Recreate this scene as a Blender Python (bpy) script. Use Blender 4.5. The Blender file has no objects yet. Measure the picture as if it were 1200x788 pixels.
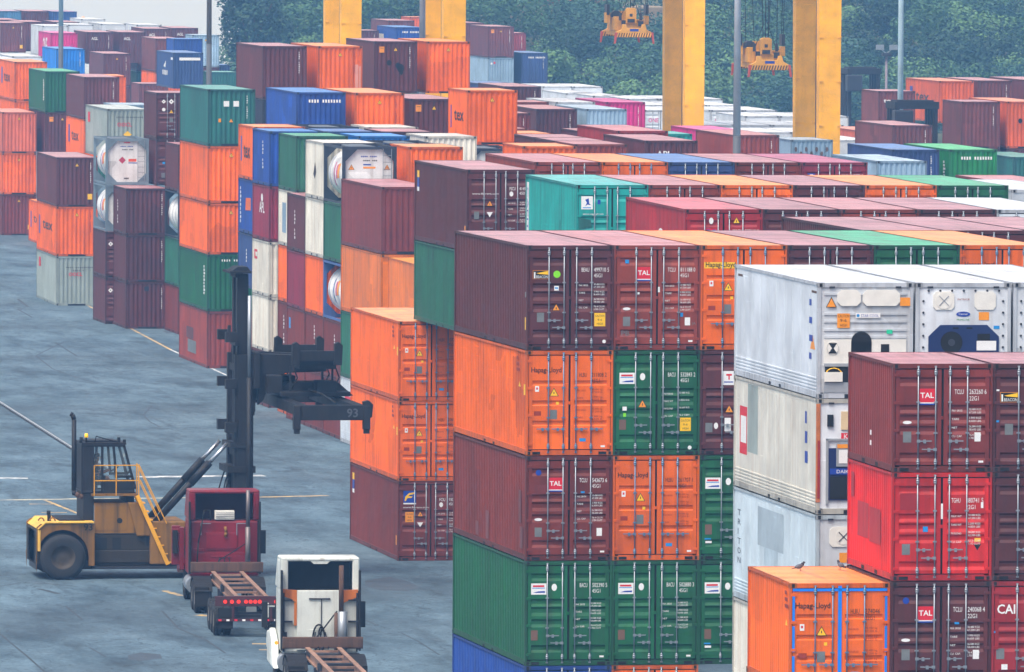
import bpy, math, random
from mathutils import Vector, Matrix
R_ = math.radians
sc = bpy.context.scene
col = sc.collection
rnd = random.Random(7)

# ------------------------------------------------------------------ mesh builder
class MB:
    def __init__(s): s.v=[]; s.f=[]; s.m=[]; s.sm=[]
    def face(s, pts, m=0, sm=False):
        b=len(s.v); s.v+= [tuple(p) for p in pts]; s.f.append(tuple(range(b,b+len(pts)))); s.m.append(m); s.sm.append(sm)
    def box(s,x0,x1,y0,y1,z0,z1,m=0):
        b=len(s.v); s.v+=[(x0,y0,z0),(x1,y0,z0),(x1,y1,z0),(x0,y1,z0),(x0,y0,z1),(x1,y0,z1),(x1,y1,z1),(x0,y1,z1)]
        for f in ((0,3,2,1),(4,5,6,7),(0,1,5,4),(1,2,6,5),(2,3,7,6),(3,0,4,7)):
            s.f.append(tuple(b+i for i in f)); s.m.append(m); s.sm.append(False)
    def bar(s,p0,p1,w,h,m=0,up=(0,0,1)):
        p0=Vector(p0);p1=Vector(p1);d=(p1-p0)
        if d.length<1e-6: return
        d.normalize();u=Vector(up)
        if abs(d.dot(u))>.98: u=Vector((1,0,0))
        r=d.cross(u).normalized();u=r.cross(d)
        b=len(s.v)
        for p in (p0,p1):
            for a,c in ((-1,-1),(1,-1),(1,1),(-1,1)): s.v.append(tuple(p+r*(a*w/2)+u*(c*h/2)))
        for f in ((0,1,2,3),(7,6,5,4),(0,4,5,1),(1,5,6,2),(2,6,7,3),(3,7,4,0)):
            s.f.append(tuple(b+i for i in f)); s.m.append(m); s.sm.append(False)
    def cyl(s,p0,p1,r0,r1=None,n=12,m=0,caps=True):
        if r1 is None: r1=r0
        p0=Vector(p0);p1=Vector(p1);d=(p1-p0).normalized();u=Vector((0,0,1))
        if abs(d.dot(u))>.95: u=Vector((1,0,0))
        a=d.cross(u).normalized();c=d.cross(a);b=len(s.v)
        for p,r in ((p0,r0),(p1,r1)):
            for i in range(n):
                t=2*math.pi*i/n; s.v.append(tuple(p+a*(r*math.cos(t))+c*(r*math.sin(t))))
        for i in range(n):
            j=(i+1)%n; s.f.append((b+i,b+j,b+n+j,b+n+i)); s.m.append(m); s.sm.append(True)
        if caps:
            s.f.append(tuple(b+i for i in range(n))[::-1]); s.m.append(m); s.sm.append(False)
            s.f.append(tuple(b+n+i for i in range(n))); s.m.append(m); s.sm.append(False)
    def tube(s,pts,r,n=8,m=0):
        for a,b in zip(pts,pts[1:]): s.cyl(a,b,r,n=n,m=m)
    def lathe(s,prof,o,d=(0,1,0),n=24,m=0):
        o=Vector(o);d=Vector(d).normalized();u=Vector((0,0,1))
        if abs(d.dot(u))>.95: u=Vector((1,0,0))
        a=d.cross(u).normalized();c=d.cross(a);b=len(s.v)
        for r,t in prof:
            for i in range(n):
                q=2*math.pi*i/n; s.v.append(tuple(o+d*t+a*(r*math.cos(q))+c*(r*math.sin(q))))
        for k in range(len(prof)-1):
            for i in range(n):
                j=(i+1)%n; s.f.append((b+k*n+i,b+k*n+j,b+k*n+n+j,b+k*n+n+i)); s.m.append(m); s.sm.append(True)
    def prism(s,poly,a0,a1,axis='y',m=0):
        def P(u,w,a): return (u,a,w) if axis=='y' else ((a,u,w) if axis=='x' else (u,w,a))
        n=len(poly);b=len(s.v)
        s.v+=[P(u,w,a0) for u,w in poly]+[P(u,w,a1) for u,w in poly]
        s.f.append(tuple(range(b,b+n))); s.m.append(m); s.sm.append(False)
        s.f.append(tuple(range(b+2*n-1,b+n-1,-1))); s.m.append(m); s.sm.append(False)
        for i in range(n):
            j=(i+1)%n; s.f.append((b+i,b+n+i,b+n+j,b+j)); s.m.append(m); s.sm.append(False)
    def ell(s,c,r,n=12,k=8,m=0,rot=None):
        b=len(s.v);c=Vector(c)
        for i in range(k+1):
            a=math.pi*i/k
            for j in range(n):
                t=2*math.pi*j/n; p=Vector((r[0]*math.sin(a)*math.cos(t),r[1]*math.sin(a)*math.sin(t),r[2]*math.cos(a)))
                if rot: p=rot@p
                s.v.append(tuple(c+p))
        for i in range(k):
            for j in range(n):
                q=(j+1)%n; s.f.append((b+i*n+j,b+(i+1)*n+j,b+(i+1)*n+q,b+i*n+q)); s.m.append(m); s.sm.append(True)
    def mesh(s,name,slots=1):
        me=bpy.data.meshes.new(name); me.from_pydata(s.v,[],s.f)
        me.polygons.foreach_set('material_index',s.m); me.polygons.foreach_set('use_smooth',s.sm); me.update()
        return me

def obj_one(name,mb,mats,parent,loc):
    me=mb.mesh(name)
    for m in (mats if isinstance(mats,(list,tuple)) else [mats]): me.materials.append(m)
    o=bpy.data.objects.new(name,me); col.objects.link(o)
    if parent: o.parent=parent
    if loc: o.location=loc
    soften(o,name)
    return o
BEV={'cab':.07,'roof_fairing':.05,'hood':.05,'counterweight':.06,'rear_fender':.02,'front_fender':.04,'engine_bay':.03,'side_panel':.02,'side_skirt':.06,'mirror':.03,'open_door':.03,'fuel_tank':.02,'rear_panel':.02,'air_conditioner':.03,'head_block':.04,'sheave_block':.03,'leg':.03,'body':.06,'boom':.04,'carriage':.03,'spreader_head':.03,'end_beam':.02}
def soften(o,name):
    if name in BEV and o.type=='MESH':
        m=o.modifiers.new('soft','BEVEL'); m.width=BEV[name]; m.segments=2; m.limit_method='ANGLE'; m.angle_limit=.6; m.use_clamp_overlap=True
def obj(name, me, mats, parent=None, loc=None):
    if isinstance(me,MB):
        if not me.f: return None
        if name in LOOSE:
            ps=islands(me)
            if len(ps)>1:
                for p in ps[1:]: obj_one(name,p,mats,parent,loc)
                return obj_one(name,ps[0],mats,parent,loc)
        me=me.mesh(name)
        for m in (mats if isinstance(mats,(list,tuple)) else [mats]): me.materials.append(m)
        o=bpy.data.objects.new(name,me); soften(o,name)
    else:
        o=bpy.data.objects.new(name,me)
        for i,m in enumerate(mats if isinstance(mats,(list,tuple)) else [mats]):
            if m is None or i>=len(o.material_slots): continue
            o.material_slots[i].link='OBJECT'; o.material_slots[i].material=m
    col.objects.link(o)
    if parent: o.parent=parent
    if loc: o.location=loc
    return o
LOOSE={'rear_fender','access_port','roller_bracket','work_lamp','lifting_eye','access_hatch','hydraulic_hose','cab_window','cross_beam','wall_bracket','mud_flap','axle','landing_gear','grab_rail','rust_patch','fuel_tank','hook_frame','sheave_block','rope_anchor','hoist_rope','lashing_bracket','wheel_beam','end_tie','sill_beam','girder','port_handle','corner_guide','air_hose','cable_coil','spreader_head','motor','head_block','exhaust_stack','fan_opening','machine_frame','kick_plate','flange','cab_pillar','front_fender','ladder','flank_marking'}
def islands(mb):
    par=list(range(len(mb.v)))
    def find(a):
        while par[a]!=a: par[a]=par[par[a]]; a=par[a]
        return a
    for f in mb.f:
        for a in f[1:]: par[find(f[0])]=find(a)
    g={}
    for i,f in enumerate(mb.f): g.setdefault(find(f[0]),[]).append(i)
    out=[]
    for fs in g.values():
        n=MB(); mp={}
        for i in fs:
            t=[]
            for a in mb.f[i]:
                if a not in mp: mp[a]=len(n.v); n.v.append(mb.v[a])
                t.append(mp[a])
            n.f.append(tuple(t)); n.m.append(mb.m[i]); n.sm.append(mb.sm[i])
        out.append(n)
    # pieces that touch or interpenetrate belong together
    def bb(n): return [min(v[k] for v in n.v)-.02 for k in range(3)],[max(v[k] for v in n.v)+.02 for k in range(3)]
    boxes=[bb(n) for n in out]; grp=list(range(len(out)))
    def gf(a):
        while grp[a]!=a: a=grp[a]
        return a
    for i in range(len(out)):
        for j in range(i):
            if all(boxes[i][0][k]<=boxes[j][1][k] and boxes[j][0][k]<=boxes[i][1][k] for k in range(3)): grp[gf(i)]=gf(j)
    res={}
    for i,n in enumerate(out):
        r=gf(i)
        if r not in res: res[r]=MB()
        t=res[r]; b=len(t.v); t.v+=n.v; t.f+=[tuple(b+a for a in f) for f in n.f]; t.m+=n.m; t.sm+=n.sm
    return list(res.values())
def tag(o,label,cat,group=None,kind=None):
    o['label']=label; o['category']=cat
    if group: o['group']=group
    if kind: o['kind']=kind
    return o
def empty(name,loc,rz=0,label=None,cat=None,group=None):
    o=bpy.data.objects.new(name,None); col.objects.link(o); o.location=loc; o.rotation_euler=(0,0,rz); o.empty_display_size=.5
    if label: tag(o,label,cat,group)
    return o

# ------------------------------------------------------------------ materials
def lin(c):
    return tuple(((x/255)/12.92 if x/255<=.04045 else ((x/255+.055)/1.055)**2.4) for x in c)+(1,)
def newmat(name):
    m=bpy.data.materials.new(name); m.use_nodes=True
    nt=m.node_tree; b=nt.nodes['Principled BSDF']; return m,nt,b
def N(nt,t,**kw):
    n=nt.nodes.new(t)
    for k,v in kw.items():
        if k.startswith('i_'): n.inputs[int(k[2:])].default_value=v
        else: setattr(n,k,v)
    return n
MATS={}
def plain(name,rgb,rough=.6,metal=0,noise=.12,scale=3,coat=0):
    if name in MATS: return MATS[name]
    m,nt,b=newmat(name); L=nt.links.new
    tc=N(nt,'ShaderNodeTexCoord'); nz=N(nt,'ShaderNodeTexNoise'); nz.inputs['Scale'].default_value=scale; nz.inputs['Detail'].default_value=5
    L(tc.outputs['Object'],nz.inputs['Vector'])
    mr=N(nt,'ShaderNodeMapRange'); mr.inputs[1].default_value=.25; mr.inputs[2].default_value=.75; mr.inputs[3].default_value=1-noise; mr.inputs[4].default_value=1+noise
    L(nz.outputs['Fac'],mr.inputs[0])
    hs=N(nt,'ShaderNodeHueSaturation'); hs.inputs['Color'].default_value=lin(rgb); L(mr.outputs[0],hs.inputs['Value'])
    L(hs.outputs['Color'],b.inputs['Base Color'])
    b.inputs['Roughness'].default_value=rough; b.inputs['Metallic'].default_value=metal
    if coat: b.inputs['Coat Weight'].default_value=coat
    MATS[name]=m; return m
def weather(name,rgb,rough=.5,dirt=.35,rust=.5,fade_sheen=.0,fade_sheen_col=(214,190,188),along='z',spec=.5,grime=(52,38,34),patch=True):
    """Painted steel: per-object tint, cloudy fading, run-down streaks, rust freckles."""
    if name in MATS: return MATS[name]
    m,nt,b=newmat(name); L=nt.links.new
    tc=N(nt,'ShaderNodeTexCoord'); oi=N(nt,'ShaderNodeObjectInfo')
    mu=N(nt,'ShaderNodeMath',operation='MULTIPLY'); mu.inputs[1].default_value=137.0; L(oi.outputs['Random'],mu.inputs[0])
    ad=N(nt,'ShaderNodeVectorMath',operation='ADD'); L(tc.outputs['Object'],ad.inputs[0]); L(mu.outputs[0],ad.inputs[1])
    # tint per object
    vr=N(nt,'ShaderNodeMapRange'); vr.inputs[3].default_value=.88; vr.inputs[4].default_value=1.1; L(oi.outputs['Random'],vr.inputs[0])
    n1=N(nt,'ShaderNodeTexNoise'); n1.inputs['Scale'].default_value=.55; n1.inputs['Detail'].default_value=6; n1.inputs['Roughness'].default_value=.6; L(ad.outputs[0],n1.inputs['Vector'])
    r1=N(nt,'ShaderNodeMapRange'); r1.inputs[1].default_value=.3; r1.inputs[2].default_value=.7; r1.inputs[3].default_value=.78; r1.inputs[4].default_value=1.18; L(n1.outputs['Fac'],r1.inputs[0])
    vv=N(nt,'ShaderNodeMath',operation='MULTIPLY'); L(vr.outputs[0],vv.inputs[0]); L(r1.outputs[0],vv.inputs[1])
    hs=N(nt,'ShaderNodeHueSaturation'); hs.inputs['Color'].default_value=lin(rgb); L(vv.outputs[0],hs.inputs['Value'])
    last=hs.outputs['Color']
    if fade_sheen:
        nf=N(nt,'ShaderNodeTexNoise'); nf.inputs['Scale'].default_value=.9; nf.inputs['Detail'].default_value=7
        mpf=N(nt,'ShaderNodeMapping'); mpf.inputs['Scale'].default_value=(.35,1.5,1) ; L(ad.outputs[0],mpf.inputs[0]); L(mpf.outputs[0],nf.inputs['Vector'])
        rf=N(nt,'ShaderNodeMapRange'); rf.inputs[1].default_value=.3; rf.inputs[2].default_value=.72; rf.inputs[3].default_value=fade_sheen*.55; rf.inputs[4].default_value=min(1,fade_sheen*1.35); L(nf.outputs['Fac'],rf.inputs[0])
        mf=N(nt,'ShaderNodeMix',data_type='RGBA'); mf.inputs[7].default_value=lin(fade_sheen_col); L(rf.outputs[0],mf.inputs[0]); L(last,mf.inputs[6]); last=mf.outputs[2]
    # touched-up patches: a few squarish cells a shade lighter or darker
    vo=N(nt,'ShaderNodeTexVoronoi',distance='CHEBYCHEV'); vo.inputs['Scale'].default_value=.55; vo.inputs['Randomness'].default_value=.8; L(ad.outputs[0],vo.inputs['Vector'])
    sp=N(nt,'ShaderNodeSeparateColor'); L(vo.outputs['Color'],sp.inputs[0])
    g1=N(nt,'ShaderNodeMath',operation='GREATER_THAN'); g1.inputs[1].default_value=.80 if patch else 2.0; L(sp.outputs[0],g1.inputs[0])
    gm=N(nt,'ShaderNodeMapRange'); gm.inputs[3].default_value=.74; gm.inputs[4].default_value=1.22; L(sp.outputs[1],gm.inputs[0])
    mv=N(nt,'ShaderNodeMix',data_type='FLOAT'); mv.inputs[2].default_value=1.0; L(g1.outputs[0],mv.inputs[0]); L(gm.outputs[0],mv.inputs[3])
    # scrapes: thin pale lines along the flank
    ms=N(nt,'ShaderNodeMapping'); ms.inputs['Scale'].default_value=(.7,.35,16); L(ad.outputs[0],ms.inputs[0])
    ns=N(nt,'ShaderNodeTexNoise'); ns.inputs['Scale'].default_value=1.0; ns.inputs['Detail'].default_value=3; L(ms.outputs[0],ns.inputs['Vector'])
    rs=N(nt,'ShaderNodeMapRange'); rs.inputs[1].default_value=.70; rs.inputs[2].default_value=.74; rs.inputs[3].default_value=1.0; rs.inputs[4].default_value=1.35; L(ns.outputs['Fac'],rs.inputs[0])
    mm=N(nt,'ShaderNodeMath',operation='MULTIPLY'); L(mv.outputs[0],mm.inputs[0]); L(rs.outputs[0],mm.inputs[1])
    h2=N(nt,'ShaderNodeHueSaturation'); L(mm.outputs[0],h2.inputs['Value']); L(last,h2.inputs['Color']); last=h2.outputs['Color']
    # streaks
    mp=N(nt,'ShaderNodeMapping'); mp.inputs['Scale'].default_value=(5,5,.22) if along=='z' else (5,.3,5); L(ad.outputs[0],mp.inputs[0])
    n2=N(nt,'ShaderNodeTexNoise'); n2.inputs['Scale'].default_value=1.0; n2.inputs['Detail'].default_value=4; L(mp.outputs[0],n2.inputs['Vector'])
    r2=N(nt,'ShaderNodeMapRange'); r2.inputs[1].default_value=.48; r2.inputs[2].default_value=.78; r2.inputs[4].default_value=dirt; L(n2.outputs['Fac'],r2.inputs[0])
    md=N(nt,'ShaderNodeMix',data_type='RGBA'); md.inputs[7].default_value=lin(grime); L(r2.outputs[0],md.inputs[0]); L(last,md.inputs[6]); last=md.outputs[2]
    # rust freckles
    n3=N(nt,'ShaderNodeTexNoise'); n3.inputs['Scale'].default_value=2.6; n3.inputs['Detail'].default_value=10; n3.inputs['Roughness'].default_value=.72; L(ad.outputs[0],n3.inputs['Vector'])
    r3=N(nt,'ShaderNodeMapRange'); r3.inputs[1].default_value=.66; r3.inputs[2].default_value=.73; r3.inputs[4].default_value=rust; L(n3.outputs['Fac'],r3.inputs[0])
    mr=N(nt,'ShaderNodeMix',data_type='RGBA'); mr.inputs[7].default_value=lin((96,52,30)); L(r3.outputs[0],mr.inputs[0]); L(last,mr.inputs[6]); last=mr.outputs[2]
    L(last,b.inputs['Base Color'])
    rr=N(nt,'ShaderNodeMapRange'); rr.inputs[3].default_value=rough-.08; rr.inputs[4].default_value=rough+.2; L(n1.outputs['Fac'],rr.inputs[0]); L(rr.outputs[0],b.inputs['Roughness'])
    b.inputs['Specular IOR Level'].default_value=spec
    n4=N(nt,'ShaderNodeTexNoise'); n4.inputs['Scale'].default_value=1.6; n4.inputs['Detail'].default_value=3; L(ad.outputs[0],n4.inputs['Vector'])
    n4.inputs['Roughness'].default_value=.45; bp=N(nt,'ShaderNodeBump'); bp.inputs['Strength'].default_value=.5; bp.inputs['Distance'].default_value=.06; L(n4.outputs['Fac'],bp.inputs['Height']); L(bp.outputs[0],b.inputs['Normal'])
    MATS[name]=m; return m

COL=dict(PU=(88,37,38),MR=(118,42,30),MR2=(98,46,48),MR3=(122,42,36),RB=(144,58,42),RB2=(116,58,56),RB3=(124,50,48),RB4=(165,52,52),CR=(136,34,56),
 RD=(206,30,26),RD2=(160,32,38),RD3=(150,52,54),OR=(240,104,4),OR2=(218,96,40),RO=(206,104,76),YO=(240,122,6),GR=(12,92,54),GR2=(34,100,74),GR3=(20,128,66),
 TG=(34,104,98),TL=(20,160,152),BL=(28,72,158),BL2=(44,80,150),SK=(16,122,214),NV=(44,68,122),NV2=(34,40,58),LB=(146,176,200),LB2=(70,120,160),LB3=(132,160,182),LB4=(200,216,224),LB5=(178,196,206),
 MG=(206,36,124),WH=(214,222,230),WH2=(218,216,204),GY=(152,166,162),PU2=(100,52,58))
def paint(c): 
    light=c in('WH','WH2','LB4','LB5','GY','LB','LB3')
    return weather('paint_'+c,COL[c],patch=not light,rough=.5,dirt=(.36 if c=='WH2' else .10) if light else .42,rust=(.85 if c=='WH2' else .5) if light else .5,grime=(172,128,88) if c=='WH2' else ((128,110,92) if light else (46,34,32)))
FADE_SHEEN=dict(OR=(255,186,104),OR2=(246,170,120),RO=(236,160,130),YO=(255,190,90),GR=(96,214,160),GR2=(96,200,150),GR3=(90,220,140),TG=(110,190,176),TL=(110,214,210),NV=(110,160,226),BL=(80,160,230),SK=(80,170,250),NV2=(110,120,140),MG=(240,120,190),CR=(226,120,160),RD2=(240,130,140),LB=(190,212,226),LB3=(190,206,214),GY=(214,222,216))
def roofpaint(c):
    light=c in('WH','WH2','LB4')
    return weather('roof_'+c,COL[c],rough=.28,dirt=.68,rust=.5,fade_sheen=.1 if light else .62,fade_sheen_col=FADE_SHEEN.get(c,(228,166,172)) if not light else (236,236,236),along='y',spec=.6,grime=(176,160,148) if light else (112,84,82))  # faded roof paint, paled further with sky sheen put into the colour
M=lambda n,rgb,r=.6,me=0,nz=.1: plain(n,rgb,r,me,nz)
BLACK=M('black_gap',(12,12,15),.8); DARKSTEEL=M('dark_steel',(40,42,50),.5); GALV=M('galvanised',(150,158,166),.42,.55); GALVB=M('galvanised_blue',(104,132,160),.45,.4)
WHITE=M('letter_white',(236,236,234),.5,0,.06); INK=M('letter_dark',(44,28,26),.6); YEL=M('sign_yellow',(250,196,20),.5,0,.06); REDL=M('logo_red',(214,30,48),.5,0,.05); BLU=M('logo_blue',(24,62,160),.5,0,.05)
LIME=M('lime',(130,222,30),.5,0,.05); PLATE=M('data_plate',(122,126,126),.45,.3,.25); CYAN=M('tag_cyan',(30,140,210),.5); AMBER=M('amber_sign',(240,150,30),.5); TAPE=M('blue_tape',(14,128,236),.45)
RUST=weather('rusty_steel',(98,72,58),rough=.8,dirt=.85,rust=1.0,grime=(40,34,32)); BONE=M('bone_white',(228,226,218),.5); BROWNL=M('letter_brown',(150,48,22),.6); SALM=M('pale_patch',(226,150,128),.6); PINKL=M('letter_pink',(214,60,140),.5)
PAINTY=weather('machine_yellow',(136,94,20),rough=.6,dirt=.95,rust=.6,grime=(48,38,26)); CRANEY=weather('crane_yellow',(255,184,8),patch=False,rough=.5,dirt=.10,rust=.3,grime=(120,80,40))
MASTM=weather('mast_dark',(10,12,19),rough=.6,dirt=.3,rust=.06); RUBBER=M('tyre_rubber',(34,35,38),.85,0,.2); REDCAB=weather('cab_red',(126,8,30),rough=.32,dirt=.2,rust=.08); WHCAB=weather('cab_white',(214,220,214),rough=.4,dirt=.55,rust=.4,grime=(120,104,84))
GLASS,_nt,_b=newmat('cab_glass'); _b.inputs['Base Color'].default_value=(.75,.85,.88,1); _b.inputs['Roughness'].default_value=.05; _b.inputs['Transmission Weight'].default_value=.92; _b.inputs['IOR'].default_value=1.05
def lamp_mat(name,rgb,e):
    m,nt,b=newmat(name); b.inputs['Base Color'].default_value=lin(rgb); b.inputs['Emission Color'].default_value=lin(rgb); b.inputs['Emission Strength'].default_value=e; return m
TAIL=lamp_mat('tail_lamp',(220,40,20),.5); TAILO=lamp_mat('tail_lamp_amber',(240,130,20),.8); BEACON=lamp_mat('beacon',(250,190,20),.4)

# ------------------------------------------------------------------ lettering
_tx={}
def glyphs(s,bold=False):
    if s in _tx: return _tx[s]
    cu=bpy.data.curves.new('t','FONT'); cu.body=s; cu.size=1; cu.resolution_u=2
    if bold: cu.offset=.018
    o=bpy.data.objects.new('t',cu); col.objects.link(o)
    dg=bpy.context.evaluated_depsgraph_get(); dg.update()
    me=bpy.data.meshes.new_from_object(o.evaluated_get(dg))
    V=[(v.co.x,v.co.y) for v in me.vertices]; F=[tuple(p.vertices) for p in me.polygons]
    bpy.data.objects.remove(o); bpy.data.curves.remove(cu); bpy.data.meshes.remove(me)
    w=max((x for x,y in V),default=1); _tx[s]=(V,F,w); return _tx[s]
class Deco:
    """Flat marks laid 3 mm proud of a container's end (x,z) or left side (u from its far end,z)."""
    def __init__(s,h,L,y0=.017,x0=.028): s.h=h; s.L=L; s.y0=y0; s.x0=x0; s.parts={}; s.cnt={}
    EACH={'paint_patch','sticker','sign','warning_sign','placard','scorch_mark','height_sign','hazard_stripe','data_plate','side_marker','blue_tape','stencil','logo','side_number','serial_number'}
    def g(s,part,mat,new=False):
        if part in s.EACH:
            k=s.cnt.get(part,0)
            if new or k==0: k+=1; s.cnt[part]=k
            part=(part,k)
        p=s.parts.setdefault(part,(MB(),[]))
        if mat not in p[1]: p[1].append(mat)
        return p[0],p[1].index(mat)
    def P(s,x,z,face,lift):
        d=.003+.002*lift
        return (x,s.y0-d,z) if face=='f' else (s.x0-d,s.L-x,z)
    def poly(s,part,mat,pts,face='f',lift=0):
        mb,i=s.g(part,mat,lift in(0,9) or (s.y0<=.001 and lift==4)); mb.face([s.P(x,z,face,lift) for x,z in pts],i)
    def rect(s,part,mat,x0,t0,x1,t1,face='f',lift=0):   # t measured down from the top
        h=s.h; s.poly(part,mat,[(x0,h-t1),(x1,h-t1),(x1,h-t0),(x0,h-t0)],face,lift)
    def disc(s,part,mat,x,t,r,face='f',lift=0,ry=None):
        ry=ry or r; s.poly(part,mat,[(x+r*math.cos(a*.3927),s.h-t+ry*math.sin(a*.3927)) for a in range(16)],face,lift)
    def tri(s,part,mat,x,t0,t1,hw,face='f',lift=0):
        s.poly(part,mat,[(x-hw,s.h-t1),(x+hw,s.h-t1),(x,s.h-t0)],face,lift)
    def text(s,part,mat,st,x,t,cap,width=None,face='f',lift=1,rot=False,bold=False):
        V,F,w=glyphs(st,bold); k=cap/.70; kx=k if width is None else width/w
        mb,i=s.g(part,mat); b=len(mb.v)
        for vx,vy in V:
            if rot: X,Z=x+vy*k,s.h-t-vx*kx
            else: X,Z=x+vx*kx,s.h-t+vy*k
            mb.v.append(s.P(X,Z,face,lift))
        for f in F: mb.f.append(tuple(b+j for j in f)); mb.m.append(i); mb.sm.append(False)
    def ticks(s,part,mat,x,t,n,vert=True,w=.055,hh=.07,step=.11,face='f',gap=4):
        for k in range(n):
            if k==gap: continue
            a=.6+.4*((k*7)%5)/4
            if part=='lettering': part='serial_number'
            if k==0 and part in s.EACH: s.cnt[part]=s.cnt.get(part,0)+1
            if vert: s.rect(part,mat,x,t+k*step,x+w*a,t+k*step+hh,face,1)
            else: s.rect(part,mat,x+k*step,t,x+k*step+w,t+hh*(.8+.2*a),face,1)
    def emit(s,root):
        for nm,(mb,mats) in s.parts.items(): obj(nm[0] if isinstance(nm,tuple) else nm,mb,mats,root)
def lines(d,mat,x,t,rows,wl=.26,xr=.42,wr=.30):
    """Small print: label column and value column, two short lines to a value."""
    for i,(a,b,c) in enumerate(rows):
        tt=t+i*.205
        d.text('lettering',mat,a,x,tt+.03,.048,width=min(wl,.045*len(a)))
        d.text('lettering',mat,b,x+xr,tt,.048,width=wr); 
        if c: d.text('lettering',mat,c,x+xr,tt+.075,.048,width=wr)
DATA=[('MAX. GROSS','30.480 KGS','67.200 LBS'),('TARE','3.900 KGS','8.600 LBS'),('NET','26.580 KGS','58.600 LBS'),('CU. CAP.','76.4 CU.M','2.700 CU.FT')]
def owner(d,mat,code,num,size,sh=0):
    d.text('lettering',mat,code,1.53+sh,.73,.115,width=.22); d.text('lettering',mat,num,1.885+sh,.73,.115,width=.085*len(num)*.62)
    if size: d.text('lettering',mat,size,1.885+sh,.885,.105,width=.23)
def plate(d,x,t): d.rect('data_plate',PLATE,x,t,x+.2,t+.26)
def stripes(d,x0,x1,t=.035,hh=.05,n=None,part='hazard_stripe'):
    n=n or max(2,round((x1-x0)/.075)); w=(x1-x0)/n
    d.rect(part,BLACK,x0,t-.006,x1,t+hh+.006,lift=0)
    for k in range(n):
        x=x0+k*w; d.poly(part,YEL,[(x,d.h-t-hh),(x+w*.5,d.h-t-hh),(x+w*.85,d.h-t),(x+w*.35,d.h-t)],lift=1)
def warn(d,x,t0,s=.11,mat=None):
    d.tri('warning_sign',INK,x,t0-.02,t0+s*1.75+.012,s+.02); d.tri('warning_sign',mat or YEL,x,t0+.01,t0+s*1.75,s-.005,lift=1); d.rect('warning_sign',INK,x-.012,t0+.09,x+.012,t0+.15,lift=2)
def caution(d,x,t,mat=None,hgt='9-6'):
    d.rect('height_sign',mat or YEL,x,t,x+.31,t+.37); d.text('height_sign',INK,'CAUTION',x+.025,t+.11,.06,width=.26); d.text('height_sign',INK,hgt,x+.09,t+.22,.06,width=.13); d.text('height_sign',INK,'HIGH',x+.07,t+.33,.06,width=.17)
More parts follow.
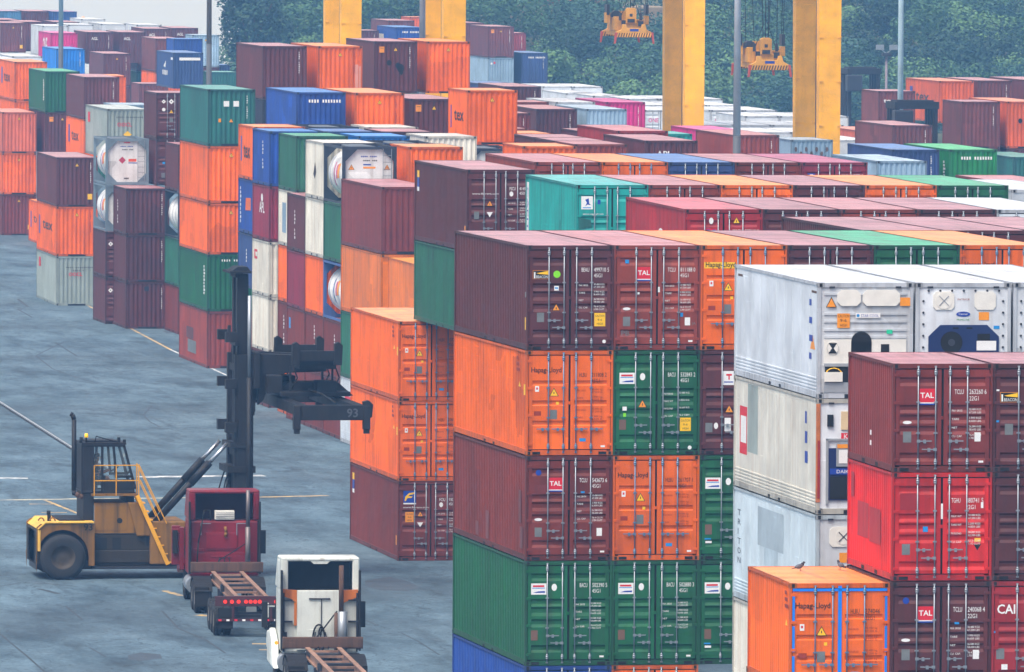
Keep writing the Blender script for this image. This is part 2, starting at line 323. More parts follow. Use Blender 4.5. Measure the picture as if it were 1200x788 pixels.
def marks_door(d,code,mk):
    name,_,rest=mk.partition(':'); args,_,flags=rest.partition(';'); a=(args.split('|')+['','',''])[:3]
    if name not in('full','fullstripe'): stripes(d,.17,.47); stripes(d,1.97,2.27)
    if name in('beau','beau2'):
        d.rect('logo',AMBER,.17,.69,.62,.93); d.rect('logo',BLACK,.18,.70,.61,.92,lift=1); d.poly('logo',YEL,[(.27,d.h-.77),(.60,d.h-.705),(.60,d.h-.81),(.34,d.h-.79)],lift=2); d.rect('logo',WHITE,.2,.74,.24,.91,lift=2); d.text('logo',WHITE,'BEACON',.26,.905,.075,width=.33,lift=3)
        if name=='beau': d.disc('sticker',LIME,.845,.80,.1); d.rect('sticker',WHITE,.77,1.12,.90,1.25); d.rect('sticker',CYAN,.79,1.16,.88,1.2,lift=1); warn(d,.83,1.62,.1,AMBER); caution(d,1.9,1.87); d.disc('sticker',WHITE,2.18,2.66,.05)
        else: d.rect('sticker',WHITE,.08,.62,.15,.66); d.rect('sticker',CYAN,.08,1.36,.15,1.41)
        plate(d,.29,1.86 if name=='beau' else 1.45)
        owner(d,WHITE,*(a if name=='beau' else ('BEAU','247051 3','22G1'))); lines(d,WHITE,1.46,1.1,DATA)
    elif name=='tal':
        lo=2.3 if False else 0; s20=d.h<2.7
        d.rect('logo',REDL,.65,.60,1.03,.93); d.rect('logo',BLU,.65,.955,1.03,.99); d.rect('logo',WHITE,.65,.93,1.03,.955); d.text('logo',WHITE,'TAL',.675,.82,.125,width=.33,bold=True)
        owner(d,WHITE,a[0],a[1],a[2],-.02); lines(d,WHITE,1.44,1.12,DATA)
        t=1.63 if s20 else 1.98; d.disc('sticker',WHITE,.36,t-.22,.11,ry=.04); plate(d,.26,t); d.rect('sticker',WHITE,2.0,t+.02,2.15,t+.24); d.rect('sticker',WHITE,2.1,d.h-.27,2.22,d.h-.22)
        if 'blue' in flags: d.disc('sticker',BLU,.36,.46,.08); d.rect('sticker',CYAN,1.55,.98,1.66,1.03)
        if 'patch' in flags: d.rect('paint_patch',paint('RB3'),.13,.8,.6,1.06)
        if 'graf' in flags:
            d.text('graffiti',PLATE,'PB',.2,2.5,.14,width=.24); d.text('graffiti',PLATE,'JA',2.2,2.2,.07,width=.11); d.rect('sticker',CYAN,1.87,1.87,1.95,1.98); d.rect('sticker',CYAN,.31,.4,.42,.5); d.rect('sticker',WHITE,1.24,1.15,1.29,1.3); d.rect('sticker',WHITE,.66,1.3,.72,1.36)
    elif name=='hl':
        if 'y' in flags.split(','): d.rect('logo',YEL,.1,.47,1.0,.64)
        d.text('logo',INK,'Hapag-Lloyd',.13,.6,.135,width=.86,bold=True)
        owner(d,INK,a[0],a[1],a[2],-.05)
        d.rect('sticker',WHITE,.25,.98,.36,1.14); d.rect('sticker',REDL,.28,1.02,.33,1.08,lift=1); warn(d,.78,1.05,.115); d.rect('sticker',YEL,.84,1.42,.92,1.5)
        d.rect('stencil',BROWNL,.22,1.68,.42,1.80); plate(d,.67,1.64)
        for q in (1.1,1.64): lines(d,BROWNL,1.42,q,[('MAX.GROSS','30.480 kg','67.200 lb'),('TARE','3.880 kg','8.550 lb')])
        d.rect('sticker',WHITE,2.1,d.h-.27,2.22,d.h-.22); d.rect('sticker',CYAN,1.5,d.h-.47,1.68,d.h-.38)
        if 'blue' in flags:
            d.rect('blue_tape',TAPE,.07,.125,2.37,.19,lift=9); d.rect('blue_tape',TAPE,1.175,.06,1.265,d.h-.16,lift=9)
            for x in (.065,2.315):
                for t0,t1 in ((.28,.95),(1.03,1.65),(1.75,d.h-.2)): d.rect('blue_tape',TAPE,x,t0,x+.06,t1,lift=9)
    elif name=='bacu':
        d.rect('sign',WHITE,.17,.62,.6,.93); d.rect('sign',REDL,.22,.67,.54,.72,lift=1); d.poly('sign',BLU,[(.22,d.h-.88),(.56,d.h-.88),(.56,d.h-.83),(.36,d.h-.84)],lift=1); d.rect('sign',CYAN,.2,.74,.56,.76,lift=1)
        d.disc('sticker',WHITE,.82,.73,.075,ry=.1); owner(d,WHITE,*a)
        lines(d,WHITE,1.42,1.2,[('MAXGROSS','30.480 KG',''),('TARE WT','3.820 KG',''),('PAYLOAD','26.660 KG',''),('CU. CAP','76.2 CBM','')] if 'c' in flags else DATA)
        d.rect('data_plate',M('plate_brown',(112,84,70),.6),.17,1.92,.36,2.2)
        if 'c' in flags: warn(d,.82,1.38,.11,AMBER); caution(d,1.88,1.87); d.rect('sticker',WHITE,.26,1.56,.38,1.67); d.rect('sticker',LIME,.28,1.74,.36,1.84); d.disc('sticker',WHITE,2.16,2.7,.055)
        else: d.rect('sticker',WHITE,2.1,d.h-.27,2.22,d.h-.22)
        if 'f' in flags or 'e' in flags: d.rect('sticker',CYAN,.16,2.3,.34,2.34); d.rect('sticker',WHITE,.18,2.38,.36,2.44)
    elif name=='texl':
        d.rect('sign',WHITE,.62,.58,1.0,.97); d.poly('sign',REDL,[(.74,d.h-.66),(.9,d.h-.66),(.9,d.h-.71),(.84,d.h-.71),(.84,d.h-.82),(.8,d.h-.82),(.8,d.h-.71),(.74,d.h-.71)],lift=1); d.rect('sign',BLU,.68,.87,.94,.9,lift=1)
        warn(d,.83,1.53,.11,AMBER); plate(d,.16,2.02); d.disc('sticker',WHITE,.46,2.1,.06,ry=.09); d.rect('sticker',WHITE,.7,1.88,.88,2.25)
    elif name in('flo','flo2'):
        if name=='flo':
            d.rect('logo',BLU,.21,.35,.68,.83); d.rect('logo',WHITE,.21,.79,.68,.84,lift=1); d.poly('logo',YEL,[(.28,d.h-.56),(.42,d.h-.43),(.64,d.h-.4),(.58,d.h-.47),(.44,d.h-.5),(.38,d.h-.55),(.55,d.h-.55),(.5,d.h-.61),(.36,d.h-.61),(.3,d.h-.72),(.25,d.h-.72)],lift=2); caution(d,.28,1.12,AMBER)
        else: d.rect('stencil',PLATE,.27,1.48,.45,1.75)
        d.text('lettering',WHITE,'www.florens.com',.2,.98 if name=='flo' else .88,.06,width=.95)
        warn(d,.83,1.1,.1,AMBER); d.poly('sticker',WHITE,[(.72,d.h-1.5),(.94,d.h-1.5),(.83,d.h-1.68)]); 
        owner(d,WHITE,a[0],a[1],a[2]); d.disc('sticker',WHITE,1.6,.86,.07,ry=.09); lines(d,WHITE,1.48,1.18,DATA); d.rect('sticker',WHITE,2.1,2.2,2.3,2.3)
    elif name=='tghu':
        owner(d,WHITE,a[0],a[1],a[2],-.08); lines(d,WHITE,1.44,1.05,[('MAX WT','30.480 KGS','67.200 LBS'),('TARE WT','2.200 KGS','4.850 LBS'),('PAYLOAD','28.280 KGS','62.350 LBS'),('CU CAP','33.2 CU.M','1.172 CU.FT')])
        d.rect('paint_patch',paint('RD2'),.2,.5,.62,.9); d.rect('sticker',CYAN,.76,1.3,.88,1.43); plate(d,.25,1.72); d.rect('sticker',YEL,2.02,1.58,2.17,1.67); d.poly('sticker',BLACK,[(2.0,d.h-1.73),(2.18,d.h-1.73),(2.09,d.h-1.88)]); d.rect('sticker',WHITE,2.17,.72,2.23,.86); d.rect('sticker',WHITE,1.195,.75,1.245,1.12,lift=3)
    elif name=='cai':
        d.text('logo',WHITE,'CAI',.13,.78,.22,width=.45,bold=True); plate(d,.12,1.62); d.rect('sticker',WHITE,.25,2.0,.4,2.13); d.rect('sticker',CYAN,.02,1.2,.1,1.25)
    elif name=='gl':
        d.rect('sticker',CYAN,.2,.5,.36,.6); d.disc('sticker',WHITE,.3,1.45,.12,ry=.045); plate(d,.22,1.62); d.rect('logo',REDL,.66,.6,1.03,.93); d.text('logo',WHITE,'TAL',.69,.83,.12,width=.3,bold=True)
    elif name=='magu':
        d.disc('sticker',WHITE,.83,.36,.07,ry=.1); d.rect('sign',REDL,.66,.6,1.0,.9); d.poly('sign',BLU,[(.68,d.h-.63),(.78,d.h-.63),(.98,d.h-.88),(.88,d.h-.88)],lift=1); d.poly('sign',BLU,[(.98,d.h-.63),(.88,d.h-.63),(.68,d.h-.88),(.78,d.h-.88)],lift=2)
        if a[0]: warn(d,1.62,.25,.1); d.text('lettering',WHITE,a[0],1.5,.72,.1,width=.3); d.text('lettering',WHITE,a[1],1.88,.72,.1,width=.44)
    elif name=='teal':
        d.rect('sign',WHITE,.17,.38,.56,.82); d.poly('sign',BLU,[(.3,d.h-.5),(.42,d.h-.45),(.44,d.h-.62),(.5,d.h-.68),(.38,d.h-.66),(.3,d.h-.72),(.36,d.h-.6)],lift=1); d.rect('sign',CYAN,.22,.75,.5,.78,lift=1)
        d.rect('sticker',BLU,.72,.5,.82,.65); d.text('lettering',WHITE,'www.capital.com',.22,1.0,.055,width=.7); d.poly('paint_patch',paint('TG'),[(.1,d.h-1.1),(.5,d.h-1.18),(.52,d.h-1.4),(.1,d.h-1.5)])
    elif name=='hlx': d.text('logo',INK,'Hapag-Lloyd',.13,.62,.135,width=.86,bold=True); d.text('lettering',INK,'HLXU 861032',1.5,.55,.11,width=.75)
    elif name=='crim': d.rect('sign',BLU,.22,.4,.5,.62); d.rect('sign',WHITE,.3,.44,.42,.58,lift=1); d.text('lettering',WHITE,a[0],1.48,.55,.12,width=.28); d.text('lettering',WHITE,a[1],1.82,.55,.12,width=.45)
    elif name=='fullstripe': stripes(d,.15,2.29,n=28)
    elif name in('plac','plac2','plac3'):
        def dia(x,t,r=.15): d.poly('placard',WHITE,[(x-r,d.h-t),(x,d.h-t-r),(x+r,d.h-t),(x,d.h-t+r)]); d.poly('placard',INK,[(x-r*.3,d.h-t),(x,d.h-t-r*.3),(x+r*.3,d.h-t),(x,d.h-t+r*.3)],lift=1)
        if name!='plac3': dia(.85,.5)
        if name=='plac': dia(.42,.5,.12); d.disc('placard',WHITE,.42,.95,.1); warn(d,.85,.95,.11); plate(d,.75,1.4)
        if name=='plac2': plate(d,.3,1.9); d.rect('sticker',CYAN,.36,1.28,.52,1.4)
        if name=='plac3': dia(.3,.7,.14); dia(.62,.72,.14)
    elif name=='one': d.text('logo',PINKL,'ONE',.3,.9,.3,width=.75,bold=True)
LIGHTC=('WH','WH2','LB','LB3','LB4','GY','OR','OR2','RO','YO')
def marks_nose(d,code,mk):
    ink=INK if code in LIGHTC else WHITE; L=d.L
    for k in mk.split(';'):
        if k=='tri': warn(d,1.22,.36,.1,YEL)
        elif k=='num': d.ticks('lettering',BROWNL if code=='OR' else ink,2.0,.32,11)
        elif k=='hz' : stripes(d,.2,.5); stripes(d,1.95,2.25)
        elif k=='hznum': stripes(d,.2,.4); d.ticks('lettering',ink,.75,.25,11,vert=False,step=.125,hh=.11)
        elif k=='sqy': d.rect('height_sign',AMBER,.3,.3,.58,.64); d.rect('height_sign',INK,.34,.38,.54,.4,lift=1)
        elif k in('sqb','sqr'): d.rect('height_sign',YEL,1.85,d.h-.75,2.12,d.h-.42)
        elif k=='sq2': d.rect('sticker',WHITE,.82,.6,1.1,.88); d.rect('sticker',WHITE,1.32,.6,1.6,.88); d.rect('sticker',AMBER,.55,1.5,.68,1.68); d.tri('sticker',AMBER,1.2,1.5,1.68,.1)
        elif k=='soot': 
            for x,t,r in ((1.35,1.35,.14),(1.5,1.5,.2),(.85,1.2,.13),(1.55,1.75,.1)): d.disc('scorch_mark',BLACK,x,t,r,ry=r*1.2)
        elif k=='soot2': d.rect('scorch_mark',paint('NV2'),1.05,.25,1.3,.5)
        elif k=='patchw': d.rect('paint_patch',SALM,2.05,1.0,2.22,2.3); d.rect('paint_patch',SALM,2.26,1.1,2.36,2.45)
        elif k=='bignum': d.ticks('lettering',WHITE,.62,.36,12,vert=False,w=.08,hh=.16,step=.135)
        elif k=='oocl': d.text('logo',REDL,'OOCL',.75,1.15,.2,width=.8,bold=True); d.ticks('lettering',INK,.6,.62,14,vert=False,step=.115); d.ticks('lettering',INK,1.0,.8,6,vert=False,step=.115); d.rect('logo',REDL,1.2,.4,2.4,.95,'s')
        elif k=='oocl2': d.text('logo',REDL,'OOCL',.6,1.02,.22,width=.85,bold=True); d.ticks('lettering',INK,.55,.45,14,vert=False,step=.115); d.poly('warning_sign',YEL,[(.95,d.h-1.5),(1.2,d.h-1.28),(1.2,d.h-1.28),(1.45,d.h-1.5),(1.2,d.h-1.66)]); d.rect('logo',REDL,1.2,.4,2.4,1.0,'s')
        elif k=='agl': d.text('logo',WHITE,'AGL',.45,.72,.26,width=.6,bold=True)
        elif k=='texw': d.text('logo',WHITE,'tex',.35,.75,.26,width=.8,bold=True)
        elif k=='apl2': d.text('logo',WHITE,'APL',.55,.78,.3,width=.7,bold=True)
        elif k=='texs': d.rect('logo',BLU,L*.12,.55,L*.2,1.75,'s'); d.text('logo',INK,'tex',L*.3,1.55,.75,width=L*.4,face='s',bold=True)
        elif k in('texsm','texnc'): d.text('logo',INK,'tex',L*.3,1.5,.6,width=L*.5,face='s',bold=True); d.rect('logo',BLU,L*.1,.8,L*.16,1.9,'s')
        elif k=='num_s' or k[:2]=='sm': d.ticks('side_number',WHITE,L*(.3+.09*(int(k[3:] or 1)%4)),.5+.12*(int(k[3:] or 1)%3),8,hh=.12,w=L*.05,step=.17,face='s')
        elif k=='sidew': d.ticks('side_number',WHITE,L*.86,.6,9,hh=.12,w=L*.05,step=.17,face='s',gap=9)
        elif k=='cosco': d.ticks('side_number',WHITE,L*.1,.4,9,hh=.14,w=L*.06,step=.2,face='s',gap=9)
        elif k=='patch2': d.poly('paint_patch',paint('OR'),[(L*.45,d.h-.9),(L*.75,d.h-.85),(L*.75,d.h-1.45),(L*.42,d.h-1.5)],'s')
        elif k=='patch3': d.rect('paint_patch',paint('LB3'),L*.2,.6,L*.42,2.0,'s'); d.rect('paint_patch',paint('GY'),L*.5,.9,L*.8,1.9,'s')
        elif k=='patch4': d.rect('paint_patch',PLATE,L*.3,1.75,L*.6,2.4,'s'); d.rect('paint_patch',paint('MR2'),L*.25,1.1,L*.5,1.7,'s')
        elif k=='apl': d.text('side_number',WHITE,'APL',L*.4,1.3,.5,width=L*.3,face='s',bold=True); d.disc('side_number',WHITE,L*.55,.6,L*.06,'s',ry=.2)
        elif k=='redc': d.rect('side_number',REDL,L*.1,.5,L*.28,.95,'s'); d.rect('side_number',paint('WH2'),L*.17,.62,L*.28,.83,'s',1)
        elif k=='bluem': d.rect('side_number',CYAN,L*.1,.5,L*.2,1.0,'s')
        elif k=='orchid': d.poly('logo',INK,[(L*.4,d.h-1.5),(L*.5,d.h-.9),(L*.56,d.h-1.4),(L*.48,d.h-1.7)],'s')
        elif k=='red': d.rect('logo',REDL,L*.1,.8,L*.3,1.5,'s')
        elif k=='sidebig':
            d.text('side_number',WHITE,'ONE',L*.35,2.0,1.5,width=L*.35,face='s',bold=True)
        elif k=='whbar': d.rect('sign',WHITE,.5,.4,2.2,.62); 
        elif k=='sidem': d.poly('logo',WHITE,[(L*.4,d.h-1.2),(L*.55,d.h-.7),(L*.52,d.h-1.3)],'s'); d.ticks('logo',WHITE,L*.35,1.5,4,vert=False,step=L*.08,w=L*.05,hh=.4,face='s'); d.rect('logo',WHITE,L*.84,.4,L*.96,.6,'s')
        elif k=='sidesq': d.rect('sign',WHITE,L*.1,.7,L*.35,1.5,'s')
        elif k=='plr': d.poly('placard',REDL,[(.62,d.h-.35),(.75,d.h-.48),(.62,d.h-.61),(.49,d.h-.48)]); d.disc('placard',WHITE,.35,.55,.1)
        elif k=='stain':
            for x,t0,w in ((.12,1.9,.2),(.5,2.15,.1),(.62,2.0,.12),(.9,2.1,.08)): d.rect('scorch_mark',BLACK,x,t0,x+w,d.h-.2)
        elif k=='spots':
            for i in range(7): d.disc('scorch_mark',RUST,.3+i*.3,.55+.25*(i%2),.08,ry=.14)
        elif k=='fridge': stripes(d,.2,.5)

HAZE=.00032; EXPO=.9
# x, y, z, turn, length in feet, height, end, colour, marks, label, group
CONT=[
 (42.65, 268.32, 11.65, 0.87, 40, 2.9, 'd', 'PU', 'beau:BEAU|499710 5|45G1', 'plum container with lighthouse logo, lime dot, on top in the road-end front stack', ''),
 (42.65, 268.32, 8.74, 0.87, 40, 2.9, 'd', 'OR', 'hl:HLBU|211808 2|45G1;p', 'orange container with black lettering and blue-grey lock rods, second down in the road-end front stack', ''),
 (42.65, 268.32, 5.82, 0.87, 40, 2.9, 'd', 'MR', 'tal:TCLU|543673 6|45G1;blue;patch', 'red-brown container with a red and white logo, third down in the road-end front stack', ''),
 (42.65, 268.32, 2.91, 0.87, 40, 2.9, 'd', 'GR', 'bacu:BACU|502390 5|45G1;b', 'dark green corrugated container with a white flag sticker, fourth down in the road-end front stack', ''),
 (42.65, 268.32, 0.0, 0.87, 40, 2.9, 'd', 'BL', '', 'scuffed blue container, fifth down in the road-end front stack', ''),
 (45.1, 268.36, 11.65, 0.87, 40, 2.9, 'd', 'RB', 'tal:TCLU|811188 0|45G1;graf', 'rust red container with chalked graffiti, on top in front stack second from road', ''),
 (45.1, 268.36, 8.74, 0.87, 40, 2.9, 'd', 'GR', 'bacu:BACU|532843 2|45G1;c', 'green container with a yellow height sign, second down in front stack second from road', ''),
 (45.1, 268.36, 5.82, 0.87, 40, 2.9, 'd', 'OR', 'hl:HLBU|261707 1|45G1;q', 'orange container with black lettering, third down in front stack second from road', ''),
 (45.1, 268.36, 2.91, 0.87, 40, 2.9, 'd', 'GR', 'bacu:BACU|502880 3|45G1;d', 'green container with a white flag sticker, fourth down in front stack second from road', ''),
 (45.1, 268.36, 0.0, 0.87, 40, 2.9, 'd', 'OR', '', 'orange container, only its header showing, fifth down in front stack second from road', ''),
 (47.54, 268.4, 11.65, 0.87, 40, 2.9, 'd', 'OR', 'hl:HLXU|843986 4|45G1;y', 'orange container with lettering on yellow strip, on top in front stack third from road', ''),
 (47.54, 268.4, 8.74, 0.87, 40, 2.9, 'd', 'PU', 'texl', 'dark brown container with white and red sign, second down in front stack third from road', ''),
 (47.54, 268.4, 5.82, 0.87, 40, 2.9, 'd', 'GR', 'bacu:BACU|531174 0|45G1;e', 'green container half hidden by the white reefers, third down in front stack third from road', ''),
 (47.54, 268.4, 2.91, 0.87, 40, 2.9, 'd', 'GR', 'bacu:BACU|530918 4|45G1;f', 'green container beside the white reefers, fourth down in front stack third from road', ''),
 (49.99, 268.44, 11.65, 0.87, 40, 2.9, 'd', 'PU', '', 'plum container between the orange and green ones behind the white reefer roofs', ''),
 (52.44, 268.47, 11.65, 0.87, 40, 2.9, 'd', 'GR', '', 'green container with mint roof just behind the white reefer roofs', ''),
 (54.88, 268.51, 11.65, 0.87, 40, 2.9, 'd', 'OR', 'hl:HLXU|632850 2|45G1;n', 'orange container with pale orange roof, last in the row behind white reefers', ''),
 (54.49, 280.44, 11.65, 0.87, 40, 2.9, 'd', 'PU', 'sm:1', 'plum container with its corrugated side showing, first of three pink-roofed ones', ''),
 (56.94, 280.48, 11.65, 0.87, 40, 2.9, 'd', 'PU', '', 'plum container in the middle of three with dusty pink roofs', ''),
 (59.39, 280.52, 11.65, 0.87, 40, 2.9, 'd', 'PU', '', 'plum container last of three with dusty pink roofs, at the picture edge', ''),
 (52.53, 299.46, 11.65, -1.0, 40, 2.9, 'd', 'RD2', 'magu:MAGU|557110 0|', 'crimson red container with a white oval on its ribbed side', ''),
 (54.98, 299.42, 11.65, -1.0, 40, 2.9, 'd', 'PU', 'magu:||', 'dark brown container beside the crimson one with a white oval', ''),
 (57.43, 299.38, 11.65, -1.0, 40, 2.9, 'd', 'RB', '', 'third container from the road in the row led by the crimson one', ''),
 (59.88, 299.33, 11.65, -1.0, 40, 2.9, 'd', 'PU', '', 'mauve-roofed container next to the white roof in the crimson-led row', ''),
 (62.33, 299.29, 11.65, -1.0, 40, 2.9, 'd', 'WH', '', 'white roofed container at the far end of the crimson-led row', ''),
 (53.27, 324.69, 11.65, -1.0, 40, 2.9, 'd', 'TL', 'teal', 'turquoise container with a white square logo on its door', ''),
 (55.72, 324.65, 11.65, -1.0, 40, 2.9, 'd', 'RB', '', 'rust red roofed container directly beside the turquoise one', ''),
 (58.17, 324.61, 11.65, -1.0, 40, 2.9, 'd', 'OR', '', 'orange container with apricot roof, third in the turquoise-led row', ''),
 (60.62, 324.57, 11.65, -1.0, 40, 2.9, 'd', 'PU', '', 'mauve-roofed container between two apricot-roofed ones in the turquoise-led row', ''),
 (63.07, 324.52, 11.65, -1.0, 40, 2.9, 'd', 'OR', '', 'orange container with apricot roof beside the mint green roofed one', ''),
 (65.52, 324.48, 11.65, -1.0, 40, 2.9, 'd', 'GR', '', 'green container with mint roof ending the turquoise-led row', ''),
 (56.32, 352.62, 11.65, -0.3, 40, 2.9, 'd', 'RB', '', 'rust red container with ribbed side, beside the apricot roof before the blue one', ''),
 (58.78, 352.61, 11.65, -0.3, 40, 2.9, 'd', 'OR', 'hlx', 'orange container with apricot roof beside the blue-roofed one', ''),
 (61.24, 352.6, 11.65, -0.3, 40, 2.9, 'd', 'NV', 'fullstripe', 'navy container with a blue roof and striped header', ''),
 (63.7, 352.59, 11.65, -0.3, 40, 2.9, 'd', 'MR', '', 'red-brown container between the navy and the crimson door ends', ''),
 (66.16, 352.57, 11.65, -0.3, 40, 2.9, 'd', 'CR', 'crim:WHSU|513379 0|', 'crimson container with a small blue square sign', ''),
 (52.31, 342.72, 11.65, 0.3, 40, 2.9, 'd', 'PU', 'flo2:FSCU|414967 1|4501', 'maroon container with a white web address, on top in the stack behind the corner', ''),
 (52.31, 342.72, 8.74, 0.3, 40, 2.9, 'n', 'GR2', '', 'green container with scraped side, second down in the stack behind the corner', ''),
 (51.5, 353.63, 5.82, 0.2, 40, 2.9, 'd', 'OR', 'hl:HLBU|137290 4|45G1;p', 'orange container with a clean pale roof, on top in the roadside stack by the spreader', ''),
 (51.5, 353.63, 2.91, 0.2, 40, 2.9, 'd', 'OR', 'hl:HLBU|208815 6|45G1;q', 'orange container with a small white sticker, second down in the roadside stack by the spreader', ''),
 (51.5, 353.63, 0.0, 0.2, 40, 2.9, 'd', 'MR', 'flo:FCIU|930217 7|45G1', 'maroon container with blue-yellow logo, third down in the roadside stack by the spreader', ''),
 (60.22, 404.25, 5.82, 0.2, 40, 2.9, 'n', 'YO', '', 'golden orange container with its roof half hidden, above the roadside orange stack', ''),
 (60.31, 419.48, 8.74, 0.2, 40, 2.9, 'n', 'RB3', 'sqr;hz', 'plain maroon container with a yellow tag, on top in the stack behind the golden one', ''),
 (60.31, 419.48, 5.82, 0.2, 40, 2.9, 'n', 'YO', 'sidey', 'flat-sided orange container, second down in the stack behind the golden one', ''),
 (60.31, 419.48, 2.91, 0.2, 40, 2.9, 'n', 'GR2', '', 'dark green container, mostly hidden, third down in the stack behind the golden one', ''),
 (60.31, 419.48, 0.0, 0.2, 40, 2.9, 'n', 'WH', 'red', 'white container with a red side mark, fourth down in the stack behind the golden one', ''),
 (61.18, 468.36, 10.45, 0, 20, 2.6, 'n', 'OR', 'texs', 'orange container with dark logo marks, on top in the short block end', ''),
 (61.18, 468.36, 7.84, 0, 20, 2.6, 'n', 'BL', 'cosco;patch2', 'bright blue container with orange patch, second down in the short block end', ''),
 (61.18, 468.36, 5.22, 0, 20, 2.6, 'n', 'NV', 'sm:2', 'dark blue container, third down in the short block end', ''),
 (60.76, 459.79, 10.45, 0, 20, 2.6, 'n', 'BL', 'sm:3', 'blue container with small white marks, on top in the rusty-cornered stack', ''),
 (60.76, 459.79, 7.84, 0, 20, 2.6, 'n', 'CR', 'apl', 'dark red container with white lettering, second down in the rusty-cornered stack', ''),
 (60.76, 459.79, 5.22, 0, 20, 2.6, 'n', 'WH2', 'redc', 'off-white container with rusty corner post, third down in the rusty-cornered stack', ''),
 (60.76, 459.79, 2.61, 0, 20, 2.6, 'n', 'WH2', '', 'off-white plain container with rusty corner post, fourth down in the rusty-cornered stack', ''),
 (60.76, 459.79, 0.0, 0, 20, 2.6, 'n', 'MR', '', 'maroon container at the bottom, fifth down in the rusty-cornered stack', ''),
 (60.83, 450.92, 10.45, 0, 20, 2.6, 'n', 'GR2', '', 'green container, on top in the mint-roofed short stack', ''),
 (60.83, 450.92, 7.84, 0, 20, 2.6, 'n', 'WH2', 'patch3', 'grey-white container with repainted patches, second down in the mint-roofed short stack', ''),
 (60.83, 450.92, 5.22, 0, 20, 2.6, 'n', 'OR', '', 'narrow strip of orange container, third down in the mint-roofed short stack', ''),
 (60.83, 450.92, 2.61, 0, 20, 2.6, 'n', 'MR', 'sm:4', 'red-brown container with a yellow mark, fourth down in the mint-roofed short stack', ''),
 (60.83, 450.92, 0.0, 0, 20, 2.6, 'n', 'OR', '', 'orange container peeping over the spreader, fifth down in the mint-roofed short stack', ''),
 (60.42, 444.75, 7.84, 0, 20, 2.6, 'n', 'PU', 'sm:5', 'deep plum container with white marks, on top in the lower short stack', ''),
 (60.42, 444.75, 5.22, 0, 20, 2.6, 'n', 'CR', '', 'crimson container, second down in the lower short stack', ''),
 (60.42, 444.75, 2.61, 0, 20, 2.6, 'n', 'MR', 'bluem', 'maroon container with a small blue mark, third down in the lower short stack', ''),
 (60.42, 444.75, 0.0, 0, 20, 2.6, 'n', 'MR', '', 'maroon container above the asphalt, fourth down in the lower short stack', ''),
 (60.42, 438.5, 10.45, 0, 20, 2.6, 'n', 'WH2', 'orchid', 'pale grey container with a small logo, on top in the pale-topped short stack', ''),
 (60.42, 438.5, 7.84, 0, 20, 2.6, 'n', 'WH2', '', 'pale grey streaky container, second down in the pale-topped short stack', ''),
 (60.42, 438.5, 5.22, 0, 20, 2.6, 'n', 'OR', '', 'orange container with black specks, third down in the pale-topped short stack', ''),
 (60.42, 438.5, 2.61, 0, 20, 2.6, 'n', 'MR', 'sm:6', 'maroon container with white numbers, fourth down in the pale-topped short stack', ''),
 (60.42, 438.5, 0.0, 0, 20, 2.6, 'n', 'MR', '', 'maroon container behind the spreader, fifth down in the pale-topped short stack', ''),
 (60.39, 432.2, 10.45, 0, 20, 2.6, 't', 'DK', 'tank1', 'white tank in a dark frame, on top in the tank-topped short stack', ''),
 (60.39, 432.2, 7.84, 0, 20, 2.6, 'n', 'GR2', '', 'green box container, second down in the tank-topped short stack', ''),
 (60.39, 432.2, 5.22, 0, 20, 2.6, 't', 'BF', 'tank2', 'white tank in a blue frame, third down in the tank-topped short stack', ''),
 (60.39, 432.2, 2.61, 0, 20, 2.6, 'n', 'MR', 'sm:7', 'maroon box container with white numbers, fourth down in the tank-topped short stack', ''),
 (60.39, 432.2, 0.0, 0, 20, 2.6, 'n', 'MR', '', 'maroon box container near the ground, fifth down in the tank-topped short stack', ''),
 (63.8, 468.36, 10.45, 0, 20, 2.6, 't', 'DK', 'tank3', 'dark framed tank seen from above beside the blue roofs', ''),
 (66.68, 468.36, 10.45, 0, 20, 2.6, 'n', 'WH2', '', 'white roofed container beside the dark tank frame, below the orange boxes', ''),
 (63.38, 459.79, 10.45, 0, 20, 2.6, 'n', 'NV', '', 'faded blue roofed container just behind the bright blue striped one', ''),
 (66.13, 459.79, 10.45, 0, 20, 2.6, 'n', 'PU', '', 'mauve roofed container squeezed between two white roofed ones', ''),
 (63.71, 450.92, 10.45, 0, 20, 2.6, 'n', 'SK', '', 'bright blue container with ribbed top edge behind the white tank', ''),
 (66.85, 450.92, 10.45, 0, 20, 2.6, 'n', 'WH2', '', 'white container with rusty corner castings behind the orange ribbed one', ''),
 (63.04, 437.51, 10.45, 0, 20, 2.6, 't', 'DK', 'tank4', 'tank in a dark frame directly behind the big white tank', ''),
 (63.27, 431.62, 10.45, 0, 20, 2.6, 'n', 'OR', 'stain', 'orange ribbed container with scorched lower side beside the white tank', ''),
 (71.06, 465.57, 12.29, 0, 20, 2.6, 'n', 'OR', 'tri;num;texnc', 'orange container alone on a tank frame above the pink roofs', ''),
 (70.15, 459.5, 9.67, 0, 20, 2.6, 't', 'DK', 'tank5', 'tank in a dark frame beneath the lone orange container', ''),
 (69.99, 532.63, 13.04, -0.6, 40, 2.9, 'n', 'MR2', 'num;hz', 'dark maroon container with white numbers, on top in the tallest row end', ''),
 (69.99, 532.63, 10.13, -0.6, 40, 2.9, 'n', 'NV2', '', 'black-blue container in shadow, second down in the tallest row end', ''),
 (73.05, 532.6, 13.04, -0.6, 40, 2.9, 'n', 'OR', 'tri;num;hz;patchw', 'orange container with pale repair patches in the tallest row', ''),
 (77.81, 544.33, 13.14, -0.6, 40, 2.9, 'n', 'MR2', 'tri;num;sqy;soot', 'sooty maroon container in the tallest row between the orange ones', ''),
 (80.79, 544.3, 13.14, -0.6, 40, 2.9, 'n', 'OR', 'tri;num;hz', 'bright orange container beside the second yellow crane leg', ''),
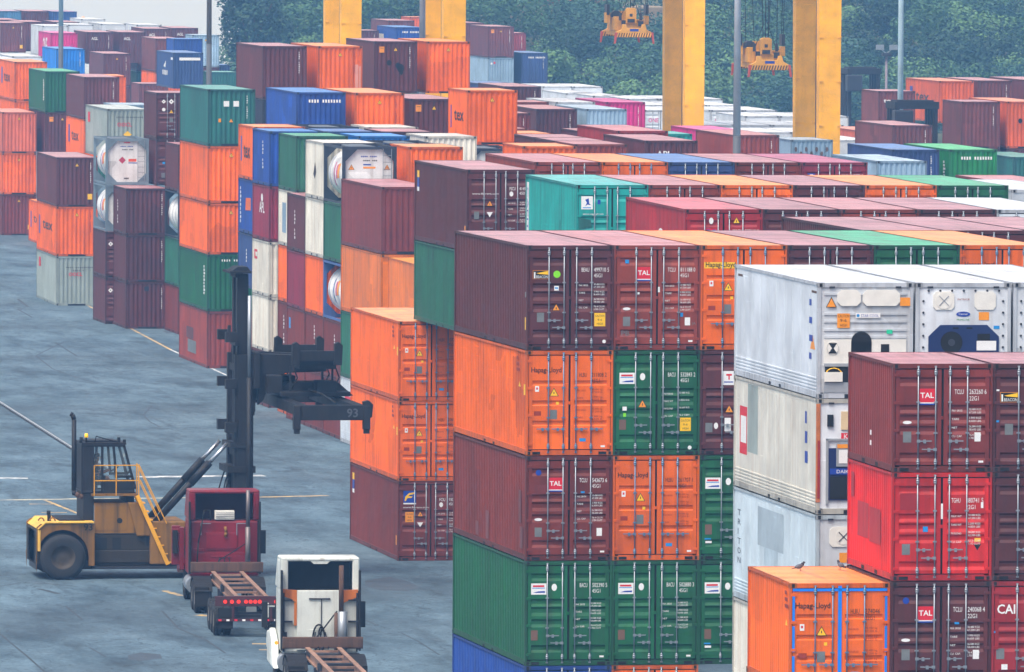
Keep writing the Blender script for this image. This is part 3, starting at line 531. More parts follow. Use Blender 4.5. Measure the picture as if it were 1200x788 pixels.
 (64.33, 476.8, 11.65, -0.5, 40, 2.9, 'n', 'BL', 'bignum', 'bright blue container with white numbers across its end', ''),
 (67.21, 476.68, 11.63, -0.5, 40, 2.9, 'n', 'OR', 'tri;num;hz', 'orange container with apricot roof beside the bright blue one', ''),
 (70.65, 481.67, 11.24, -0.5, 40, 2.9, 'n', 'MR2', 'tri;sqy;hz', 'plum container with a yellow square beside the lone orange one', ''),
 (62.7, 498.45, 11.35, -0.3, 40, 2.9, 'n', 'TG', 'sq2;num', 'blue-green container with two white squares, on top in the stack behind the mast', ''),
 (62.7, 498.45, 8.44, -0.3, 40, 2.9, 'n', 'OR', 'tri;hz', 'orange container, second down in the stack behind the mast', ''),
 (62.7, 498.45, 5.82, -0.3, 40, 2.6, 'n', 'OR', 'tri', 'orange container with worn edges, third down in the stack behind the mast', ''),
 (62.7, 498.45, 2.91, -0.3, 40, 2.9, 'n', 'GR', 'hznum;sidew', 'dark green container, fourth down in the stack behind the mast', ''),
 (62.7, 498.45, 0.0, -0.3, 40, 2.9, 'n', 'RB', 'sqb;patch4', 'rust red container with a grey patch, fifth down in the stack behind the mast', ''),
 (65.93, 537, 7.84, 0, 20, 2.6, 'n', 'PU', '', 'maroon container, on top in the dark gap stack', ''),
 (65.93, 537, 5.22, 0, 20, 2.6, 't', 'DK', 'tank6', 'tank in a dark frame, second down in the dark gap stack', ''),
 (65.93, 537, 2.61, 0, 20, 2.6, 'n', 'GR2', '', 'green container, third down in the dark gap stack', ''),
 (65.93, 537, 0.0, 0, 20, 2.6, 'n', 'MR', '', 'maroon container at the bottom, fourth down in the dark gap stack', ''),
 (66.11, 548.7, 10.45, -0.2, 20, 2.6, 'd', 'PU', 'plac', 'dark plum container with white diamond placards, on top in the placard stack', ''),
 (66.11, 548.7, 7.84, -0.2, 20, 2.6, 'd', 'PU', 'plac2', 'dark plum container with one white diamond, second down in the placard stack', ''),
 (63.41, 549.96, 7.84, 0, 20, 2.6, 't', 'GF', 'tank7', 'grey-framed white tank with red labels, on top in the grey tank stack', ''),
 (63.41, 549.96, 5.22, 0, 20, 2.6, 't', 'GF', 'tank8', 'white tank in a grey frame, half hidden, second down in the grey tank stack', ''),
 (63.41, 549.96, 2.61, 0, 20, 2.6, 'd', 'PU', 'plac3', 'dark plum container with white diamonds, third down in the grey tank stack', ''),
 (63.41, 549.96, 0.0, 0, 20, 2.6, 'd', 'PU', 'plac3', 'dark plum container on the asphalt, fourth down in the grey tank stack', ''),
 (63.86, 544.0, 5.22, 0, 20, 2.6, 'n', 'PU', 'num;sm:8', 'plain plum container, on top in the plum stack', ''),
 (63.86, 544.0, 2.61, 0, 20, 2.6, 'n', 'PU', 'num', 'plain plum container in the middle, second down in the plum stack', ''),
 (63.86, 544.0, 0.0, 0, 20, 2.6, 'n', 'PU', 'num;soot2', 'plain plum container on the ground, third down in the plum stack', ''),
 (63.34, 574.59, 5.82, -0.8, 40, 2.9, 'n', 'MR2', 'tri;num;sqb;hz', 'maroon container with a yellow square, on top in the stack by white tanks', ''),
 (63.34, 574.59, 2.91, -0.8, 40, 2.9, 'n', 'OR', 'tri;num;hz;texsm', 'orange container with yellow-black edge marks, second down in the stack by white tanks', ''),
 (63.34, 574.59, 0.0, -0.8, 40, 2.9, 'n', 'GY', 'oocl', 'weathered grey container with red lettering, third down in the stack by white tanks', ''),
 (73.23, 671.21, -0.01, -0.8, 40, 2.9, 'n', 'OR', 'texsm', 'orange container on the ground peeping out behind the roadside maroon stack', ''),
 (72.53, 693.05, 5.82, -0.6, 40, 2.9, 'n', 'RO', 'tri;num', 'faded salmon container, on top in the salmon edge stack', ''),
 (72.53, 693.05, 2.91, -0.6, 40, 2.9, 'n', 'OR', 'tri;num', 'orange container, second down in the salmon edge stack', ''),
 (72.53, 693.05, 0.0, -0.6, 40, 2.9, 'n', 'MR', 'tri;sqb', 'dark maroon container, third down in the salmon edge stack', ''),
 (77.33, 730.13, 8.74, -0.6, 40, 2.9, 'n', 'OR', 'texs', 'orange container with a dark side logo, on top in the far logo stack', ''),
 (77.33, 730.13, 5.82, -0.6, 40, 2.9, 'n', 'OR', '', 'orange container lower down, second down in the far logo stack', ''),
 (75.43, 691.58, 8.74, -0.6, 40, 2.9, 'n', 'GR', 'sidew;hz', 'green container with white side numbers, on top in the stack below the mast', ''),
 (75.43, 691.58, 5.82, -0.6, 40, 2.9, 'n', 'MR2', 'sqy;tri', 'plum container with yellow signs, second down in the stack below the mast', ''),
 (75.78, 670.4, 8.74, -0.6, 40, 2.9, 'n', 'MR2', 'num', 'mauve-brown container, on top in the mauve-topped far stack', ''),
 (75.78, 670.4, 5.82, -0.6, 40, 2.9, 'n', 'OR', 'texs', 'orange container with a dark side logo, second down in the mauve-topped far stack', ''),
 (78.77, 691.98, 8.44, -0.6, 20, 2.9, 'n', 'OR', '', 'orange container edge showing behind the mauve-brown stack', ''),
 (79.6, 710.99, 2.91, -0.6, 40, 2.9, 'n', 'GR2', 'hz', 'green container with mint roof between plum stack and white tank', ''),
 (65.92, 571.09, 8.74, -0.5, 40, 2.9, 'n', 'GY', 'oocl2', 'pale grey container with red lettering above the white tank', ''),
 (70.9, 610.8, 8.14, -0.5, 20, 2.9, 'n', 'LB', '', 'pale blue roofed container just behind the grey one with red lettering', ''),
 (99.23, 949.6, 8.74, -1, 40, 2.9, 'n', 'RB2', 'tri;num;sqb', 'dusty rust container with yellow square at the far picture edge', ''),
 (101.05, 929.19, 8.74, -1, 40, 2.9, 'n', 'WH', '', 'white container right behind the magenta one', ''),
 (96.69, 882.18, 8.74, -1, 40, 2.9, 'n', 'MG', 'sidebig', 'magenta container with big white side lettering behind the lamp mast', ''),
 (91.45, 829.97, 8.14, -0.6, 40, 2.9, 'n', 'SK', 'num', 'sky blue container in front of the magenta one', ''),
 (100.64, 888.37, 8.74, -1, 40, 2.9, 'n', 'PU2', 'agl;num', 'hazy plum container with white letters right beside the magenta one', ''),
 (103.62, 888.5, 8.74, -1, 40, 2.9, 'n', 'PU2', 'agl', 'hazy plum container with white letters, second of the lettered row', ''),
 (108.74, 912.13, 8.74, -1, 40, 2.9, 'n', 'PU2', 'agl;num', 'hazy plum container with white letters, third of the lettered row', ''),
 (112.02, 917.43, 8.74, -1, 40, 2.9, 'n', 'PU2', 'agl', 'hazy plum container, last of the lettered row before the sky', ''),
 (109.17, 879.19, 8.64, -1, 20, 2.9, 'n', 'LB', 'tri', 'pale blue ribbed container beside the brown lamp pole', ''),
 (109.17, 879.19, 5.72, -1, 20, 2.9, 'n', 'PU2', '', 'plum container under the pale blue ribbed one', ''),
 (100.8, 824.55, 9.09, -1, 20, 2.9, 'n', 'BL', '', 'blue container wedged between hazy plum and pale blue ones', ''),
 (102.24, 849.37, 8.74, -1, 40, 2.9, 'n', 'RB2', 'num', 'large dusty brown container, on top in the large hazy stack', ''),
 (102.24, 849.37, 5.82, -1, 40, 2.9, 'n', 'OR', '', 'orange container seen edge on, second down in the large hazy stack', ''),
 (105.53, 891.13, 8.04, -1, 20, 2.9, 'n', 'RB2', 'num', 'narrow brown container, on top in the narrow hazy stack', ''),
 (105.53, 891.13, 5.12, -1, 20, 2.9, 'n', 'GR2', '', 'dark green container below, second down in the narrow hazy stack', ''),
 (96.12, 786.58, 8.54, -0.6, 40, 2.9, 'n', 'NV', 'whbar;sidem', 'navy container with white bar and side logo, hazy rows', ''),
 (99.03, 861.04, 7.24, -0.6, 40, 2.9, 'n', 'PU2', 'tri;num', 'mauve container with a yellow tag, on top in the mauve hazy stack', ''),
 (99.03, 861.04, 4.32, -0.6, 40, 2.9, 'n', 'PU2', '', 'mauve container beneath, second down in the mauve hazy stack', ''),
 (96.49, 812.84, 5.54, -0.3, 20, 2.9, 'n', 'RB2', '', 'rosy brown ribbed container below the navy one', ''),
 (110.99, 885.92, 5.84, -0.3, 20, 2.9, 'n', 'NV', '', 'blue-black roofed container behind the brown lamp pole', ''),
 (107.08, 849.85, 5.84, -0.3, 20, 2.9, 'n', 'TG', '', 'sea green roofed container behind the brown lamp pole', ''),
 (79.73, 772.57, 8.24, -0.6, 40, 2.9, 'n', 'WH', '', 'white roofed container behind the orange logo one at the edge', ''),
 (82.3, 779.01, 8.34, -0.6, 40, 2.9, 'n', 'WH', '', 'white container with roof fittings above the orange logo container', ''),
 (101.16, 973.8, 8.74, -1, 40, 2.9, 'n', 'PU2', '', 'pink roofed container at the edge of the hazy roofs', ''),
 (101.89, 958.25, 8.74, -1, 40, 2.9, 'n', 'PU2', '', 'pink roofed plum container behind the white one and magenta', ''),
 (105.3, 957.26, 8.74, -1, 40, 2.9, 'n', 'PU2', '', 'pink roofed container just past the lamp mast top', ''),
 (107.11, 1013.98, 8.74, -1, 40, 2.9, 'n', 'WH', '', 'cream roofed container high in the hazy rows', ''),
 (106.43, 995.25, 9.34, -1, 40, 2.9, 'n', 'PU2', '', 'plum container in the last row before the water', ''),
 (109.0, 992.51, 9.34, -1, 40, 2.9, 'n', 'BL2', '', 'dark blue container in the last row before the water', ''),
 (103.56, 994.42, 9.34, -1, 40, 2.9, 'n', 'LB2', '', 'teal blue container in the last row at the edge', ''),
 (104.46, 937.67, 8.74, -1, 40, 2.9, 'n', 'WH', '', 'white roofed container beside the hazy mast', ''),
 (108.38, 944.62, 8.74, -1, 40, 2.9, 'n', 'WH', '', 'white roofed container below the sky, past the excavator', ''),
 (111.23, 939.34, 8.74, -1, 40, 2.9, 'n', 'WH', '', 'white roofed container at the brow of the hazy rows', ''),
 (110.4, 979.43, 8.74, -1, 40, 2.9, 'n', 'WH', '', 'white container under the cream excavator boom', ''),
 (91.66, 573.47, 8.74, -0.5, 40, 2.9, 'n', 'PU', 'num', 'maroon ribbed container next to the pale blue one, mid yard', ''),
 (94.69, 573.75, 8.74, -0.5, 40, 2.9, 'n', 'LB', 'hz', 'pale blue ribbed container beside the magenta one', ''),
 (99.11, 593.17, 8.74, -0.5, 40, 2.9, 'n', 'MG', 'hz;num', 'magenta container with pink roof next to the pale blue ribbed one', ''),
 (95.99, 593.1, 8.74, -0.5, 40, 2.9, 'n', 'WH', '', 'white roofed container behind the maroon ribbed mid-yard one', ''),
 (100.4, 641.44, 8.74, -0.5, 40, 2.9, 'n', 'PU', 'num;hz', 'maroon container with mauve roof behind the lone orange one', ''),
 (102.54, 663.16, 8.44, -0.5, 40, 2.9, 'n', 'NV', '', 'slate blue roofed container beside the mauve roof at the wood', ''),
 (93.09, 592.81, 8.74, -0.5, 20, 2.9, 'n', 'RB', '', 'salmon roofed container peeping out past the lone orange one', ''),
 (87.12, 562.39, 8.74, -0.5, 20, 2.9, 'n', 'MR', 'num', 'small maroon container edge past the lone orange one', ''),
 (81.09, 525.52, 9.03, -0.5, 20, 2.6, 'n', 'RB', '', 'pink roofed container low past the lone orange one', ''),
 (77.0, 491.69, 9.59, -0.5, 20, 2.6, 'n', 'OR', '', 'apricot roofed container past the base of the lone orange one', ''),
 (71.72, 449.5, 10.45, -0.5, 20, 2.6, 'n', 'PU', '', 'first of three stepped plum containers by the apricot roof', ''),
 (71.66, 443.2, 10.45, -0.5, 20, 2.6, 'n', 'PU', '', 'second of three stepped plum containers by the apricot roof', ''),
 (71.57, 436.9, 10.45, -0.5, 20, 2.6, 'n', 'RB', '', 'third of three stepped plum containers, with ribbed end', ''),
 (68.63, 433.25, 10.45, -0.5, 20, 2.6, 'n', 'OR', '', 'orange container with apricot roof just behind the rust red row', ''),
 (85.44, 514.6, 8.73, -0.5, 40, 2.9, 'n', 'PU', '', 'long mauve roofed container behind the plum lettered one', ''),
 (76.76, 456.2, 10.29, -0.5, 40, 2.9, 'n', 'RB4', 'hz', 'red container with salmon roof behind the plum lettered one', ''),
 (75.95, 443.6, 10.15, -0.5, 40, 2.9, 'n', 'MR2', 'apl2;hz', 'plum container with white letters cut off by the blue roof', ''),
 (88.17, 514.42, 8.73, -0.5, 20, 2.9, 'n', 'TL', 'hz', 'turquoise roofed container beside the small plum lettered one', ''),
 (98.07, 552.34, 7.99, -0.5, 40, 2.9, 'n', 'MG', '', 'magenta roofed container at the foot of the yellow crane leg', ''),
 (92.35, 511.64, 8.74, -0.5, 40, 2.9, 'n', 'RB', 'num', 'red-brown ribbed container behind the grey lamp pole', ''),
 (102.51, 549.72, 7.84, -0.3, 20, 2.6, 'n', 'LB3', 'spots;num', 'pale blue container with rusty patches at the crane leg foot', ''),
 (90.26, 461.58, 8.74, -0.5, 40, 2.9, 'n', 'LB', 'hz', 'pale blue ribbed container in front of the navy and green pair', ''),
 (95.12, 482.63, 8.74, -0.5, 40, 2.9, 'n', 'NV', 'num;hz', 'navy container between the pale blue and green ones', ''),
 (98.09, 482.79, 8.74, -0.5, 40, 2.9, 'n', 'GR3', 'bignum;sidew;hz', 'bright green container with white numbers across its end', ''),
 (123.05, 628.86, 8.74, -0.4, 20, 2.9, 'n', 'RB2', 'texw', 'brown container reading tex in white before the wood', ''),
 (114.15, 579.0, 7.69, -0.4, 40, 2.9, 'n', 'RB2', 'num;sqb', 'brown container behind the dark straddle carrier top', ''),
 (123.18, 635.7, 5.99, -0.4, 40, 2.9, 'n', 'RO', 'texsm', 'small orange container beside the brown one and white roofs', ''),
 (134.17, 664.05, 8.74, -0.4, 40, 2.9, 'n', 'OR2', 'texs', 'orange container with smudged dark side lettering beyond the straddle carrier', ''),
 (137.34, 666.28, 8.74, -0.4, 40, 2.9, 'n', 'RB2', 'num', 'mauve-brown container beside the smudged orange one', ''),
 (141.22, 669.23, 8.74, -0.4, 40, 2.9, 'n', 'RB2', '', 'brown container at the picture edge below the wood', ''),
 (122.03, 596.95, 8.74, -0.4, 20, 2.9, 'n', 'RB2', 'num', 'brown ribbed container, on top in the stack behind bright green', ''),
 (122.03, 596.95, 5.82, -0.4, 20, 2.9, 'n', 'RB2', '', 'brown container, second down in the stack behind bright green', ''),
 (124.97, 597.24, 8.74, -0.4, 40, 2.9, 'n', 'OR2', 'soot', 'orange scorched container, on top in the scorched edge stack', ''),
 (124.97, 597.24, 5.82, -0.4, 40, 2.9, 'n', 'RB2', '', 'brown container, second down in the scorched edge stack', ''),
 (121.18, 577.28, 5.84, -0.4, 40, 2.9, 'n', 'TG', '', 'sea green container at the edge behind the dark carriers', ''),
 (81.41, 387.6, 9.85, -0.4, 40, 2.9, 'n', 'RB', '', 'salmon roofed container at the edge beside the bright green one', ''),
 (145.97, 961.34, 8.74, -0.5, 40, 2.9, 'n', 'RB2', 'sqy;tri;num', 'hazy brown container, on top in the hazy stack behind yellow legs', ''),
 (145.97, 961.34, 5.82, -0.5, 40, 2.9, 'n', 'RD3', 'num', 'hazy red container, second down in the hazy stack behind yellow legs', ''),
 (140.2, 905.83, 9.14, -0.5, 40, 2.9, 'n', 'RB2', 'sqy;tri;num', 'hazy red-brown container, on top in the stack against the wood', ''),
 (140.2, 905.83, 6.22, -0.5, 40, 2.9, 'n', 'LB', 'plr', 'pale blue container with a red diamond, second down in the stack against the wood', ''),
 (145.85, 934.29, 8.14, -0.5, 20, 2.9, 'n', 'RD3', 'num', 'hazy red container half hidden beside the blue one at the wood', ''),
 (143.36, 905.56, 6.69, -0.5, 40, 2.9, 'n', 'NV', 'bignum;num', 'hazy navy container standing alone against the wood', ''),
 (123.97, 854.02, 9.74, -0.5, 40, 2.9, 'n', 'BL', 'bignum;sidesq', 'hazy blue container behind the grey pole, before the wood', ''),
 (121.21, 862.0, 9.34, -0.5, 20, 2.9, 'n', 'PU2', 'num', 'hazy mauve container between the crane leg and blue one', ''),
 (129.95, 899.87, 9.74, -0.5, 40, 2.9, 'n', 'RB2', '', 'pink roofed container rising behind the hazy blue one', ''),
 (135.72, 925.68, 9.74, -0.5, 20, 2.9, 'n', 'OR2', '', 'small orange container glimpsed behind the grey pole', ''),
 (161.86, 1010.0, 12.73, 0, 40, 2.9, 'n', 'RD3', '', 'red container, first of three on the wooded hill', ''),
 (164.73, 1010.0, 12.74, 0, 40, 2.9, 'n', 'RO', '', 'pinkish container, second of three on the wooded hill', ''),
 (167.6, 1010.0, 12.75, 0, 40, 2.9, 'n', 'RD3', '', 'red container, last of three on the wooded hill', ''),
 (126.73, 789.63, 5.84, -0.4, 40, 2.9, 'w', 'WH', 'fridge', 'white refrigerated container in the white-roofed field between the crane legs', 'white reefers in the field beyond the yard'),
 (129.23, 789.63, 5.84, -0.4, 40, 2.9, 'w', 'WH', 'fridge', 'white refrigerated container in the white-roofed field between the crane legs', 'white reefers in the field beyond the yard'),
 (124.21, 762.49, 5.84, -0.4, 40, 2.9, 'w', 'WH', 'fridge', 'white refrigerated container in the white-roofed field between the crane legs', 'white reefers in the field beyond the yard'),
 (124.8, 752.94, 5.84, -0.4, 40, 2.9, 'w', 'WH', 'fridge', 'white refrigerated container in the white-roofed field between the crane legs', 'white reefers in the field beyond the yard'),
 (125.76, 742.74, 5.84, -0.4, 40, 2.9, 'w', 'WH', 'fridge', 'white refrigerated container in the white-roofed field between the crane legs', 'white reefers in the field beyond the yard'),
 (128.26, 742.74, 5.84, -0.4, 40, 2.9, 'w', 'WH', 'fridge', 'white refrigerated container in the white-roofed field between the crane legs', 'white reefers in the field beyond the yard'),
 (130.76, 742.74, 5.84, -0.4, 40, 2.9, 'w', 'WH', 'fridge', 'white refrigerated container in the white-roofed field between the crane legs', 'white reefers in the field beyond the yard'),
 (123.06, 720.34, 5.84, -0.4, 40, 2.9, 'w', 'WH', 'fridge', 'white refrigerated container in the white-roofed field between the crane legs', 'white reefers in the field beyond the yard'),
 (125.56, 720.34, 5.84, -0.4, 40, 2.9, 'w', 'WH', 'fridge', 'white refrigerated container in the white-roofed field between the crane legs', 'white reefers in the field beyond the yard'),
 (128.06, 720.34, 5.84, -0.4, 40, 2.9, 'w', 'WH', 'fridge', 'white refrigerated container in the white-roofed field between the crane legs', 'white reefers in the field beyond the yard'),
 (120.4, 703.63, 5.84, -0.4, 40, 2.9, 'd', 'WH', 'one', 'white reefer with pink letters on its door, beside the crane leg', ''),
 (122.85, 703.63, 5.84, -0.4, 40, 2.9, 'w', 'WH', 'fridge', 'white refrigerated container in the white-roofed field between the crane legs', 'white reefers in the field beyond the yard'),
 (125.3, 703.63, 5.84, -0.4, 40, 2.9, 'd', 'WH', 'one', 'white reefer with pink letters on its door, near the grey pole', ''),
 (127.75, 703.63, 5.84, -0.4, 40, 2.9, 'w', 'WH', 'fridge', 'white refrigerated container in the white-roofed field between the crane legs', 'white reefers in the field beyond the yard'),
 (124.35, 684.54, 5.84, -0.4, 40, 2.9, 'w', 'WH', 'fridge', 'white refrigerated container in the white-roofed field between the crane legs', 'white reefers in the field beyond the yard'),
 (126.85, 684.54, 5.84, -0.4, 40, 2.9, 'w', 'WH', 'fridge', 'white refrigerated container in the white-roofed field between the crane legs', 'white reefers in the field beyond the yard'),
 (129.35, 684.54, 5.84, -0.4, 40, 2.9, 'w', 'WH', 'fridge', 'white refrigerated container in the white-roofed field between the crane legs', 'white reefers in the field beyond the yard'),
 (116.39, 657.86, 5.84, -0.4, 40, 2.9, 'w', 'WH', 'fridge', 'white refrigerated container in the white-roofed field between the crane legs', 'white reefers in the field beyond the yard'),
 (118.89, 657.86, 5.84, -0.4, 40, 2.9, 'w', 'WH', 'fridge', 'white refrigerated container in the white-roofed field between the crane legs', 'white reefers in the field beyond the yard'),
 (121.39, 657.86, 5.84, -0.4, 40, 2.9, 'w', 'WH', 'fridge', 'white refrigerated container in the white-roofed field between the crane legs', 'white reefers in the field beyond the yard'),
 (123.89, 657.86, 5.84, -0.4, 40, 2.9, 'w', 'WH', 'fridge', 'white refrigerated container in the white-roofed field between the crane legs', 'white reefers in the field beyond the yard'),
 (114.07, 637.64, 5.84, -0.4, 40, 2.9, 'w', 'WH', 'fridge', 'white refrigerated container in the white-roofed field between the crane legs', 'white reefers in the field beyond the yard'),
 (116.57, 637.64, 5.84, -0.4, 40, 2.9, 'w', 'WH', 'fridge', 'white refrigerated container in the white-roofed field between the crane legs', 'white reefers in the field beyond the yard'),
 (119.07, 637.64, 5.84, -0.4, 40, 2.9, 'w', 'WH', 'fridge', 'white refrigerated container in the white-roofed field between the crane legs', 'white reefers in the field beyond the yard'),
 (106.25, 600.49, 5.84, -0.4, 40, 2.9, 'w', 'WH', 'fridge', 'white refrigerated container in the white-roofed field between the crane legs', 'white reefers in the field beyond the yard'),
 (108.75, 600.49, 5.84, -0.4, 40, 2.9, 'w', 'WH', 'fridge', 'white refrigerated container in the white-roofed field between the crane legs', 'white reefers in the field beyond the yard'),
 (118.08, 617.93, 5.84, -0.4, 40, 2.9, 'w', 'WH', 'fridge', 'white refrigerated container in the white-roofed field between the crane legs', 'white reefers in the field beyond the yard'),
 (69.91, 333.15, 11.25, -0.4, 40, 2.9, 'n', 'WH', '', 'white roofed container at the edge below the salmon roof', ''),
 (45.88, 242.21, 11.65, -0.4, 40, 2.9, 'R1', 'WH', '', 'ribbed white reefer with orange caution sign, on top in the white reefer stack', ''),
 (45.88, 242.21, 8.74, -0.4, 40, 2.9, 'R3', 'WH2', 'rl', 'rust-stained reefer with a red strip, second down in the white reefer stack', ''),
 (45.88, 242.21, 5.82, -0.4, 40, 2.9, 'R4', 'LB4', 'triton', 'pale blue-white reefer with vertical dark lettering, third down in the white reefer stack', ''),
 (45.88, 242.21, 2.91, -0.4, 40, 2.9, 'n', 'WH2', '', 'off-white container beside the orange one, fourth down in the white reefer stack', ''),
 (48.38, 242.19, 11.65, -0.4, 40, 2.9, 'R2', 'WH', '', 'white reefer with a dark blue fan unit on its end', ''),
 (50.88, 242.18, 11.65, -0.4, 40, 2.9, 'R2', 'WH', '', 'white reefer at the picture edge beside the dark blue fan unit', ''),
 (45.63, 231.15, 10.45, -0.75, 20, 2.6, 'd', 'MR3', 'tal:TCLU|263260 6|22G1', 'brown container with pink-red roof and red logo, on top in the short stack before reefers', ''),
 (45.63, 231.15, 7.84, -0.75, 20, 2.6, 'd', 'RD', 'tghu:TGHU|880741 5|22G1', 'bright red container, second down in the short stack before reefers', ''),
 (45.63, 231.15, 5.22, -0.75, 20, 2.6, 'd', 'PU', 'tal:TCLU|240068 4|22G1;blue', 'plum container with red logo, blue dot, third down in the short stack before reefers', ''),
 (48.08, 231.12, 10.45, -0.75, 20, 2.6, 'd', 'PU', 'beau2', 'plum container with a lighthouse logo, on top in the picture-edge stack', ''),
 (48.08, 231.12, 7.84, -0.75, 20, 2.6, 'd', 'PU', 'gl;talr', 'plum container with a blue tag, second down in the picture-edge stack', ''),
 (48.08, 231.12, 5.22, -0.75, 20, 2.6, 'd', 'RD2', 'cai', 'red container with big white letters, third down in the picture-edge stack', ''),
 (43.21, 231.44, 5.17, -0.75, 20, 2.6, 'd', 'OR', 'hl:HLBU|274046 |22G1;blue', 'orange container with blue tape round its doors and two pigeons on top', ''),
 (43.65, 233.97, 2.51, -0.75, 20, 2.6, 'd', 'MR', '', 'dark brown container corner under the blue-taped orange one', '')]
# ------------------------------------------------------------------ containers
W=2.438
_mesh={}
def cached(key,fn):
    if key not in _mesh: _mesh[key]=fn()
    return _mesh[key]
def slots(me,mats):
    for m in mats: me.materials.append(m)
    return me
DUMMY=BLACK
def castings(b,L,h,front_hole=1):
    for x in (0,W):
        for y in (0,L):
            for z in (0,h):
                xa=-.004 if x==0 else W-.174; ya=-.006 if y==0 else L-.156; za=.0 if z==0 else h-.118
                b.box(xa,xa+.178,ya,ya+.162,za,za+.118,2)
                cx=xa+.089; cz=za+.059
                if y==0: b.face([(cx-.036,-.0085,cz-.045),(cx+.036,-.0085,cz-.045),(cx+.036,-.0085,cz+.045),(cx-.036,-.0085,cz+.045)],1)
                if x==0: b.face([(-.0065,ya+.05,cz-.03),(-.0065,ya+.11,cz-.03),(-.0065,ya+.11,cz+.03),(-.0065,ya+.05,cz+.03)],1)
def frame_mesh(L,h,kind):
    b=MB(); pw=.06 if kind=='d' else .085
    for x0,x1 in ((0,pw),(W-pw,W)):
        b.box(x0,x1,0,.13,.118,h-.118); b.box(x0,x1,L-.13,L,.118,h-.118)
    b.box(.17,W-.17,.004,.1,h-.112,h-.004); b.box(.17,W-.17,.004,.1,.004,.142)
    b.box(.17,W-.17,L-.1,L-.004,h-.112,h-.004); b.box(.17,W-.17,L-.1,L-.004,.004,.142)
    for x0,x1 in ((.008,.07),(W-.07,W-.008)):
        b.box(x0,x1,.15,L-.15,h-.075,h-.01); b.box(x0,x1,.15,L-.15,.012,.165)
    b.box(.07,W-.07,.1,L-.1,.07,.11,1)
    if kind=='d': 
        b.box(pw,W-pw,.05,.062,.143,h-.113,1)
        for x in (.18,W-.40): b.box(x,x+.22,-.002,.02,.02,.10,1)
    else:
        b.box(W/2-.52,W/2+.52,-.0015,.05,.004,.105,1)
    if L<7:
        for y in (1.95,3.75): b.box(.0035,.06,y,y+.36,.02,.12,1)
    else:
        for y in (5.2,6.7): b.box(.0035,.06,y,y+.3,.02,.09,1)
    castings(b,L,h)
    return slots(b.mesh('container_frame'),[DUMMY,BLACK,DUMMY])
def zig(a0,a1,pitch,depth,fl,sl):
    """trapezoid corrugation profile: list of (u,d)"""
    n=max(1,round((a1-a0)/pitch)); p=(a1-a0)/n; pts=[]
    for i in range(n):
        u=a0+i*p; pts+=[(u,0),(u+p*fl,0),(u+p*(fl+sl),depth),(u+p*(1-sl),depth)]
    pts.append((a1,0)); return pts
def side_mesh(L,h,flat):
    b=MB(); z0,z1=.165,h-.075
    if flat:
        pr=[]
        n=int(L/1.15)
        for i in range(n): 
            u=.13+(L-.26)*i/n; pr+=[(u,0),(u+(L-.26)/n-.03,0),(u+(L-.26)/n-.02,.008),(u+(L-.26)/n-.008,.008)]
        pr.append((L-.13,0))
    else: pr=zig(.13,L-.13,.278,.036,.26,.245)
    for (u,d),(u2,d2) in zip(pr,pr[1:]):
        b.face([(.028+d2,u2,z0),(.028+d,u,z0),(.028+d,u,z1),(.028+d2,u2,z1)])
    if flat==2:   # reefer: skirt ribs low down
        for k in range(4): b.box(.012,.03,.15,L-.15,.22+k*.085,.255+k*.085)
    return slots(b.mesh('container_side'),[DUMMY])
def nose_mesh(h,flat):
    b=MB(); z0,z1=.142,h-.112
    if flat: b.box(.085,W-.085,.02,.05,z0,z1)
    else:
        pr=zig(.085,W-.085,.252,.045,.3,.2)
        for (u,d),(u2,d2) in zip(pr,pr[1:]): b.face([(u,.018+d,z0),(u2,.018+d2,z0),(u2,.018+d2,z1),(u,.018+d,z1)])
    return slots(b.mesh('container_end'),[DUMMY])
def back_mesh(L,h):
    b=MB(); b.box(.085,W-.085,L-.05,L-.02,.142,h-.112); return slots(b.mesh('container_back'),[DUMMY])
def roof_mesh(L,h):
    b=MB()
    n=int(L/1.0); 
    for i in range(n):
        y0=.08+(L-.16)*i/n; y1=.08+(L-.16)*(i+1)/n
        b.box(.03,W-.03,y0,y1-.012,h-.05,h-.010); 
    b.box(.02,W-.02,.03,L-.03,h-.055,h-.013)
    return slots(b.mesh('container_roof'),[DUMMY])
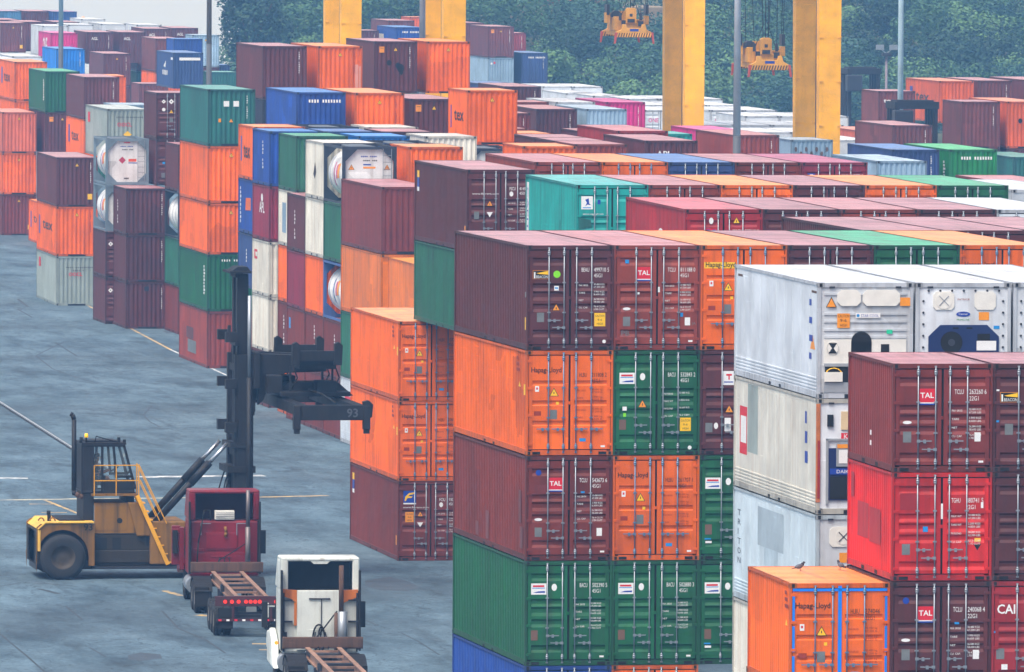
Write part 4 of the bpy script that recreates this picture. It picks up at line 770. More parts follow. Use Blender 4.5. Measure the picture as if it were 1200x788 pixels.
def leaf_mesh(h,style,side):
    """door leaf: flat border, recessed horizontal corrugations, hinges on the outer edge"""
    b=MB(); w=1.112; x0=.078 if side<0 else W-.078-w; x1=x0+w; z0,z1=.168,h-.142; y=.014; dp=.034
    k=h/2.9
    rec=[(.83,.97),(1.38,1.53),(1.94,2.09)] if style=='h' else [(.34,.56),(1.05,1.26),(1.27,1.53),(1.61,1.84),(2.33,2.54)]
    if style=='w' and h<2.7: rec=[(.36,.60),(1.10,1.32),(1.36,1.60),(1.66,1.90),(2.38,2.62)]
    rec=[(h-bb*k,h-a*k) for a,bb in rec][::-1]
    e=.10
    b.face([(x0,y,z0),(x0+e,y,z0),(x0+e,y,z1),(x0,y,z1)]); b.face([(x1-e,y,z0),(x1,y,z0),(x1,y,z1),(x1-e,y,z1)])
    z=z0; xa,xb=x0+e,x1-e
    for r0,r1 in rec:
        b.face([(xa,y,z),(xb,y,z),(xb,y,r0),(xa,y,r0)])
        s=(r1-r0)*(.36 if style=='w' else .22)
        b.face([(xa,y,r0),(xb,y,r0),(xb,y+dp,r0+s),(xa,y+dp,r0+s)])
        b.face([(xa,y+dp,r0+s),(xb,y+dp,r0+s),(xb,y+dp,r1-s*.6),(xa,y+dp,r1-s*.6)])
        b.face([(xa,y+dp,r1-s*.6),(xb,y+dp,r1-s*.6),(xb,y,r1),(xa,y,r1)])
        for x in (xa,xb): b.face([(x,y,r0),(x,y+dp,r0+s),(x,y+dp,r1-s*.6),(x,y,r1)])
        z=r1
    b.face([(xa,y,z),(xb,y,z),(xb,y,z1),(xa,y,z1)])
    for xx0,xx1,za,zb in ((x0,x1,z1,z1),(x0,x1,z0,z0)): b.face([(xx0,y,za),(xx1,y,za),(xx1,y+.03,zb),(xx0,y+.03,zb)])
    for x in (x0,x1): b.face([(x,y,z0),(x,y,z1),(x,y+.03,z1),(x,y+.03,z0)])
    hx=(x0-.045,x0+.09) if side<0 else (x1-.09,x1+.045)
    for t in (.06,.37,.66,.95):
        zc=z0+(z1-z0)*t-.02; b.box(hx[0],hx[1],-.008,.03,zc-.035,zc+.035)
    if side<0: b.box(x1-.02,x1+.05,-.006,.02,h*.5-.04,h*.5+.04)
    return slots(b.mesh('container_door'),[DUMMY])
def bar_mesh(h):
    b=MB(); 
    b.cyl((0,-.016,.07),(0,-.016,h-.06),.0165,n=8)
    for z in (h-.07,.085): b.box(-.028,.028,-.03,.012,z-.02,z+.02)
    for z in (h-.215,.235): b.cyl((0,-.016,z-.07),(0,-.016,z-.02),.024,.042,n=8); b.cyl((0,-.016,z-.02),(0,-.016,z+.04),.042,n=8); b.cyl((0,-.016,z+.04),(0,-.016,z+.09),.042,.02,n=8)
    for z in (h*.645,h*.36): b.box(-.045,.045,-.034,.014,z-.018,z+.018)
    return slots(b.mesh('locking_bar'),[DUMMY])
def handle_mesh():
    b=MB(); b.bar((0,-.03,0),(.33,-.026,.004),.018,.028); b.box(.13,.19,-.045,.012,-.05,.035); b.box(-.03,.05,-.036,.0,-.035,.035)
    return slots(b.mesh('door_handle'),[DUMMY])
RODX=(.62,1.045,1.395,1.82)
FLATC=('YO',)
def dark_of(c): return weather('frame_'+c,tuple(int(v*.86) for v in COL[c]),rough=.55,dirt=.5,rust=.7,grime=(40,30,28))
def casting_of(c): return weather('casting_'+c,tuple(int(v*.6+22) for v in COL[c]),rough=.65,dirt=.6,rust=.9)
def container(x,y,z,rot,L,h,kind,code,mk,label,group):
    ln=6.058 if L==20 else 12.192
    if kind=='t': return tank(x,y,z,rot,h,code,mk,label,group)
    reefer=kind in('R1','R2','R3','R4','w') or (code=='WH')
    cat='reefer container' if reefer else 'container'
    root=empty('refrigerated_container' if reefer else 'shipping_container',(x,y,z),R_(rot),label,cat,group or None)
    fk='d' if kind=='d' else 'n'
    P,F,K=paint(code),dark_of(code),casting_of(code)
    fl=2 if reefer else (1 if code in FLATC else 0)
    obj('frame',cached(('f',ln,h,fk),lambda:frame_mesh(ln,h,fk)),[F,None,K],root)
    sm=cached(('s',ln,h,fl),lambda:side_mesh(ln,h,fl))
    obj('side_wall',sm,[P],root)
    o=obj('side_wall',sm,[P],root); o.scale=(-1,1,1); o.location=(W,0,0)
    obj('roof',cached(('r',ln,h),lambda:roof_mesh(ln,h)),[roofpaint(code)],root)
    obj('end_wall',cached(('b',ln,h),lambda:back_mesh(ln,h)),[P],root)
    d=Deco(h,ln)
    if kind=='d':
        st='h' if mk[:2]=='hl' else 'w'
        steel=GALVB if st=='h' else GALV
        lm=cached(('dl',h,st),lambda:leaf_mesh(h,st,-1)); rm=cached(('dr',h,st),lambda:leaf_mesh(h,st,1)); bm=cached(('bar',h),lambda:bar_mesh(h)); hm=cached('hnd',handle_mesh)
        D=[obj('door',lm,[P],root),obj('door',rm,[P],root)]
        for i,xr in enumerate(RODX):
            obj('locking_bar',bm,[steel],D[i//2],(xr,0,0))
        t=h*.285; hl=st=='h'
        for i,(xr,zz,sx) in enumerate(((RODX[0],t,1 if not hl else -1),(RODX[1],t-.2 if not hl else t-.1,-1),(RODX[2],t,1),(RODX[3],t-.2 if not hl else t-.1,-1 if not hl else 1))):
            if hl: zz=t-.1
            q=obj('door_handle',hm,[steel],D[i//2],(xr,0,zz)); q.scale=(sx,1,1)
        d.y0=.014
        marks_door(d,code,mk)
    elif kind in('R1','R2','R3','R4'): reefer_end(root,d,h,kind,code,P,F)
    else:
        obj('end_wall',cached(('n',h,fl),lambda:nose_mesh(h,fl)),[P],root)
        d.y0=.016; marks_nose(d,code,mk)
    if mk=='triton' or 'triton' in mk:
        [d.text('side_lettering',M('letter_slate',(70,78,92),.6),ch,.55,.72+i*.25,.16,width=.5 if ch!='I' else .14,face='s') for i,ch in enumerate('TRITON')]; d.rect('paint_patch',paint('LB5'),3.6,.3,7.4,1.3,'s'); d.rect('paint_patch',paint('LB5'),4.6,1.3,6.6,1.75,'s')
    if mk=='rl': d.rect('side_lettering',REDL,.8,.75,1.9,2.0,'s'); d.rect('side_lettering',WHITE,.95,1.0,1.8,1.7,'s',1); d.rect('paint_patch',paint('GY'),2.0,.12,3.5,1.9,'s'); d.ticks('side_number',BLU,10.4,.4,3,hh=.3,w=.4,step=.5,face='s',gap=9)
    if kind=='R1': d.ticks('side_number',BLU,10.9,.45,4,hh=.16,w=.5,step=.45,face='s',gap=9); d.tri('warning_sign',AMBER,11.4,1.35,1.7,.35,'s'); d.rect('side_marker',RUST,.4,.22,1.1,.28,'s'); d.rect('side_marker',RUST,11.2,.22,11.9,.28,'s')
    if mk[:3]=='hl:': d.tri('warning_sign',YEL,ln*.90,.9,1.05,.18,'s'); d.rect('side_marker',YEL,ln*.955,.95,ln*.975,1.25,'s'); d.ticks('side_number',BROWNL,ln*.86,.22,3,hh=.09,w=.5,step=.16,face='s',gap=9)
    if mk[:5]=='beau:' : d.rect('side_marker',YEL,ln*.965,2.0,ln*.985,2.35,'s'); d.rect('side_marker',PLATE,ln*.965,1.3,ln*.98,1.45,'s')
    if mk[:4]=='flo:' or mk[:5]=='flo2:': d.rect('side_number',BLU,.5,.6,1.0,.95,'s'); d.rect('side_number',YEL,.5,.35,1.0,.6,'s'); d.rect('side_number',WHITE,.5,.95,1.0,1.1,'s'); d.rect('side_marker',AMBER,ln*.95,2.0,ln*.97,2.35,'s')
    if code=='TL': d.rect('side_lettering',WHITE,.15,.25,.7,2.75,'s'); d.text('side_lettering',BLU,'CAPITAL',.25,.4,.35,width=2.2,face='s',rot=True,lift=2)
    if code=='RD2' and mk[:6]=='magu:M': d.disc('side_lettering',WHITE,7.2,1.2,.8,'s',ry=.45); d.disc('side_lettering',BLU,7.2,1.2,.35,'s',1,.3)
    if code=='RD': 
        for u,t in ((1.3,.95),(2.9,1.0)): d.rect('paint_patch',paint('RD2'),u,t,u+1.5,t+.85,'s')
        d.rect('paint_patch',paint('RD2'),.4,.3,.75,.9,'s')
    if code=='MR3': d.rect('side_marker',WHITE,2.9,1.75,3.1,1.87,'s'); d.rect('side_marker',WHITE,2.9,2.0,3.1,2.12,'s')
    if 'patch' in mk and code=='MR':
        for u,t,hh,ww in ((5.5,1.9,.8,.5),(3.8,2.3,.4,.4),(11.1,2.0,.6,.5),(10.9,1.0,.9,.4)): d.rect('paint_patch',paint('RB2'),u,t,u+ww,t+hh,'s')
    d.emit(root)
    return root
def reefer_end(root,d,h,kind,code,P,F):
    """machinery end of a refrigerated container"""
    WP=weather('reefer_panel',(214,220,226),rough=.4,dirt=.3,rust=.25,grime=(120,104,84)); NVY=M('unit_navy',(28,44,92),.4); GR=M('unit_grey',(160,166,172),.45,.2); CREAM=M('unit_cream',(214,190,150),.6)
    e=MB(); e.box(.085,W-.085,.03,.06,.142,h-.112)
    if kind=='R1':
        for z in (2.62,2.12,1.93,1.72,1.54): e.box(.17,W-.17,.006,.03,z-.028,z+.028)
    obj('end_wall',e,[WP],root)
    b=MB()
    for x in (.3,W-.45):
        b.box(x,x+.14,-.01,.02,h-.135,h-.09)
    obj('lashing_bracket',b,[DARKSTEEL],root)
    stripes(d,.25,.55,t=.02,hh=.045); stripes(d,1.95,2.25,t=.02,hh=.045)
    if kind=='R1':
        u=MB(); u.box(.17,W-.17,.0,.03,.82,1.48); obj('machine_panel',u,[BONE],root)
        v=MB(); v.disc=None
        for x0,x1 in ((.5,1.1),(1.15,2.1)):
            pl=[(x0+.1,2.32),(x1-.1,2.32),(x1,2.42),(x1,2.62),(x1-.1,2.72),(x0+.1,2.72),(x0,2.62),(x0,2.42)]; v.prism(pl,-.012,.02)
        v.cyl((.39,-.01,1.26),(.39,.01,1.26),.17,n=20)
        obj('access_port',v,[BONE],root)
        k=MB(); k.cyl((.39,-.014,1.26),(.39,-.012,1.26),.15,n=20,m=0); k.box(.86,1.38,-.012,0,1.1,1.42); k.cyl((1.12,-.012,1.42),(1.12,.0,1.42),.26,n=20); k.box(1.62,1.83,-.012,0,1.14,1.36); k.box(.2,.85,.0,.03,.17,.82); k.box(.85,W-.17,.0,.03,.17,.82); obj('fan_opening',k,[BLACK],root)
        q=MB(); q.cyl((.39,-.018,1.26),(.39,-.016,1.26),.145,n=20); obj('fan_guard',q,[BONE],root)
        q=MB(); q.poly=None; q.prism([(.28,1.13),(.5,1.13),(.41,1.26),(.5,1.39),(.28,1.39),(.37,1.26)],-.022,-.019); obj('fan_blade',q,[BLACK],root)
        q=MB(); q.box(.18,.64,-.05,.0,.42,.66); obj('control_box',q,[BONE],root)
        q=MB(); q.box(.17,W-.17,-.006,.03,.145,.40); q.box(.17,W-.17,-.02,.0,.8,.88); obj('kick_plate',q,[GR],root)
        q=MB(); q.tube([(.42+.2*math.cos(a*.5),-.03,.62+.14*math.sin(a*.5)) for a in range(14)],.014,6); obj('power_cable',q,[YEL],root)
        d.y0=.0
        d.tri('warning_sign',BLACK,.35,.35,.62,.14,lift=1); d.tri('warning_sign',AMBER,.35,.385,.605,.115,lift=2); d.rect('sign',AMBER,2.1,.37,2.36,.58,lift=1)
        d.rect('height_sign',AMBER,.5,.77,.82,1.13,lift=4); d.text('height_sign',INK,'CAUTION',.52,.87,.075,width=.28,lift=5); d.text('height_sign',INK,'9-6',.57,.98,.075,width=.17,lift=5); d.text('height_sign',INK,'HIGH',.57,1.1,.075,width=.18,lift=5)
        d.rect('logo',WHITE,.97,.76,1.6,.88,lift=4); d.text('logo',BLU,'STAR COOL',1.1,.86,.07,width=.46,lift=5); d.disc('logo',CYAN,1.03,.82,.04,lift=5)
        d.rect('sticker',M('sticker_teal',(40,200,150),.5),1.76,1.18,1.91,1.28,lift=4); d.rect('sticker',YEL,1.0,1.33,1.2,1.39,lift=4)
    elif kind=='R2':
        v=MB(); 
        for cx in (.72,1.78):
            v.prism([(cx-.2,2.22),(cx+.2,2.22),(cx+.27,2.3),(cx+.27,2.6),(cx+.2,2.68),(cx-.2,2.68),(cx-.27,2.6),(cx-.27,2.3)],.005,.03)
        v.cyl((.72,-.004,2.45),(.72,.01,2.45),.21,n=20); obj('access_port',v,[BONE],root)
        q=MB(); q.bar((.6,-.008,2.33),(.84,-.008,2.57),.012,.02); q.bar((.6,-.008,2.57),(.84,-.008,2.33),.012,.02); obj('port_handle',q,[GR],root)
        b=MB(); b.prism([(.33,.5),(2.13,.5),(2.13,1.55),(1.83,1.84),(.63,1.84),(.33,1.55)],-.01,.02); obj('machine_panel',b,[NVY],root)
        f=MB(); f.cyl((.92,-.02,1.4),(.92,.0,1.4),.28,n=24); f.box(1.58,1.9,-.016,0,1.45,1.62); f.box(.95,1.1,-.014,0,1.74,1.78); f.box(1.3,1.45,-.014,0,1.74,1.78); obj('fan_opening',f,[BLACK],root)
        f=MB(); f.cyl((.92,-.026,1.4),(.92,-.02,1.4),.09,n=16); obj('fan_hub',f,[M('fan_grey',(52,56,66),.5)],root)
        bl=MB()
        for i in range(7): 
            z=.7+i*.29
            for x in (.2,W-.2): bl.cyl((x,.0,z),(x,.03,z),.028,n=8)
        for i in range(7): bl.cyl((.33+i*.3,.0,h-.2),(.33+i*.3,.03,h-.2),.028,n=8)
        obj('panel_bolts',bl,[DARKSTEEL],root)
        d.y0=.025; d.text('stencil',BROWNL,'PATRICK',1.07,.44,.045,width=.32)
        d.disc('logo',BLU,1.22,.79,.18,lift=1,ry=.065); d.text('logo',WHITE,'Carrier',1.1,.81,.05,width=.24,lift=2); d.text('logo',M('logo_green',(30,140,70),.5),'PRIMELINE',1.05,.95,.045,width=.33,lift=2)
        d.rect('sign',AMBER,1.62,.74,1.88,.94,lift=1); d.rect('sticker',CYAN,2.0,1.08,2.15,1.16,lift=1); d.rect('data_plate',WHITE,1.56,1.46,2.06,1.7,lift=20)
    elif kind=='R3':
        RP=M('rust_post',(188,110,60),.8,0,.35); q=MB(); q.box(-.003,.09,-.009,.1,.3,h-.13); obj('corner_post',q,[RP],root)
        v=MB(); v.box(.62,1.6,.0,.03,2.12,2.58); v.box(1.75,2.2,.0,.03,2.12,2.58); obj('access_port',v,[CREAM],root)
        b=MB(); b.box(.3,2.14,-.008,.02,.35,1.62); b.box(.24,2.2,.0,.02,1.62,1.66); obj('machine_panel',b,[NVY],root)
        q=MB(); q.box(.24,.3,-.02,.02,.25,1.9); q.box(2.14,2.2,-.02,.02,.25,1.9); q.box(.24,2.2,-.02,.02,1.85,1.9); obj('machine_frame',q,[GR],root)
        q=MB(); q.box(.5,1.05,-.03,.0,1.2,1.78); obj('control_box',q,[GR],root); q=MB(); q.box(.27,.42,-.02,.03,2.2,2.5); q.box(.34,2.1,-.014,.0,.38,.95); obj('fan_opening',q,[BLACK],root)
        d.y0=.0; d.rect('sign',REDL,.62,.86,1.0,1.04,lift=1); d.text('sign',WHITE,'K',.68,1.01,.13,lift=2); d.rect('logo',BLU,.34,1.75,2.0,1.9,lift=12); d.text('logo',WHITE,'DAIKIN',.5,1.87,.09,width=.45,lift=13); d.rect('sticker',AMBER,.52,1.14,1.0,1.24,lift=18); d.rect('data_plate',WHITE,.56,1.28,.98,1.62,lift=18)
        d.rect('post_lettering',M('post_red',(150,40,34),.7),.02,1.05,.09,2.5,lift=6); d.ticks('post_lettering',WHITE,.035,1.1,9,step=.15,w=.04,lift=7) if False else None
    else:
        v=MB(); v.prism([(.42,2.1),(.95,2.1),(1.02,2.18),(1.02,2.52),(.95,2.6),(.42,2.6),(.35,2.52),(.35,2.18)],.005,.03); v.cyl((.7,-.004,2.35),(.7,.01,2.35),.2,n=20); obj('access_port',v,[BONE],root)
        q=MB(); q.bar((.58,-.008,2.23),(.82,-.008,2.47),.012,.02); q.bar((.58,-.008,2.47),(.82,-.008,2.23),.012,.02); obj('port_handle',q,[DARKSTEEL],root)
        d.y0=.025; d.rect('sign',AMBER,.6,.95,1.0,1.2,lift=1)
def tank(x,y,z,rot,h,code,mk,label,group):
    ln=6.058; fc={'DK':(38,46,60),'BF':(60,92,150),'GF':(104,122,134)}[code]
    FM=weather('tankframe_'+code,fc,rough=.5,dirt=.3,rust=.25); TW=weather('tank_white',(224,226,226),rough=.35,dirt=.4,rust=.1,grime=(120,104,90))
    root=empty('tank_container',(x,y,z),R_(rot),label,'tank container',group or None)
    def fr():
        b=MB(); t=.14
        for yy in (0,ln-t):
            for xx in (0,W-t): b.box(xx,xx+t,yy,yy+t,0,h)
            b.box(t,W-t,yy+.01,yy+t-.01,h-t,h-.004); b.box(t,W-t,yy+.01,yy+t-.01,.004,t)
        for xx in (0,W-.1): 
            for zz in (.02,h-.12): b.box(xx+.01,xx+.09,t,ln-t,zz,zz+.1)
        for yy in (.02,ln-.12):
            for sx in (0,1):
                for sz in (0,1):
                    X=lambda u: u if sx==0 else W-u
                    Zz=lambda v: v if sz==0 else h-v
                    b.prism([(X(t),Zz(t)),(X(.66),Zz(t)),(X(t),Zz(.66))],yy,yy+.08)
        return slots(b.mesh('tank_frame'),[DUMMY])
    obj('frame',cached(('tf',h),fr),[FM],root)
    def vs():
        b=MB(); r=1.1; b.lathe([(0.01,.22),(.5,.25),(.85,.34),(1.04,.5),(r,.7),(r,1.6),(r+.03,1.62),(r+.03,1.70),(r,1.72),(r,3.0),(r+.03,3.02),(r+.03,3.1),(r,3.12),(r,4.4),(r+.03,4.42),(r+.03,4.5),(r,4.52),(r,ln-.7),(1.04,ln-.5),(.85,ln-.34),(.01,ln-.22)],(W/2,0,h/2),n=28)
        return slots(b.mesh('tank_vessel'),[DUMMY])
    ve=obj('vessel',cached(('tv',h),vs),[TW],root)
    def ep():
        b=MB(); c=.5; b.prism([(.15+c,.15),(W-.15-c,.15),(W-.15,.15+c),(W-.15,h-.15-c),(W-.15-c,h-.15),(.15+c,h-.15),(.15,h-.15-c),(.15,.15+c)],.13,.3); return slots(b.mesh('tank_end_plate'),[DUMMY])
    obj('end_plate',cached(('te',h),ep),[TW],root)
    def ww():
        b=MB(); b.box(.75,1.7,.3,ln-.3,h-.1,h-.06); 
        for i in range(11): b.box(.76,1.69,.5+i*.5,.53+i*.5,h-.06,h-.03)
        return slots(b.mesh('tank_walkway'),[DUMMY])
    obj('walkway',cached(('tw',h),ww),[GALV],root)
    def ld():
        b=MB()
        for xx in (1.82,2.2): b.bar((xx,-.02,.2),(xx,-.02,h-.1),.03,.03)
        for i in range(7): b.bar((1.82,-.02,.4+i*.3),(2.2,-.02,.4+i*.3),.025,.025)
        return slots(b.mesh('tank_ladder'),[DUMMY])
    obj('ladder',cached(('tl',h),ld),[GALV],root)
    d=Deco(h,ln,y0=.126)
    if mk in('tank1','tank7'):
        d.ticks('lettering',BLU,.85,.42,9,vert=False,step=.08,hh=.06); d.ticks('lettering',INK,.95,.6,8,vert=False,step=.08,hh=.06)
        if mk=='tank1': warn(d,.42,.82,.12,AMBER); warn(d,2.02,.82,.12,AMBER); d.rect('sign',BLU,.95,.78,1.3,.84); d.rect('sign',AMBER,.95,.9,1.5,.98)
        else:
            d.rect('sign',REDL,1.05,.2,1.4,.26); d.poly('placard',M('placard_red',(176,40,66),.5),[(.75,h-1.22),(.95,h-1.02),(1.15,h-1.22),(.95,h-1.42)]); d.rect('sign',M('sign_orange',(226,84,40),.5),1.3,1.15,1.75,1.3); d.rect('sign',BLU,1.3,1.35,1.8,1.4); d.ticks('lettering',INK,1.05,h-.4,4,vert=False,step=.07,hh=.09)
    d.emit(root)
    m=MB(); mats=[AMBER,PINKL,BLU]
    # curved markings on the vessel's left flank
    def patch(y0,y1,a0,a1,mi,r=1.108):
        for i in range(4):
            t0=a0+(a1-a0)*i/4; t1=a0+(a1-a0)*(i+1)/4
            m.face([(W/2-r*math.cos(t),yy,h/2+r*math.sin(t)) for t,yy in ((t0,y0),(t0,y1),(t1,y1),(t1,y0))],mi)
    if mk in('tank1','tank2','tank8','tank7'):
        patch(1.9,2.5,-.15,.45,0); patch(2.6,2.9,-.2,.4,1); patch(3.4,3.6,-.5,.5,2 if mk!='tank1' else 1)
        obj('flank_marking',m,mats,root)
    return root
for args in CONT: container(*args)
# ------------------------------------------------------------------ wheels
def wheel(parent,x,y,z,r,w,axis='y',name='wheel',rimmat=None):
    """tyre with shoulders; the rim is its child"""
    d=(0,1,0) if axis=='y' else (1,0,0)
    t=MB(); h=w/2
    t.lathe([(r*.55,-h*.92),(r*.8,-h),(r*.95,-h*.86),(r,-h*.6),(r,h*.6),(r*.95,h*.86),(r*.8,h),(r*.55,h*.92)],(0,0,0),d,n=28)
    for i in range(28):
        a=2*math.pi*i/28
        for s in (-1,1):
            c=Vector((math.cos(a),0,math.sin(a))) if axis=='y' else Vector((0,math.cos(a),math.sin(a)))
            p=c*(r*1.0); q=Vector(d)*(s*h*.45)
            t.bar(p+q-c*.01,p+q+c*.018,w*.32,r*.09,up=d)
    o=obj(name,t,[RUBBER],parent,(x,y,z))
    m=MB(); m.lathe([(r*.55,-h*.8),(r*.5,-h*.8),(r*.42,-h*.3),(r*.2,-h*.35),(.001,-h*.45)],(0,0,0),d,n=20); m.lathe([(r*.55,h*.8),(r*.5,h*.8),(r*.42,h*.3),(r*.2,h*.35),(.001,h*.45)],(0,0,0),d,n=20)
    for i in range(8):
        a=2*math.pi*i/8; c=Vector((math.cos(a),0,math.sin(a))) if axis=='y' else Vector((0,math.cos(a),math.sin(a)))
        p=c*r*.3; m.cyl(p-Vector(d)*(h*.42),p+Vector(d)*(h*.42),r*.03,n=6)
    obj('rim',m,[rimmat or DARKSTEEL],o)
    return o

# ------------------------------------------------------------------ empty-container handler with raised mast
def handler():
    root=empty('container_handler',(37.0,344.55,0),0,'yellow mast truck with raised empty spreader, driver in its high cab','container handler')
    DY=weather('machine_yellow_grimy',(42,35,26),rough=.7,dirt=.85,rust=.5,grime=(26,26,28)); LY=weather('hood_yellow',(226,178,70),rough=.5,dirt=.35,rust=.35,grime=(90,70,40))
    cw=MB(); cw.prism([(.36,.55),(.36,1.72),(.6,1.98),(2.42,1.98),(2.42,.5),(.4,.5)],.95,3.05); cw.box(.36,.46,.32,3.7,.52,1.75); obj('counterweight',cw,[DARKSTEEL if False else DY],root)
    def arch(y0,y1):
        pl=[(.36,.5),(.36,1.86),(.5,1.97),(2.42,1.97),(2.42,.48),(2.2,.48)]
        for k in range(13):
            a=R_(0+180*k/12)*1.0; pl.append((1.28+.98*math.cos(a)*.95,.78+.98*math.sin(a)))
        pl.append((.36,.6)); b.prism(pl[:6]+pl[6:-1],y0,y1)
    b=MB(); arch(.30,.36); arch(3.64,3.7); obj('rear_fender',b,[PAINTY],root)
    b=MB(); b.prism([(.38,1.80),(.66,2.05),(2.4,2.05),(2.4,1.985),(.68,1.985),(.42,1.76)],.25,3.75); b.box(.4,.5,.28,.32,1.0,1.76); obj('hood',b,[LY],root)
    b=MB(); b.box(1.2,2.1,.7,3.2,2.052,2.10); b.box(.78,.9,.6,.75,2.05,2.28); b.cyl((.82,.65,2.28),(.82,.65,2.42),.07,n=8); obj('engine_grille',b,[BLACK],root)
    b=MB(); b.tube([(.55+.1*math.cos(a*.5),.6,2.05+.12*math.sin(a*.5)) for a in range(7)],.03,6); b.tube([(.95+.1*math.cos(a*.5),.6,2.05+.12*math.sin(a*.5)) for a in range(7)],.03,6); obj('lifting_eye',b,[PAINTY],root)
    b=MB(); b.box(2.42,4.45,.75,3.3,.45,1.55); b.box(2.44,4.45,.70,.76,.55,1.0); obj('engine_bay',b,[DY],root)
    b=MB(); b.box(2.46,4.0,.72,.80,1.6,2.68); b.box(2.46,4.0,.8,3.2,2.6,2.68); b.box(2.5,3.6,.708,.722,1.7,2.6); obj('side_panel',b,[PAINTY],root)
    b=MB(); b.box(4.42,5.7,.55,3.5,.5,2.02); b.prism([(3.62,2.7),(4.0,2.7),(4.5,2.0),(4.42,1.5),(3.95,1.5)],.6,.68); obj('front_fender',b,[PAINTY],root)
    b=MB(); 
    for x in (2.6,3.1): b.box(x,x+.3,.735,.752,1.05,1.45)
    b.box(2.5,4.4,.735,.75,.98,1.02); b.cyl((3.35,.70,2.05),(3.35,.72,2.05),.1,n=10); b.box(4.3,4.45,.735,.75,1.15,1.5); obj('access_hatch',b,[BLACK],root)
    d=MB()
    V,F,w=glyphs('93',True); mats=[INK]
    for vx,vy in V: d.v.append((2.02+vx*.34,.246,1.74+vy*.34))
    for f in F: d.f.append(f); d.m.append(0); d.sm.append(False)
    obj('fleet_number',d,[BLACK],root)
    b=MB(); b.box(.4,7.6,.9,3.1,.32,.62); b.box(2.4,5.5,.45,.9,.36,.44); b.box(5.6,8.0,.8,3.2,.55,1.5); obj('chassis',b,[DARKSTEEL],root)
    b=MB(); b.box(2.08,2.45,.9,3.0,2.0,2.98); b.box(3.6,3.9,1.0,3.0,2.6,2.95); obj('cab_pillar',b,[MASTM],root)
    b=MB(); b.box(2.35,4.0,.55,3.2,2.93,3.0); obj('platform',b,[PAINTY],root)
    # cab
    cab=MB(); y0,y1=.95,2.85
    fr=[((2.05,3.0),(2.05,4.72)),((2.42,3.0),(2.42,4.72)),((2.75,3.0),(2.75,4.72)),((3.25,3.55),(3.15,4.72)),((3.92,3.2),(3.52,4.72)),((2.05,3.05),(3.9,3.05)),((3.2,3.6),(3.85,3.6)),((2.05,4.7),(3.55,4.7))]
    for yy in (y0,y1):
        for a,c in fr: cab.bar((a[0],yy,a[1]),(c[0],yy,c[1]),.08,.09)
    for x,z in ((2.05,4.7),(3.53,4.7),(3.92,3.2),(2.05,3.05)): cab.bar((x,y0,z),(x,y1,z),.08,.08)
    cab.box(2.05,2.4,y0-.02,y0+.02,3.0,4.7); cab.box(2.75,3.9,y0-.02,y0+.02,3.0,3.5); cab.box(2.05,2.09,y0,y1,3.0,4.7); cab.box(2.05,3.95,y0,y1,2.98,3.04)
    c=obj('cab',cab,[MASTM],root)
    g=MB(); g.face([(2.44,y0+.05,3.08),(2.74,y0+.05,3.08),(2.74,y0+.05,4.66),(2.44,y0+.05,4.66)]); g.face([(2.78,y0+.05,3.5),(3.82,y0+.05,3.5),(3.52,y0+.05,4.66),(2.78,y0+.05,4.66)]); g.face([(3.92,y0+.05,3.25),(3.92,y1-.05,3.25),(3.53,y1-.05,4.66),(3.53,y0+.05,4.66)]); g.face([(2.44,y1-.03,3.1),(3.8,y1-.03,3.5),(3.5,y1-.03,4.66),(2.44,y1-.03,4.66)]); obj('cab_window',g,[GLASS],c)
    b=MB(); b.box(2.02,3.6,y0-.05,y1+.05,4.72,4.80); b.box(2.2,3.3,y0+.3,y1-.3,4.8,4.86); obj('cab_roof',b,[MASTM],c)
    b=MB(); b.tube([(2.5,1.1,4.8),(2.55,1.1,5.02),(2.9,1.1,4.92),(3.3,1.1,4.82)],.02,6); b.box(3.3,3.4,1.0,1.1,4.8,4.98); b.box(3.5,3.6,1.0,1.1,4.72,4.9); b.cyl((1.98,.9,4.8),(2.0,.9,5.0),.06,n=8); obj('work_lamp',b,[BLACK],c)
    b=MB(); b.cyl((2.2,1.1,4.8),(2.2,1.1,4.98),.03,n=8); obj('beacon_stem',b,[BLACK],c); b=MB(); b.cyl((2.2,1.1,4.98),(2.2,1.1,5.12),.07,.055,n=10); obj('beacon',b,[BEACON],c)
    b=MB(); b.box(2.5,2.98,1.6,2.2,3.25,3.42); b.box(2.42,2.55,1.6,2.2,3.4,4.2); obj('seat',b,[BLACK],c)
    b=MB(); b.bar((3.45,1.9,3.1),(3.3,1.9,3.75),.06,.06); b.lathe([(.17,-.015),(.2,0),(.17,.015)],(3.28,1.9,3.8),(-.5,0,.86),16); obj('steering_wheel',b,[BLACK],c)
    # exhaust
    b=MB(); b.tube([(1.78,1.0,2.95),(1.75,1.0,3.1),(1.75,1.0,5.62),(1.70,1.0,5.78),(1.62,1.0,5.82)],.085,10); obj('exhaust_pipe',b,[MASTM],root)
    b=MB(); b.tube([(2.1,1.0,2.9),(1.95,1.0,2.9),(1.8,1.0,3.0)],.09,10); obj('exhaust_elbow',b,[RUST],root)
    # railings and stairs
    b=MB()
    for z in (3.48,4.02): b.bar((2.42,.5,z),(4.0,.5,z),.035,.035)
    for x in (2.42,3.2,4.0): b.bar((x,.5,2.95),(x,.5,4.02),.035,.035)
    for yy in (.5,1.1): b.bar((4.0,yy,4.05),(5.0,yy,1.95),.035,.035); b.bar((4.05,yy,3.5),(4.75,yy,2.05),.035,.035); b.bar((4.0,yy,2.9),(4.0,yy,4.05),.04,.04); 
    obj('handrail',b,[weather('rail_yellow',(232,164,24),rough=.5,dirt=.3,rust=.3)],root)
    b=MB()
